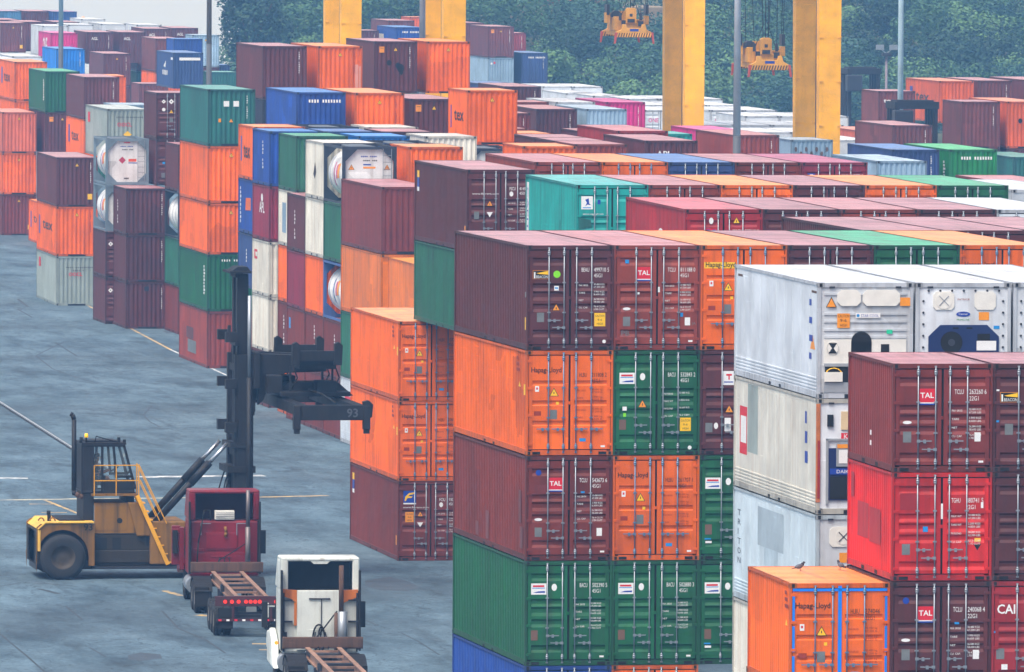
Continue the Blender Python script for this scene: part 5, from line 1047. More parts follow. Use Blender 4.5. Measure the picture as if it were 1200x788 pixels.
    for yy in (.5,1.1): b.bar((3.95,yy,2.95),(5.05,yy,.5),.16,.05,up=(0,1,0)) if False else b.bar((3.95,yy,2.95),(5.05,yy,.5),.05,.14)
    for i in range(8): b.box(4.02+i*.135,4.24+i*.135,.5,1.1,2.66-i*.3,2.7-i*.3)
    obj('stairs',b,[weather('rail_yellow',(232,164,24))],root)
    # wheels
    RIM=M('handler_rim',(62,54,44),.7,0,.3)
    wheel(root,1.28,.30,.80,.80,.5,'y',rimmat=RIM); wheel(root,1.28,3.70,.80,.80,.5,'y',rimmat=RIM)
    for yy in (.45,1.0,3.0,3.55): wheel(root,6.5,yy,.88,.88,.5,'y',rimmat=RIM)
    # mast
    mast=MB(); 
    for yy in (.85,2.75):
        mast.box(7.55,8.12,yy,yy+.4,.35,7.9); mast.box(7.45,7.62,yy+.02,yy+.38,.35,7.9)
    ma=obj('mast',mast,[MASTM],root)
    for yy in (1.28,2.32):
        b=MB(); b.box(7.58,7.98,yy,yy+.4,2.0,10.75); obj('inner_mast',b,[MASTM],ma)
    b=MB()
    for z in (10.62,8.2,5.0,.6): b.box(7.52,7.8,1.3,2.7,z,z+.2)
    for z in (7.3,4.3,2.2): b.box(7.5,7.75,.9,3.1,z,z+.25)
    b.box(7.28,8.05,.95,3.05,10.78,10.86); b.prism([(7.4,10.86),(7.6,11.0),(7.95,11.0),(8.05,10.86)],1.3,2.7); obj('cross_beam',b,[MASTM],ma)
    b=MB()
    for z,hh in ((8.35,.36),(6.7,.34),(5.15,.36)):
        for yy in (.75,3.0): b.box(7.12,7.52,yy,yy+.35,z,z+hh); 
    b.box(7.2,7.3,.8,1.0,8.7,8.95); b.box(7.2,8.2,.8,3.2,3.72,3.95); b.box(7.3,8.1,.8,3.2,4.6,4.78); obj('roller_bracket',b,[MASTM],ma)
    for yy in (.8,3.1):
        b=MB(); b.cyl((7.96,yy,1.2),(7.96,yy,7.1),.10,n=10); lc=obj('lift_cylinder',b,[MASTM],ma); b=MB(); b.cyl((7.96,yy,7.1),(7.96,yy,10.0),.07,n=10); obj('lift_rod',b,[GALV],lc)
    b=MB()
    for yy,k in ((1.1,0),(1.2,1),(2.8,0)):
        b.tube([(7.42-.05*k,yy,3.9),(7.25-.08*k,yy,3.4),(7.05,yy,2.7),(7.2,yy,2.2),(7.4,yy,2.0)],.03,6); b.tube([(7.6,yy,8.2),(7.5,yy,6.5),(7.62,yy,5.2),(7.5,yy,4.2)],.028,6)
    obj('hydraulic_hose',b,[BLACK],ma)
    for yy in (1.0,3.0):
        b=MB(); b.cyl((4.55,yy,1.85),(6.55,yy,4.05),.125,n=12); b.cyl((4.4,yy,1.7),(4.6,yy,1.9),.2,n=12); b.cyl((5.9,yy,3.33),(6.58,yy,4.08),.14,n=12); tc=obj('tilt_cylinder',b,[MASTM],root)
        b=MB(); b.cyl((6.5,yy,4.0),(7.2,yy,4.75),.07,n=10); obj('tilt_rod',b,[M('chrome',(210,214,220),.15,.9,.03)],tc)
    # carriage and side-lift spreader (hanging out to the front, long axis across the truck)
    sp=MB(); yc=1.95
    sp.box(8.12,8.35,.7,3.2,6.7,8.0); sp.prism([(8.3,7.95),(10.75,7.85),(10.75,7.30),(9.3,7.25),(8.75,6.95),(8.5,6.3),(8.3,6.1)],1.0,1.3); sp.prism([(8.3,7.95),(10.75,7.85),(10.75,7.30),(9.3,7.25),(8.75,6.95),(8.5,6.3),(8.3,6.1)],2.6,2.9); sp.box(8.3,10.4,1.3,2.6,7.5,7.62)
    ca=obj('carriage',sp,[MASTM],root)
    b=MB()
    for yy in (-.6,4.2): 
        b.box(9.5,10.95,yy,yy+.3,7.75,8.1)
        for x in (9.35,10.85): b.prism([(x-.05,7.6),(x+.22,7.6),(x+.25,8.3),(x+.1,8.42),(x-.02,8.35)],yy-.05,yy+.35)
    b.box(9.6,10.9,-.4,4.3,7.45,7.8); obj('hook_frame',b,[MASTM],ca)
    b=MB(); b.box(9.0,11.5,.2,3.7,6.45,6.62); b.prism([(8.9,6.5),(9.4,6.9),(11.2,6.9),(11.75,6.42)],1.2,2.7); b.box(8.55,9.1,.4,1.6,6.55,7.2); b.box(10.3,11.0,.2,1.2,6.6,7.0); b.box(9.2,9.8,2.2,3.4,6.6,7.1); obj('spreader_head',b,[MASTM],ca)
    for x0 in (9.05,11.05):
        b=MB(); b.box(x0,x0+.36,-3.9,7.8,5.98,6.36); b.box(x0+.05,x0+.31,-4.1,8.0,6.02,6.32); obj('telescopic_beam',b,[MASTM],ca)
    for yy in (-4.35,7.85):
        b=MB(); b.box(8.95,11.45,yy,yy+.3,5.85,6.38); 
        for x in (8.86,11.32): b.box(x,x+.24,yy-.06,yy+.32,5.52,6.36); b.box(x+.02,x+.22,yy-.02,yy+.2,5.38,5.54)
        b.prism([(11.4,5.9),(11.62,5.95),(11.66,6.4),(11.5,6.55),(11.3,6.5)],yy-.05,yy+.3)
        eb=obj('end_beam',b,[MASTM],ca)
        if yy<0:
            q=MB(); V,F,w=glyphs('93',True)
            for vx,vy in V: q.v.append((10.72+vx*.42,yy-.068,5.97+vy*.42))
            for f in F: q.f.append(f); q.m.append(0); q.sm.append(False)
            obj('fleet_number',q,[M('chalk_grey',(84,88,96),.7)],eb)
    b=MB()
    for x in (9.4,10.9):
        for yy in (.6,3.2): b.bar((x,yy,7.5),(x,yy,6.6),.07,.07); b.tube([(x+.1,yy,7.5),(x+.25,yy,7.1),(x+.05,yy,6.7)],.025,6)
    b.tube([(10.0,.2,6.7),(10.3,-1,6.6),(10.6,-2.5,6.35)],.04,6); obj('spreader_hose',b,[BLACK],ca)
    # driver, one continuous skinned body
    return root
def skinned(name,verts,edges,mat,parent=None,loc=(0,0,0),rot=0,sub=2):
    me=bpy.data.meshes.new(name); me.from_pydata([v[:3] for v in verts],edges,[]); me.materials.append(mat)
    o=bpy.data.objects.new(name,me); col.objects.link(o); 
    m=o.modifiers.new('skin','SKIN'); m.use_smooth_shade=True
    for i,v in enumerate(verts): me.skin_vertices[0].data[i].radius=(v[3],v[4] if len(v)>4 else v[3])
    me.skin_vertices[0].data[0].use_root=True
    s=o.modifiers.new('sub','SUBSURF'); s.levels=sub; s.render_levels=sub
    o.location=loc; o.rotation_euler=(0,0,rot)
    if parent: o.parent=parent
    return o
def driver():
    SK=M('skin_tone',(176,120,96),.6); loc=(39.65,346.45,3.42)
    # local: x forward (to the mast), y away, z up from seat
    V=[(0,0,.08,.15,.17),(-.02,0,.3,.13,.17),(-.02,0,.5,.12,.19),(0,0,.6,.06),(.02,0,.68,.055),(.04,0,.78,.095,.08),(.04,0,.9,.075,.07),
       (0,-.19,.5,.06),(.16,-.26,.26,.048),(.38,-.2,.34,.035),(.46,-.18,.37,.04),(0,.19,.5,.06),(.16,.26,.26,.048),(.38,.2,.34,.035),(.46,.18,.37,.04),
       (.05,-.1,.06,.095),(.42,-.12,.1,.075),(.45,-.12,-.28,.05),(.44,-.12,-.36,.045),(.58,-.12,-.38,.035),(.05,.1,.06,.095),(.42,.12,.1,.075),(.45,.12,-.28,.05),(.44,.12,-.36,.045),(.58,.12,-.38,.035)]
    E=[(0,1),(1,2),(2,3),(3,4),(4,5),(5,6),(2,7),(7,8),(8,9),(9,10),(2,11),(11,12),(12,13),(13,14),(0,15),(15,16),(16,17),(17,18),(18,19),(0,20),(20,21),(21,22),(22,23),(23,24)]
    p=skinned('person',V,E,SK,loc=loc); tag(p,'driver in dark shirt seated at the wheel in the high cab','person')
    S=[(0,0,.1,.16,.19),(-.02,0,.3,.145,.19),(-.02,0,.5,.135,.21),(0,-.2,.51,.075),(.09,-.24,.36,.065),(0,.2,.51,.075),(.09,.24,.36,.065)]
    skinned('shirt',S,[(0,1),(1,2),(2,3),(3,4),(2,5),(5,6)],M('shirt_dark',(38,40,52),.9),p)
    S=[(0,0,.06,.16,.17),(.05,-.1,.06,.11),(.36,-.12,.1,.09),(.05,.1,.06,.11),(.36,.12,.1,.09)]
    skinned('shorts',S,[(0,1),(1,2),(0,3),(3,4)],M('shorts_dark',(34,36,44),.9),p)
    b=MB(); b.ell((.02,0,.88),(.105,.095,.095),m=0); b.box(-.07,.03,-.09,.09,.74,.88); obj('hair',b,[M('hair_black',(20,18,20),.7)],p)
    b=MB(); b.ell((.145,-.035,.83),(.012,.012,.012),8,6,0); b.ell((.145,.035,.83),(.012,.012,.012),8,6,0); b.ell((.15,0,.79),(.025,.015,.03),8,6,1); b.box(.13,.14,-.03,.03,.735,.745,2); obj('face',b,[BLACK,SK,M('lip',(140,70,64),.6)],p)
handler(); driver()

# ------------------------------------------------------------------ trucks with skeletal trailers
CHASSIS=weather('trailer_primer',(150,116,96),rough=.7,dirt=.75,rust=.8); DARKRED=weather('trailer_dark_red',(70,26,34),rough=.6,dirt=.5,rust=.4)
def mudtyre(root,x,y,r=.52): wheel(root,x,y,r,r,.27,'x',rimmat=M('truck_rim',(150,146,140),.5,.3,.2))
def trailer(name,loc,rz,label,rear_lights,n_ax=2):
    root=empty(name,loc,rz,label,'trailer','container trailers behind the trucks')
    b=MB()
    for x in (-.48,.48):
        b.box(x-.07,x+.07,0,12.2,1.0,1.05); b.box(x-.07,x+.07,0,12.2,1.29,1.33); b.box(x-.015,x+.015,0,12.2,1.05,1.29)
    obj('rail',b,[CHASSIS],root)
    for i in range(6):
        b=MB(); y=1.0+i*2.05; b.box(-.41,.41,y,y+.1,1.21,1.28); 
        obj('cross_member',b,[CHASSIS],root)
    b=MB(); b.box(-1.22,1.22,12.0,12.3,1.28,1.62); b.box(-1.2,1.2,11.95,12.0,1.32,1.58); obj('front_bolster',b,[RUST],root)
    b=MB(); b.box(-.62,.62,6.0,6.25,1.05,1.3)
    for x in (-.62,.42): b.box(x,x+.2,7.5,7.7,.25,1.05)
    obj('landing_gear',b,[DARKSTEEL],root)
    b=MB(); b.box(-1.2,1.2,-.05,.2,1.02,1.33); obj('rear_bolster',b,[DARKRED],root)
    b=MB(); b.box(-1.15,1.15,-.08,.02,.52,.6)
    for x in (-.62,.62): b.box(x-.04,x+.04,-.05,.02,.58,1.05)
    obj('rear_bumper',b,[DARKRED],root)
    b=MB()
    for i in range(9): b.box(-1.1+i*.26,-1.0+i*.26,-.085,-.08,.53,.59,i%2)
    obj('reflector_strip',b,[REDL,WHITE],root)
    for x in rear_lights:
        b=MB(); b.cyl((x,-.07,1.16),(x,-.045,1.16),.065,n=12); obj('tail_lamp',b,[TAIL if abs(x)<.9 else TAILO],root)
    b=MB(); b.box(-.2,.14,-.07,-.05,.83,1.0); obj('licence_plate',b,[PLATE],root)
    b=MB()
    for x in (-1.12,.62): b.box(x,x+.5,-.02,.0,.28,.95)
    obj('mud_flap',b,[BLACK],root)
    b=MB()
    for k in range(n_ax): b.bar((-1.0,.9+1.24*k,.52),(1.0,.9+1.24*k,.52),.12,.12); 
    b.box(-.6,-.45,.2,3.9,.75,1.0); b.box(.45,.6,.2,3.9,.75,1.0); obj('axle',b,[DARKSTEEL],root)
    for k in range(n_ax):
        for x in (-1.08,-.77,.77,1.08): mudtyre(root,x,.9+1.24*k)
    return root
def tractor(name,loc,rz,label,body,kind):
    root=empty(name,loc,rz,label,'truck')
    w=1.2
    b=MB(); b.box(-.42,-.30,-3.4,3.6,.85,1.1); b.box(.30,.42,-3.4,3.6,.85,1.1); b.box(-.5,.5,-2.6,-1.2,1.1,1.22); b.box(-1.15,1.15,-.75,-.5,.75,1.1); obj('chassis',b,[DARKSTEEL],root)
    for y in (-2.6,-1.25):
        for x in (-1.06,-.75,.75,1.06): mudtyre(root,x,y)
    for x in (-1.0,1.0): mudtyre(root,x,3.9)
    b=MB(); b.box(-1.0,-.5,.3,1.6,.5,1.0); b.cyl((1.0,.1,.75),(1.0,1.7,.75),.3,n=14); b.cyl((-1.0,.1,.75),(-1.0,1.7,.75),.3,n=14); obj('fuel_tank',b,[GALV],root)
    # sleeper cab body: back wall at y=0
    def shell(z0,z1,y0,y1,wd,m=0): b.box(-wd,wd,y0,y1,z0,z1,m)
    b=MB(); shell(1.05,2.95,0,2.4,w-.02); b.prism([(2.4,1.05),(2.4,2.9),(2.75,2.85),(3.1,2.1),(4.4,1.9),(4.7,1.5),(4.7,.7),(3.2,.7)],-.95,.95,'x') if False else None
    pl=[(2.4,1.05),(2.4,2.9),(2.75,2.85),(3.1,2.1),(4.4,1.9),(4.7,1.5),(4.7,.75),(2.6,.75)]; b.prism(pl,-.98,.98,'x')
    for sx in (-1,1): b.prism([(3.3,1.2),(3.4,1.5),(4.4,1.45),(4.6,1.1),(4.6,.85)],sx*1.15-.17,sx*1.15+.17,'x')
    cab=obj('cab',b,[body],root)
    # roof fairing with open back
    b=MB(); z0,z1=2.95,3.98
    for sx in (-1,1):
        b.prism([(0,z0),(.12,z1-.08),(1.7,z1-.12),(2.5,z0)],sx*w-.05*(1+sx),sx*w+.05*(1-sx),'x'); pass
        b.box(min(sx*w,sx*(w-.22)),max(sx*w,sx*(w-.22)),0,.12,z0,z1-.06)
    b.prism([(.0,z1-.12),(.0,z1),(1.6,z1-.02),(2.6,z0),(2.45,z0),(1.55,z1-.12)],-w,w,'x'); fair=obj('roof_fairing',b,[body],root)
    for sx in (-1,1):
        b=MB(); b.box(min(sx*(w-.03),sx*(w+.02)),max(sx*(w-.03),sx*(w+.02)),-.36,-.02,1.15,3.6); b.box(min(sx*(w-.08),sx*(w-.03)),max(sx*(w-.08),sx*(w-.03)),-.03,-.005,1.15,2.95); obj('side_extender',b,[BLACK],cab)
    b=MB(); b.box(-w+.2,w-.2,.9,.94,z0,z1-.1); b.box(-w+.2,w-.2,.05,.9,z0,z0+.02); obj('fairing_inner_wall',b,[M('recess_shade_'+kind,(52,12,22) if kind=='red' else (40,42,44),.8)],fair)  # inner walls of the fairing, with the recess shade put into their colour
    for sx in (-1,1):
        b=MB(); b.bar((sx*1.19,2.3,1.5),(sx*1.19,2.3,2.6),.035,.035); b.bar((sx*1.22,2.55,2.35),(sx*1.5,2.62,2.35),.03,.03); b.bar((sx*1.22,2.55,1.75),(sx*1.5,2.62,1.75),.03,.03); b.box(min(sx*1.42,sx*1.6),max(sx*1.42,sx*1.6),2.58,2.68,1.65,2.45); obj('mirror',b,[BLACK],cab)
        b=MB(); b.box(min(sx*.72,sx*1.2),max(sx*.72,sx*1.2),-3.15,-3.13,.25,.9); obj('mud_flap',b,[BLACK],root)
        b=MB(); pl=[]
        for k in range(9): a=R_(20+140*k/8); pl.append((-1.92+1.35*math.cos(a),.55+.62*math.sin(a)))
        for k in range(8,-1,-1): a=R_(20+140*k/8); pl.append((-1.92+1.32*math.cos(a),.55+.585*math.sin(a)))
        b.prism(pl,sx*.9-.3,sx*.9+.3,'x'); obj('fender',b,[BLACK],root)
    b=MB(); b.bar((-.5,-.55,1.13),(.5,-.55,1.13),.35,.04); b.box(-.45,.45,-.45,-.1,1.1,1.14); obj('deck_plate',b,[GALV],root)
    b=MB()
    for x in (-.15,0,.15): b.tube([(x,-.05,1.7),(x*1.5,-.4,1.35),(x*1.2,-.9,1.25),(x,-1.4,1.35)],.018,6)
    obj('brake_hose',b,[BLACK],root)
    if kind=='red':
        b=MB(); b.box(-.62,.45,-.03,.0,1.95,2.55); b.box(-.6,.43,-.045,-.03,2.0,2.5); b.box(-1.0,1.0,-.02,0,1.2,1.85); b.box(-1.05,-.7,-.05,.0,1.9,2.0); b.box(-.45,.25,-.05,.0,1.7,1.74); obj('rear_panel',b,[body],cab)
        b=MB(); b.box(-.32,.34,-.02,.35,2.98,3.28); b.box(-.3,.0,-.04,-.02,3.08,3.2); ac=obj('air_conditioner',b,[BONE],cab); b=MB(); 
        for k in range(4): b.box(-.28,.32,-.045,-.04,3.02+k*.06,3.035+k*.06)
        obj('vent_slot',b,[DARKSTEEL],ac)
        b=MB(); b.cyl((.78,-.3,1.2),(.78,-.3,2.75),.09,n=12); b.cyl((.78,-.3,2.75),(.78,-.3,4.0),.07,n=12); obj('exhaust_stack',b,[M('stack_grey',(112,104,104),.5,.5,.2)],root)
        b=MB()
        for x in (-.8,.42): b.bar((x,-.05,2.45),(x,-.05,2.85),.03,.03); b.bar((x,-.05,2.85),(x+.34,-.05,2.85),.03,.03)
        obj('grab_rail',b,[GALV],cab)
        b=MB(); b.tube([(0.02,-.1,2.75),(0.05,-.12,2.55),(.02,-.1,2.4)],.05,8); obj('hose_coupling',b,[PAINTY],cab)
        b=MB(); b.tube([(-.95,-.2,1.3),(-.9,-.25,2.2),(-.75,-.2,3.0),(-.7,-.15,3.3),(-.5,-.15,3.3),(-.48,-.15,2.95)],.03,6); b.tube([(-.3,-.1,1.3),(-.2,-.15,1.6),(.3,-.15,1.9),(.75,-.2,2.2)],.02,6); obj('air_hose',b,[BLACK],cab)
        for sx,x in ((-1,-1.62),(1,1.3)):
            b=MB(); b.box(min(x,x+.3),max(x,x+.3),2.7,2.9,1.25,2.6) if sx<0 else b.box(1.25,1.32,2.6,2.75,1.9,2.4); obj('mirror',b,[body if sx<0 else BLACK],cab)
        b=MB(); b.box(-1.62,-1.3,2.66,2.7,1.9,2.5); b.box(-1.36,-1.2,2.5,2.9,1.1,2.55); obj('open_door',b,[body],cab)
    else:
        b=MB(); b.box(-.72,.72,-.06,.0,1.15,2.98); obj('rear_panel',b,[body],cab)
        RS=weather('raw_rust',(198,110,40),rough=.8,dirt=.7,rust=.9,grime=(70,36,22)); b=MB(); b.poly=None
        b.prism([(-1.15,3.02),(-.72,2.98),(-.72,2.58),(-.9,2.72),(-1.15,2.8)],-.07,.0); b.prism([(.7,2.98),(1.15,3.0),(1.15,2.78),(.72,2.6)],-.07,.0); b.box(-.8,-.72,-.075,0,1.9,2.6); obj('rust_patch',b,[RS],cab)
        b=MB()
        for z in (1.35,2.0,2.65):
            for sx in (-1,1): b.box(min(sx*1.18,sx*.85),max(sx*1.18,sx*.85),-.1,-.02,z,z+.05)
        for sx in (-1,1):
            b.bar((sx*1.12,-.08,1.1),(sx*1.12,-.08,2.9),.05,.05)
        b.bar((-.35,-.08,2.72),(.3,-.08,2.72),.04,.04); b.bar((.03,-.08,1.6),(.03,-.08,2.7),.025,.025); b.box(-.6,-.5,-.12,-.06,1.3,1.55); b.box(-1.1,-1.02,-.07,-.02,1.25,1.7); obj('wall_bracket',b,[DARKSTEEL],cab)
        b=MB(); b.cyl((.66,-.3,1.15),(.66,-.3,2.35),.15,n=14); obj('muffler',b,[GALV],root); b=MB(); b.cyl((.62,-.3,2.35),(.62,-.3,3.75),.075,n=12); b.cyl((.48,-.25,1.15),(.48,-.25,2.3),.07,n=8); obj('exhaust_stack',b,[RUST],root)
        b=MB(); b.tube([(-.05+.18*math.cos(a*.42),-.14,1.52+.42*math.sin(a*.42)) for a in range(16)],.03,6); b.tube([(-.02+.1*math.cos(a*.42)+.05,-.15,1.5+.38*math.sin(a*.42)) for a in range(16)],.025,6); b.tube([(-.5,-.2,1.1),(.0,-.2,1.7),(.5,-.2,2.35)],.025,6); obj('cable_coil',b,[BLACK],cab)
        b=MB(); b.prism([(-.35,3.9),(.35,3.9),(.2,3.78),(-.2,3.78)],.02,.3); obj('fairing_brace',b,[body],fair)
        b=MB(); b.prism([(.6,.9),(.9,1.35),(2.0,1.7),(2.8,1.3),(2.9,.6),(.3,.55)],-1.42,-1.21,'x'); obj('side_skirt',b,[body],root)
        b=MB(); b.box(-1.56,-1.38,2.6,2.72,1.95,2.4); b.bar((-1.2,2.6,2.3),(-1.5,2.65,2.3),.04,.04); obj('mirror',b,[body],cab); b=MB(); b.cyl((-1.32,.2,1.35),(-1.32,.28,1.35),.06,n=10); obj('marker_lamp',b,[TAILO],root)
    return root
RZ=-R_(3.4)
def along(o,d): return (o[0]-math.sin(RZ)*d,o[1]+math.cos(RZ)*d,0)
O1=(41.47,317.6,0)
trailer('skeletal_trailer',O1,RZ,'empty skeletal trailer with lit tail lamps behind the red truck cab','x' and (-.88,-.66,-.44,-.2,-.05,.1,.25,.78,1.02),3)
tractor('truck',along(O1,13.5),RZ,'red sleeper truck parked before the yellow mast truck',REDCAB,'red')
O2=(40.12,284.0,0)
trailer('skeletal_trailer',O2,RZ,'empty skeletal trailer behind the white rust-stained truck cab',(-.88,-.66,.78,1.02),2)
tractor('truck',along(O2,13.2),RZ,'white sleeper truck with orange rust patches on its back',WHCAB,'white')

# ------------------------------------------------------------------ yard gantry cranes
def crane(X0,X1,Y0,wb,tx,tz,label,slabel,lw=1.42):
    root=empty('gantry_crane',(X0,Y0,0),0,label,'crane')
    span=X1-X0; H=24.5
    for x in (0,span):
        for y in (0,wb):
            b=MB(); z0=1.8
            # box leg, slightly narrower at the foot
            a,c=lw*.44,lw*.5
            vs=[(x-a,y-.45,z0),(x+a,y-.45,z0),(x+a,y+.45,z0),(x-a,y+.45,z0),(x-c,y-.5,H),(x+c,y-.5,H),(x+c,y+.5,H),(x-c,y+.5,H)]
            for f in ((0,3,2,1),(4,5,6,7),(0,1,5,4),(1,2,6,5),(2,3,7,6),(3,0,4,7)): b.face([vs[i] for i in f])
            l=obj('leg',b,[CRANEY],root)
            b=MB()
            for z in (12.9,15.6,18.4,10.2): 
                for sx in (-1,1): b.box(x+sx*c*.8-.12,x+sx*c*.8+.12,y-.54,y-.5,z,z+.06)
            obj('flange',b,[CRANEY],l)
    b=MB()
    for x in (0,span): b.box(x-.5,x+.5,-1.5,wb+1.5,1.0,1.8)
    obj('sill_beam',b,[CRANEY],root)
    for x in (0,span):
        for y in (-1.0,.6,wb-.6,wb+1.0): wheel(root,x,y,.75,.75,.5,'x')
    b=MB()
    for y in (0,wb): b.box(-1.5,span+1.5,y-.5,y+.5,H,H+1.8)
    obj('girder',b,[CRANEY],root)
    b=MB(); 
    for x in (0,span): b.box(x-.4,x+.4,.5,wb-.5,H+.3,H+1.5)
    obj('end_tie',b,[CRANEY],root)
    b=MB(); b.box(-tx*0+tx-X0-2.2,tx-X0+2.2,-.4,wb+.4,H+1.85,H+2.9); obj('trolley',b,[CRANEY],root)
    b=MB()
    for z in (13,11.2,9.4): b.box(lw*.5-.25,lw*.5+.2,wb-1.3,wb-.9,z,z+1.2) if False else None
    for x in (0,span):
        for yy in (.62,.98): b.bar((x-.6,yy,1.8),(x-.6,yy,H),.05,.05)
        for i in range(60): b.bar((x-.6,.62,2.2+i*.36),(x-.6,.98,2.2+i*.36),.03,.03)
    obj('ladder',b,[DARKSTEEL],root)
    # spreader, a separate hanging thing
    sp=empty('spreader',(tx,Y0+wb/2,tz),0,slabel,'crane spreader','spreaders hanging from the cranes')
    SY=weather('spreader_yellow',(214,156,52),rough=.55,dirt=.35,rust=.3,grime=(90,64,40)); SR=M('corner_guide_red',(176,70,56),.6)
    b=MB(); b.box(-.55,.55,-1.6,1.6,-.25,.35); b.box(-1.05,-.55,-1.2,1.0,-.2,.75); b.box(.55,1.05,-1.2,1.0,-.2,.55); b.box(-.9,.9,-.5,.5,.3,.55); obj('head_block',b,[SY],sp)
    b=MB(); b.prism([(-.36,.3),(-.36,1.25),(-.2,1.35),(.2,1.35),(.36,1.25),(.36,.3)],-1.75,-1.35); b.prism([(-.3,.3),(-.3,1.1),(.3,1.1),(.3,.3)],1.2,1.5); b.box(-1.5,-1.2,-.4,.4,.3,1.0); b.box(1.2,1.45,-.4,.4,.2,.8); obj('sheave_block',b,[SY],sp)
    b=MB(); b.cyl((-.8,-.7,.85),(-.8,.3,.85),.3,n=14); b.box(-.25,.25,-1.77,-1.74,.35,.6); b.box(-.1,.1,-1.77,-1.74,.75,.95); b.box(-.62,-.36,-1.7,-1.5,.2,.5); b.box(.5,.85,-1.7,-1.5,.1,.45); obj('motor',b,[DARKSTEEL],sp)
    for x0 in (-.95,.7):
        b=MB(); b.box(x0,x0+.25,-3.0,3.0,-.5,-.2); obj('telescopic_beam',b,[SY],sp)
    for y in (-3.05,2.75):
        b=MB(); b.prism([(-1.22,-.62),(1.22,-.62),(1.22,-.3),(.85,-.1),(.75,.25),(.55,.25),(.5,-.0),(-.5,.0),(-.55,.25),(-.8,.25),(-.85,-.1),(-1.22,-.3)],y,y+.3); eb=obj('end_beam',b,[SY],sp)
        q=MB(); n=14
        q.face([(-1.2,y-.004,-.61),(1.2,y-.004,-.61),(1.2,y-.004,-.33),(-1.2,y-.004,-.33)],0)
        for k in range(n):
            x=-1.2+2.4*k/n; q.face([(x,y-.008,-.61),(x+.08,y-.008,-.61),(x+.165,y-.008,-.33),(x+.085,y-.008,-.33)],1)
        obj('hazard_stripe',q,[M('hazard_dark',(90,60,36),.6),SY],eb)
        for x in (-1.22,1.22):
            q=MB(); q.prism([(x-.08,-.3),(x+.08,-.3),(x+.1*(1 if x>0 else -1)+.06,-1.05),(x+.1*(1 if x>0 else -1)-.04,-1.05)],y-.03,y+.2); obj('corner_guide',q,[SR],eb)
        if y<0:
            q=MB(); q.box(-.3,.3,y-.012,y,-.22,-.06); obj('name_plate',q,[BLU],eb)
    b=MB(); top=H+1.9-tz
    for x,y,xx in ((-1.35,-.3,-1.5),(-1.35,.3,-1.5),(1.32,-.3,1.6),(1.32,.3,1.6),(-.7,-1.5,-1.2),(.7,-1.5,.9),(-.7,1.4,-1.0),(.7,1.4,1.1),(0,-1.5,.0),(-.15,-1.5,-.35),(.15,-1.5,.35)):
        b.bar((x,y,.9),(xx,y*.8,top),.035,.035)
    b.bar((-.7,-1.5,.6),(-.1,-1.5,2.3),.04,.04); b.bar((.7,-1.5,.6),(.1,-1.5,2.3),.04,.04); b.bar((0,-1.5,1.3),(0,-1.5,3.2),.05,.05)
    obj('hoist_rope',b,[BLACK],sp)
    b=MB()
    for x in (-1.35,1.32): b.box(x-.1,x+.1,-.45,.45,.85,1.55)
    for x in (-.7,.7): b.box(x-.08,x+.08,-1.62,-1.4,.5,1.0)
    obj('rope_anchor',b,[DARKSTEEL],sp)
    return root
crane(91.6,114.9,652.0,7.9,111.0,15.35,'yellow gantry crane whose legs stand farther back, spreader high','yellow crane spreader hanging higher, before the wooded hill')
crane(89.8,113.1,594.0,7.9,109.6,14.2,'nearer yellow gantry crane with wide two-tone legs','yellow crane spreader hanging lower, beside the grey lamp pole')

# ------------------------------------------------------------------ lamp poles
def pole(x,y,r0,h,zb,up,low,label,n=10):
    root=empty('lamp_pole',(x,y,0),0,label,'lamp pole')
    b=MB(); b.cyl((0,0,zb),(0,0,h),r0,r0*.55,n=n); 
    obj('mast',b,[up],root)
    b=MB(); b.cyl((0,0,0),(0,0,zb),r0*1.12,r0*1.02,n=n); obj('pole_base',b,[low],root)
    b=MB(); b.lathe([(.3,0),(1.3,.05),(1.3,.2),(.3,.3)],(0,0,h-.5),(0,0,1),16); obj('lamp_ring',b,[DARKSTEEL],root)
    for k in range(6):
        a=k*math.pi/3; q=MB(); q.box(1.25*math.cos(a)-.25,1.25*math.cos(a)+.25,1.25*math.sin(a)-.2,1.25*math.sin(a)+.2,h-.75,h-.35); obj('floodlight',q,[GALV],root)
LBP=weather('pole_light_blue',(176,206,220),rough=.5,dirt=.2,rust=.1,grime=(96,110,118)); GP=weather('pole_grey',(196,202,210),rough=.5,dirt=.3,rust=.05,grime=(84,88,96)); DP=weather('pole_dark',(82,88,96),rough=.7,dirt=.4,rust=.05); BP=weather('pole_brown',(150,144,138),rough=.7,dirt=.6,rust=.2)
pole(84.1,760,.19,32,13.9,LBP,DP,'light blue lamp mast with a dark lower half, before the magenta container')
pole(70.5,560,.155,32,15.6,BP,DP,'brown-grey lamp pole behind the blue-green container stack')
pole(77.75,430,.17,32,13.6,GP,DP,'two-tone grey lamp pole beside the lower yellow spreader')
pole(122.75,620,.22,32,2,LBP,LBP,'pale blue lamp mast before the wood, beyond the yellow cranes')
pole(82.85,560,.19,32,14.2,GP,DP,'grey lamp pole standing against the second yellow crane leg')

def lamp_post(x,y,h,label):
    root=empty('lamp_post',(x,y,0),0,label,'lamp post')
    b=MB(); b.cyl((0,0,0),(0,0,h),.13,.1,n=8); obj('post',b,[M('post_mauve',(120,112,124),.6)],root)
    b=MB(); b.box(-.35,.35,-.3,.3,h,h+.25); obj('head',b,[DARKSTEEL],root)
    for sx in (-1,1): b=MB(); b.box(sx*.55-.3,sx*.55+.3,-.3,.1,h+.5,h+.9); b.bar((0,0,h+.2),(sx*.5,0,h+.6),.08,.08); obj('floodlight',b,[GALV],root)
lamp_post(151.29,770,11.6,'short dark lamp post before the wood, beside the pale blue mast')
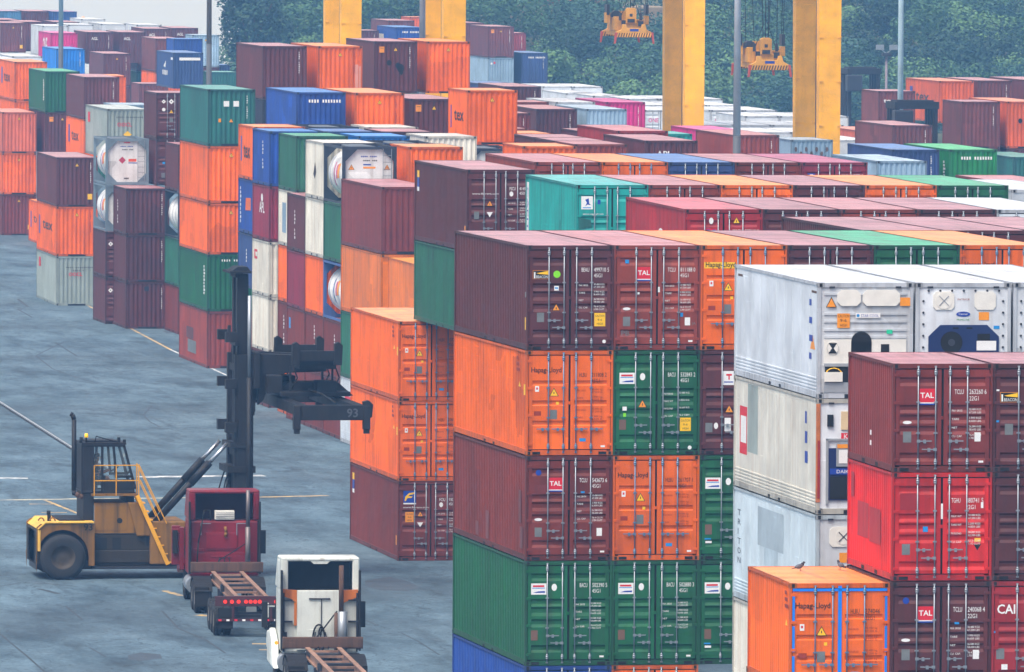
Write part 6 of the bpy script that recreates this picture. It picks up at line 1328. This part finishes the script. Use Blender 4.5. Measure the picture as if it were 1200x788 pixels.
# ------------------------------------------------------------------ other machines far off
def straddle(x,y,h,w,l,label):
    root=empty('straddle_carrier',(x,y,0),0,label,'straddle carrier'); c=MASTM
    for xx in (0,w-.28):
        for yy in (0,l*.33,l*.66,l-.3): b=MB(); b.box(xx,xx+.28,yy,yy+.3,1.2,h-.5); obj('leg',b,[c],root)
    b=MB(); b.box(-.05,w+.05,-.1,l+.1,h-.55,h-.1); b.box(.2,w-.2,.4,l-.4,h-.1,h); obj('top_frame',b,[c],root)
    b=MB()
    for xx in (-.1,w-.35): b.box(xx,xx+.45,-.6,l+.6,.75,1.25)
    obj('wheel_beam',b,[c],root)
    for xx in (.1,w-.1):
        for k in range(4): wheel(root,xx,-.2+k*(l+.2)/3,.6,.6,.35,'x')
    b=MB(); b.box(-.2,1.0,-.9,.1,h-1.9,h-.6); obj('cab',b,[DARKSTEEL],root)
straddle(148.2,770,10.7,2.6,3.2,'dark hazy straddle carrier top before the wood, beside the lamp post')
straddle(121.15,613.5,11.35,2.75,2.9,'dark straddle carrier frame between the tex container and green container')
def stacker(x,y,rz,label,body,boom,bl,be):
    root=empty('reach_stacker',(x,y,0),rz,label,'reach stacker')
    b=MB(); b.prism([(-3.6,.6),(-3.6,1.9),(-2.6,2.3),(1.5,2.3),(3.2,1.6),(3.2,.6)],-1.4,1.4); obj('body',b,[body],root)
    for xx in (-2.4,2.4):
        for yy in (-1.5,1.5): wheel(root,xx,yy,.85,.85,.6,'y')
    b=MB(); b.box(-1.2,.4,-1.3,-.2,2.3,3.9); c=obj('cab',b,[body],root); b=MB(); b.box(-1.1,.3,-1.32,-1.3,2.9,3.8); b.box(.4,.42,-1.2,-.3,2.9,3.8); obj('window',b,[M('dark_glass',(40,52,66),.15)],c)
    ca,sa=math.cos(be),math.sin(be); p0=Vector((-2.2,0,2.7)); d=Vector((ca,0,sa)); nrm=Vector((-sa,0,ca))
    b=MB(); pts=[p0-nrm*.5,p0+d*bl-nrm*.3,p0+d*(bl+.6)-nrm*.9,p0+d*(bl+.9)-nrm*.3,p0+d*bl+nrm*.35,p0+nrm*.5]
    b.prism([(p.x,p.z) for p in pts],-.35,.35); obj('boom',b,[boom],root)
    b=MB(); b.cyl((1.5,0,2.0),tuple(p0+d*(bl*.5)),.16,n=10); obj('boom_cylinder',b,[DARKSTEEL],root)
    tip=p0+d*(bl+.6)
    b=MB(); b.box(tip.x-1.2,tip.x+1.2,-3,3,tip.z-1.7,tip.z-1.3); b.box(tip.x-.3,tip.x+.3,-.4,.4,tip.z-1.3,tip.z-.6); obj('spreader',b,[boom],root)
CRM=weather('cream_orange',(228,176,112),rough=.55,dirt=.3,rust=.2)
stacker(112.0,1016,0,'cream-orange reach stacker with raised boom at the skyline',CRM,CRM,9.2,R_(62))
stacker(85.6,455,R_(80),'dark reach stacker tucked beside the bright green container',MASTM,MASTM,7.6,R_(58))

# ------------------------------------------------------------------ pigeons on the blue-taped container
def pigeon(x,y,z,rz,label,lean=0):
    root=empty('pigeon',(x,y,z),rz,label,'bird','pigeons on the orange container'); root.scale=(.68,.68,.68)
    G=M('feather_grey',(92,98,110),.7,0,.2); D=M('feather_dark',(36,38,48),.6,0,.2)
    b=MB(); rm=Matrix.Rotation(R_(-22),3,'Y')
    b.ell((0,0,.17),(.15,.075,.082),14,10,0,rm); b.ell((.1,0,.235),(.07,.052,.07),12,8,1); b.ell((.15,0,.30),(.045,.038,.042),12,8,1)
    b.prism([(-.10,.15),(-.30,.09),(-.31,.075),(-.1,.11)],-.035,.035,'y',1); b.cyl((.185,0,.295),(.225,0,.287),.012,.003,6,1)
    for s in (-1,1): b.ell((-.04,s*.062,.175),(.14,.022,.06),10,8,0,rm); b.cyl((.02,s*.03,.1),(.03,s*.03,0),.007,n=5,m=2); b.bar((.0,s*.03,.004),(.07,s*.03,.004),.025,.008,2)
    me=b.mesh('pigeon_body'); [me.materials.append(m) for m in (G,D,M('bird_foot',(180,90,80),.7))]
    o=bpy.data.objects.new('body',me); col.objects.link(o); o.parent=root
pigeon(44.23,235.60,7.78,0.15,'grey pigeon with pale back pecking on the orange container roof')
pigeon(45.31,235.98,7.78,2.00,'dark pigeon perched at the roof corner against the red container')
# ------------------------------------------------------------------ ground, paint, water
def ground_mat():
    m,nt,b=newmat('asphalt'); L=nt.links.new
    tc=N(nt,'ShaderNodeTexCoord')
    def noise(sx,sy,scale,det=6,rough=.6):
        mp=N(nt,'ShaderNodeMapping'); mp.inputs['Scale'].default_value=(sx,sy,1); L(tc.outputs['Object'],mp.inputs[0])
        n=N(nt,'ShaderNodeTexNoise'); n.inputs['Scale'].default_value=scale; n.inputs['Detail'].default_value=det; n.inputs['Roughness'].default_value=rough; L(mp.outputs[0],n.inputs['Vector']); return n.outputs['Fac']
    def rng(x,a,c,d,e):
        r=N(nt,'ShaderNodeMapRange'); r.inputs[1].default_value=a; r.inputs[2].default_value=c; r.inputs[3].default_value=d; r.inputs[4].default_value=e; L(x,r.inputs[0]); return r.outputs[0]
    base=N(nt,'ShaderNodeMix',data_type='RGBA'); base.inputs[6].default_value=lin((56,76,88)); base.inputs[7].default_value=lin((104,130,144)); L(rng(noise(1,.3,.3,10,.72),.36,.64,0,1),base.inputs[0]); last=base.outputs[2]
    def dark(f,rgb):
        nonlocal last
        x=N(nt,'ShaderNodeMix',data_type='RGBA'); x.inputs[7].default_value=lin(rgb); L(f,x.inputs[0]); L(last,x.inputs[6]); last=x.outputs[2]
    dark(rng(noise(1,.5,.35,12,.8),.55,.68,0,.65),(40,50,58))       # oil and rubber smears
    dark(rng(noise(.5,.06,1.6,5,.6),.56,.68,0,.5),(40,50,57))     # wear along the lane
    dark(rng(noise(1.2,.4,.5,12,.8),.57,.70,0,.5),(122,138,146))   # pale worn areas
    dark(rng(noise(1,1,.06,4,.5),.50,.68,0,.45),(58,68,76))         # broad tone change
    v=N(nt,'ShaderNodeTexVoronoi',feature='DISTANCE_TO_EDGE'); mp=N(nt,'ShaderNodeMapping'); mp.inputs['Scale'].default_value=(.16,.10,1); L(tc.outputs['Object'],mp.inputs[0])
    wn=N(nt,'ShaderNodeTexNoise'); wn.inputs['Scale'].default_value=.4; wn.inputs['Detail'].default_value=6; L(tc.outputs['Object'],wn.inputs['Vector'])
    mx=N(nt,'ShaderNodeMix',data_type='VECTOR'); mx.inputs[0].default_value=.32; L(mp.outputs[0],mx.inputs[4]); L(wn.outputs['Color'],mx.inputs[5]); L(mx.outputs[1],v.inputs['Vector'])
    dark(rng(v.outputs['Distance'],.0,.016,.75,0),(34,40,46))       # cracks
    dark(rng(noise(1,.5,6,8,.75),.42,.66,0,.45),(52,62,70))
    L(last,b.inputs['Base Color']); b.inputs['Roughness'].default_value=.82; b.inputs['Specular IOR Level'].default_value=.3
    bp=N(nt,'ShaderNodeBump'); bp.inputs['Strength'].default_value=.3; bp.inputs['Distance'].default_value=.02; L(noise(1,1,3,6),bp.inputs['Height']); L(bp.outputs[0],b.inputs['Normal'])
    return m
g=MB(); g.face([(-380,-15,0),(1150,-15,0),(1150,925,0),(-380,925,0)]); g.face([(100,925,0),(1150,925,0),(1150,1060,0),(100,1060,0)]) ; g.face([(-380,925,0),(100,925,0),(100,1060,0),(-380,1060,0)])
o=obj('ground',g,[ground_mat()]); o['kind']='structure'
def linemat(name,rgb):
    m,nt,b=newmat(name); L=nt.links.new; tc=N(nt,'ShaderNodeTexCoord'); n=N(nt,'ShaderNodeTexNoise'); n.inputs['Scale'].default_value=1.6; n.inputs['Detail'].default_value=8; n.inputs['Roughness'].default_value=.7; L(tc.outputs['Object'],n.inputs['Vector'])
    r=N(nt,'ShaderNodeMapRange'); r.inputs[1].default_value=.42; r.inputs[2].default_value=.62; L(n.outputs['Fac'],r.inputs[0])
    x=N(nt,'ShaderNodeMix',data_type='RGBA'); x.inputs[6].default_value=lin(rgb); x.inputs[7].default_value=lin((96,104,110)); L(r.outputs[0],x.inputs[0]); L(x.outputs[2],b.inputs['Base Color']); b.inputs['Roughness'].default_value=.7; return m
LW=linemat('line_white',(214,218,216)); LY_=linemat('line_yellow',(206,170,96)); LG=linemat('line_cream',(206,200,170))
def line(pts,w,mat,name='road_marking'):
    b=MB()
    for (x0,y0),(x1,y1) in zip(pts,pts[1:]):
        d=Vector((x1-x0,y1-y0,0)).normalized(); n=Vector((-d.y,d.x,0))*(w/2)
        b.face([(x0-n.x,y0-n.y,.004),(x1-n.x,y1-n.y,.004),(x1+n.x,y1+n.y,.004),(x0+n.x,y0+n.y,.004)])
    o=obj(name,b,[mat]); o['kind']='structure'
line([(36,405.6),(43.5,405)],.8,LW); line([(48.2,405.3),(48.99,405.55),(51.8,405.97),(53.5,406.1)],1.0,LW); line([(36,389.4),(44.0,390.9),(51.3,391.5)],.55,LG); line([(51.3,391.5),(54.3,392.4)],.5,LY_)
line([(42.6,390.3),(43.0,381),(42.95,377)],.16,LY_); line([(41.7,387.7),(42.7,387.65)],.35,LY_); line([(41.6,382.3),(42.6,382.24)],.35,LY_); line([(41.1,314.7),(41.8,314.6)],.4,LY_); line([(41.0,312.2),(41.7,312.1)],.4,LY_); line([(41.2,339.0),(41.5,336.5)],.25,LY_); line([(40.9,327.5),(42.2,326.0)],.5,LY_)
line([(65.6,585),(64.58,555.5),(63.34,518.9)],.16,LY_); line([(63.34,518.9),(62.74,488.5),(62.4,470)],.14,LW)
SKID=plain('skid_rubber',(56,66,74),.85,0,.3,1.5)
for pts,wd_ in [([(59.63, 529.46), (58.75, 528.45), (57.04, 520.31), (55.4, 512.1), (54.76, 498.18), (54.93, 490.28), (55.31, 484.35)], 0.14), ([(58.09, 527.09), (57.52, 511.37)], 0.18), ([(55.52, 462.03), (54.12, 453.74), (53.72, 447.93), (53.66, 443.71)], 0.12), ([(50.82, 437.09), (51.32, 433.52), (51.85, 428.16)], 0.16), ([(60.58, 569.87), (60.24, 558.82)], 0.2), ([(61.06, 584.29), (62.11, 584.27), (61.52, 573.08)], 0.3), ([(33.44, 319.67), (33.38, 315.83), (33.31, 309.94), (33.18, 303.81)], 0.12), ([(36.91, 340.34), (37.13, 339.4), (37.36, 337.77)], 0.35), ([(36.95, 331.84), (36.82, 325.56)], 0.13), ([(35.69, 313.65), (35.77, 309.73)], 0.12), ([(35.35, 307.37), (36.08, 306.65), (37.04, 306.0)], 0.2), ([(39.95, 329.4), (39.53, 321.44), (39.82, 316.29), (39.74, 310.85)], 0.14), ([(35.73, 341.6), (36.66, 343.41), (37.51, 342.87), (38.42, 341.39)], 0.15), ([(46.59, 318.97), (46.61, 315.27), (46.45, 309.53)], 0.1), ([(46.21, 324.72), (46.29, 322.02)], 0.12)]: line(pts,wd_*.6,SKID,'skid_mark')
for pts in [[(48.86, 343.37), (49.98, 345.46), (50.36, 342.82), (50.29, 339.82), (49.62, 338.18), (48.71, 338.68), (48.5, 340.82)], [(36.56, 310.37), (37.09, 311.39), (37.63, 310.63), (37.47, 308.89), (36.67, 307.91), (36.35, 308.64)], [(65.59, 541.3), (66.75, 543.39), (66.23, 539.16), (65.45, 538.13)]]:
    b=MB(); b.face([(x,y,.004) for x,y in pts]); o=obj('asphalt_patch',b,[plain('patch_asphalt',(62,74,84),.85,0,.2,1.2)]); o['kind']='structure'
b=MB(); pts=[(50.2,540),(49.4,500),(48.63,465.3),(47.72,424.4),(47.6,418)]
for (x0,y0),(x1,y1) in zip(pts,pts[1:]): b.bar((x0,y0,.03),(x1,y1,.03),.085,.06)
o=obj('kerb',b,[M('kerb_concrete',(150,158,164),.7,0,.25)]); o['kind']='structure'
b=MB()
for (x0,y0),(x1,y1) in zip(pts,pts[1:]): b.bar((x0-.11,y0,.006),(x1-.11,y1,.006),.12,.012); b.bar((x0+.10,y0,.005),(x1+.10,y1,.005),.09,.01)
o=obj('kerb_dark_strip',b,[BLACK]); o['kind']='structure'  # plain dark strips along both sides of the kerb
m,nt,bb=newmat('sea_water'); bb.inputs['Base Color'].default_value=(.86,.88,.88,1); bb.inputs['Roughness'].default_value=.5; bb.inputs['Specular IOR Level'].default_value=.2; bb.inputs['IOR'].default_value=1.33  # pale base colour carries the bright sky sheen and mist over the water
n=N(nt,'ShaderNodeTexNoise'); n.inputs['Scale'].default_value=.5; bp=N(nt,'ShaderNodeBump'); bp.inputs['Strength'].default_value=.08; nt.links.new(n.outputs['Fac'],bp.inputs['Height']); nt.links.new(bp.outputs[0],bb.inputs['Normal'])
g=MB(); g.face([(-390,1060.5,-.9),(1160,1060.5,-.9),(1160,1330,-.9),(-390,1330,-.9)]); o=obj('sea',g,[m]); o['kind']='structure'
g=MB(); g.box(-380,1150,1060,1060.4,-1.2,.1); o=obj('quay',g,[M('quay_concrete',(130,132,130),.8)]); o['kind']='structure'

# ------------------------------------------------------------------ wooded hill
def sst(a): a=max(0,min(1,a)); return a*a*(3-2*a)
from mathutils import noise as mn
def hill(x,y):
    return sst((x-(.1265*y+1))/10)*(sst((y-934)/80)*11.0+sst((y-1030)/90)*12)*(1+.12*mn.noise((x*.03,y*.03,0)))
def hill_z(x,y): return 12.7 if (160<x<173 and 1008<y<1024) else hill(x,y)
g=MB(); nx,ny=90,70; X0,X1,Y0,Y1=105,420,930,1290
for j in range(ny+1):
    for i in range(nx+1):
        x=X0+(X1-X0)*i/nx; y=Y0+(Y1-Y0)*j/ny; z=hill(x,y)
        g.v.append((x,y,z+.006 if z>.01 else -.3))
for j in range(ny):
    for i in range(nx):
        a=j*(nx+1)+i; g.f.append((a,a+1,a+nx+2,a+nx+1)); g.m.append(0); g.sm.append(True)
o=obj('hill',g,[plain('hill_earth',(78,84,58),.9,0,.3,.2)]); o['kind']='structure'
b=MB(); b.box(159,176,1007,1026,9.5,12.70); o=obj('hill_terrace',b,[plain('terrace_earth',(136,124,104),.9,0,.25,.4)]); o['kind']='structure'
def leafmat(n,rgb): 
    m,nt,b=newmat(n); L=nt.links.new; ge=N(nt,'ShaderNodeNewGeometry'); r=N(nt,'ShaderNodeMapRange'); r.inputs[3].default_value=.8; r.inputs[4].default_value=1.22; L(ge.outputs['Random Per Island'],r.inputs[0])
    h=N(nt,'ShaderNodeHueSaturation'); h.inputs['Color'].default_value=lin(rgb); L(r.outputs[0],h.inputs['Value']); L(h.outputs[0],b.inputs['Base Color']); b.inputs['Roughness'].default_value=.6; b.inputs['Specular IOR Level'].default_value=.25; return m
LEAF=[leafmat('leaf_mid',(62,98,64)),leafmat('leaf_dark',(42,72,54)),leafmat('leaf_light',(88,124,78)),leafmat('leaf_haze_blue',(52,88,70))]  # the bluish leaf tone has some distance haze mixed into its colour
BARK=plain('bark',(84,68,54),.9,0,.3,4)
def leaf(b,p,nv,s,mi,r):
    t=Vector((r.gauss(0,1),r.gauss(0,1),r.gauss(0,1))); nv=(nv+t*.55).normalized(); u=nv.cross(Vector((r.random()-.5,r.random()-.5,.9))).normalized(); w=nv.cross(u)
    a=s*(.7+.6*r.random()); c=s*(.45+.4*r.random())
    b.face([p-u*a,p+w*c*.9-u*a*.1,p+u*a,p-w*c],mi)
def crown(b,c,rx,rz,n,s,mi,r):
    # lumpy crown: several lobes, leaves thick on the outside, a few inside
    lobes=[(Vector((0,0,0)),.72)]
    for k in range(9):
        a=r.random()*6.28; e=r.uniform(-.35,1.0); q=Vector((math.cos(a)*math.cos(e),math.sin(a)*math.cos(e),math.sin(e)))*r.uniform(.45,.78); lobes.append((q,r.uniform(.28,.5)))
    tot=sum(l[1]**2 for l in lobes)
    for q,lr in lobes:
        for k in range(int(n*lr*lr/tot)):
            d=Vector((r.gauss(0,1),r.gauss(0,1),r.gauss(0,1)+.25)).normalized(); rr=lr*(1-.35*r.random()**2)
            p=q+d*rr; leaf(b,Vector((c[0]+p.x*rx,c[1]+p.y*rx,c[2]+p.z*rz)),d,s,mi,r)
rw=random.Random(3)
wd=MB(); cnt=0
y=936.0
while y<1040:
    x=.1265*y+2.0+rw.random()*2
    while x<212:
        px,py=x+rw.uniform(-1.5,1.5),y+rw.uniform(-2,2); R0=rw.uniform(2.6,5.4)
        ok=not(143<px<156 and py<976) and not(157<px<179 and 990<py<1030) and px-R0>.1265*py-3.0
        if ok:
            z=hill(px,py); hz=rw.uniform(3.2,5.2)*(R0/3.3)
            if 155<px<180 and py>975: hz*=.7
            crown(wd,(px,py,z+hz*.75),R0,R0*rw.uniform(.75,1.15),int((2100 if y<1000 else 1500)*(R0/3.6)**1.3),.11+.015*R0,rw.choice((0,0,1,2,2,3,3)),rw); cnt+=1
        x+=R0*1.2+rw.uniform(.3,1.4)
    y+=7.5
o=obj('wood',wd,LEAF); tag(o,'dense hazy green wood covering the hill behind the yard','woodland',None,'stuff')
def tree(x,y,h,R0,mi,label,n=1800,s=.2):
    root=empty('tree',(x,y,hill(x,y)),0,label,'tree','trees at the edge of the wood'); r=random.Random(int(x*10))
    b=MB(); b.cyl((0,0,-.3),(.1,0,h*.55),R0*.07,R0*.045,n=8)
    for k in range(6):
        a=k*1.05+r.random(); b.cyl((.05,0,h*(.3+.05*k)),(R0*.6*math.cos(a),R0*.6*math.sin(a),h*(.55+.06*k)),R0*.035,R0*.012,n=6)
    obj('trunk',b,[BARK],root)
    b=MB(); crown(b,(0,0,h*.66),R0,h*.36,n,s,0,r); obj('crown',b,[LEAF[mi]],root)
tree(152.0,944,9.5,3.6,2,'pale feathery tree at the foot of the wood, past the hazy navy container',5200)
tree(159.5,940,6.2,2.8,2,'low pale green tree at the foot of the wood above the white roofs',4000)
tree(123.6,948,17,4.2,1,'tall dark tree at the water end of the wood, behind the brown pole',7000)
tree(169.5,952,8.8,3.3,0,'rounded tree below the hillside containers at the foot of the wood',4500)

# ------------------------------------------------------------------ air
hb=MB(); hb.box(-400,1170,-30,1340,-2.2,37); hz_m=bpy.data.materials.new('haze_air'); hz_m.use_nodes=True; nt=hz_m.node_tree; nt.nodes.clear()
out=nt.nodes.new('ShaderNodeOutputMaterial'); pv=nt.nodes.new('ShaderNodeVolumePrincipled'); pv.inputs['Color'].default_value=(.26,.56,1,1); pv.inputs['Absorption Color'].default_value=(1,1,1,1); pv.inputs['Density'].default_value=HAZE; pv.inputs['Anisotropy'].default_value=.2; nt.links.new(pv.outputs[0],out.inputs['Volume'])
o=obj('haze',hb,[hz_m]); o['kind']='stuff'

# pale overcast sky low over the water
m=bpy.data.materials.new('overcast_sky'); m.use_nodes=True; nt=m.node_tree; nt.nodes.clear(); em=nt.nodes.new('ShaderNodeEmission'); oo=nt.nodes.new('ShaderNodeOutputMaterial'); em.inputs['Color'].default_value=(.86,.93,1,1); em.inputs['Strength'].default_value=.47; nt.links.new(em.outputs[0],oo.inputs[0])
g=MB(); n=48
for i in range(n+1):
    a=R_(-75+150*i/n); g.v+=[(1600*math.sin(a),1600*math.cos(a),-60),(1600*math.sin(a),1600*math.cos(a),420)]
for i in range(n): g.f.append((2*i,2*i+2,2*i+3,2*i+1)); g.m.append(0); g.sm.append(True)
o=obj('sky',g,[m]); o['kind']='structure'
# ------------------------------------------------------------------ light, sky, camera
S=Vector((-.36,-.40,1.0)).normalized()
w=bpy.data.worlds.new('World'); sc.world=w; w.use_nodes=True; nt=w.node_tree; bg=nt.nodes['Background']; sky=nt.nodes.new('ShaderNodeTexSky'); sky.sky_type='NISHITA'; sky.sun_disc=False
sky.sun_elevation=math.asin(S.z); sky.sun_rotation=math.atan2(S.x,S.y); sky.air_density=1.0; sky.dust_density=5.0; sky.ozone_density=1.0; sky.altitude=0
nt.links.new(sky.outputs[0],bg.inputs['Color']); bg.inputs['Strength'].default_value=.115
sun=bpy.data.lights.new('sun','SUN'); sun.energy=1.5; sun.angle=R_(24); sun.color=(1,.965,.92); so=bpy.data.objects.new('sun',sun); col.objects.link(so); so.rotation_euler=(-S).to_track_quat('-Z','Y').to_euler(); so.location=(0,0,80)
cam=bpy.data.cameras.new('camera'); co=bpy.data.objects.new('camera',cam); col.objects.link(co); sc.camera=co
f,yaw,pit,roll=11534.5,R_(8.947),R_(2.561),R_(.314)
fw=Vector((math.sin(yaw)*math.cos(pit),math.cos(yaw)*math.cos(pit),-math.sin(pit))); r0=Vector((math.cos(yaw),-math.sin(yaw),0)); u0=r0.cross(fw)
r2=math.cos(roll)*r0+math.sin(roll)*u0; u2=-math.sin(roll)*r0+math.cos(roll)*u0
mt=Matrix((r2,u2,-fw)).transposed().to_4x4(); mt.translation=Vector((0,0,24.195)); co.matrix_world=mt
cam.sensor_fit='HORIZONTAL'; cam.sensor_width=36; cam.lens=36*f/1200; cam.clip_start=1; cam.clip_end=9000
vs=sc.view_settings; vs.view_transform='Standard'; vs.look='None'; vs.gamma=1; vs.exposure=EXPO
cy=sc.cycles; cy.max_bounces=6; cy.diffuse_bounces=2; cy.glossy_bounces=3; cy.transmission_bounces=4; cy.volume_bounces=1; cy.transparent_max_bounces=6; cy.use_adaptive_sampling=True; cy.adaptive_threshold=.015
cy.use_denoising=True; cy.denoiser='OPENIMAGEDENOISE'; cy.sample_clamp_indirect=6
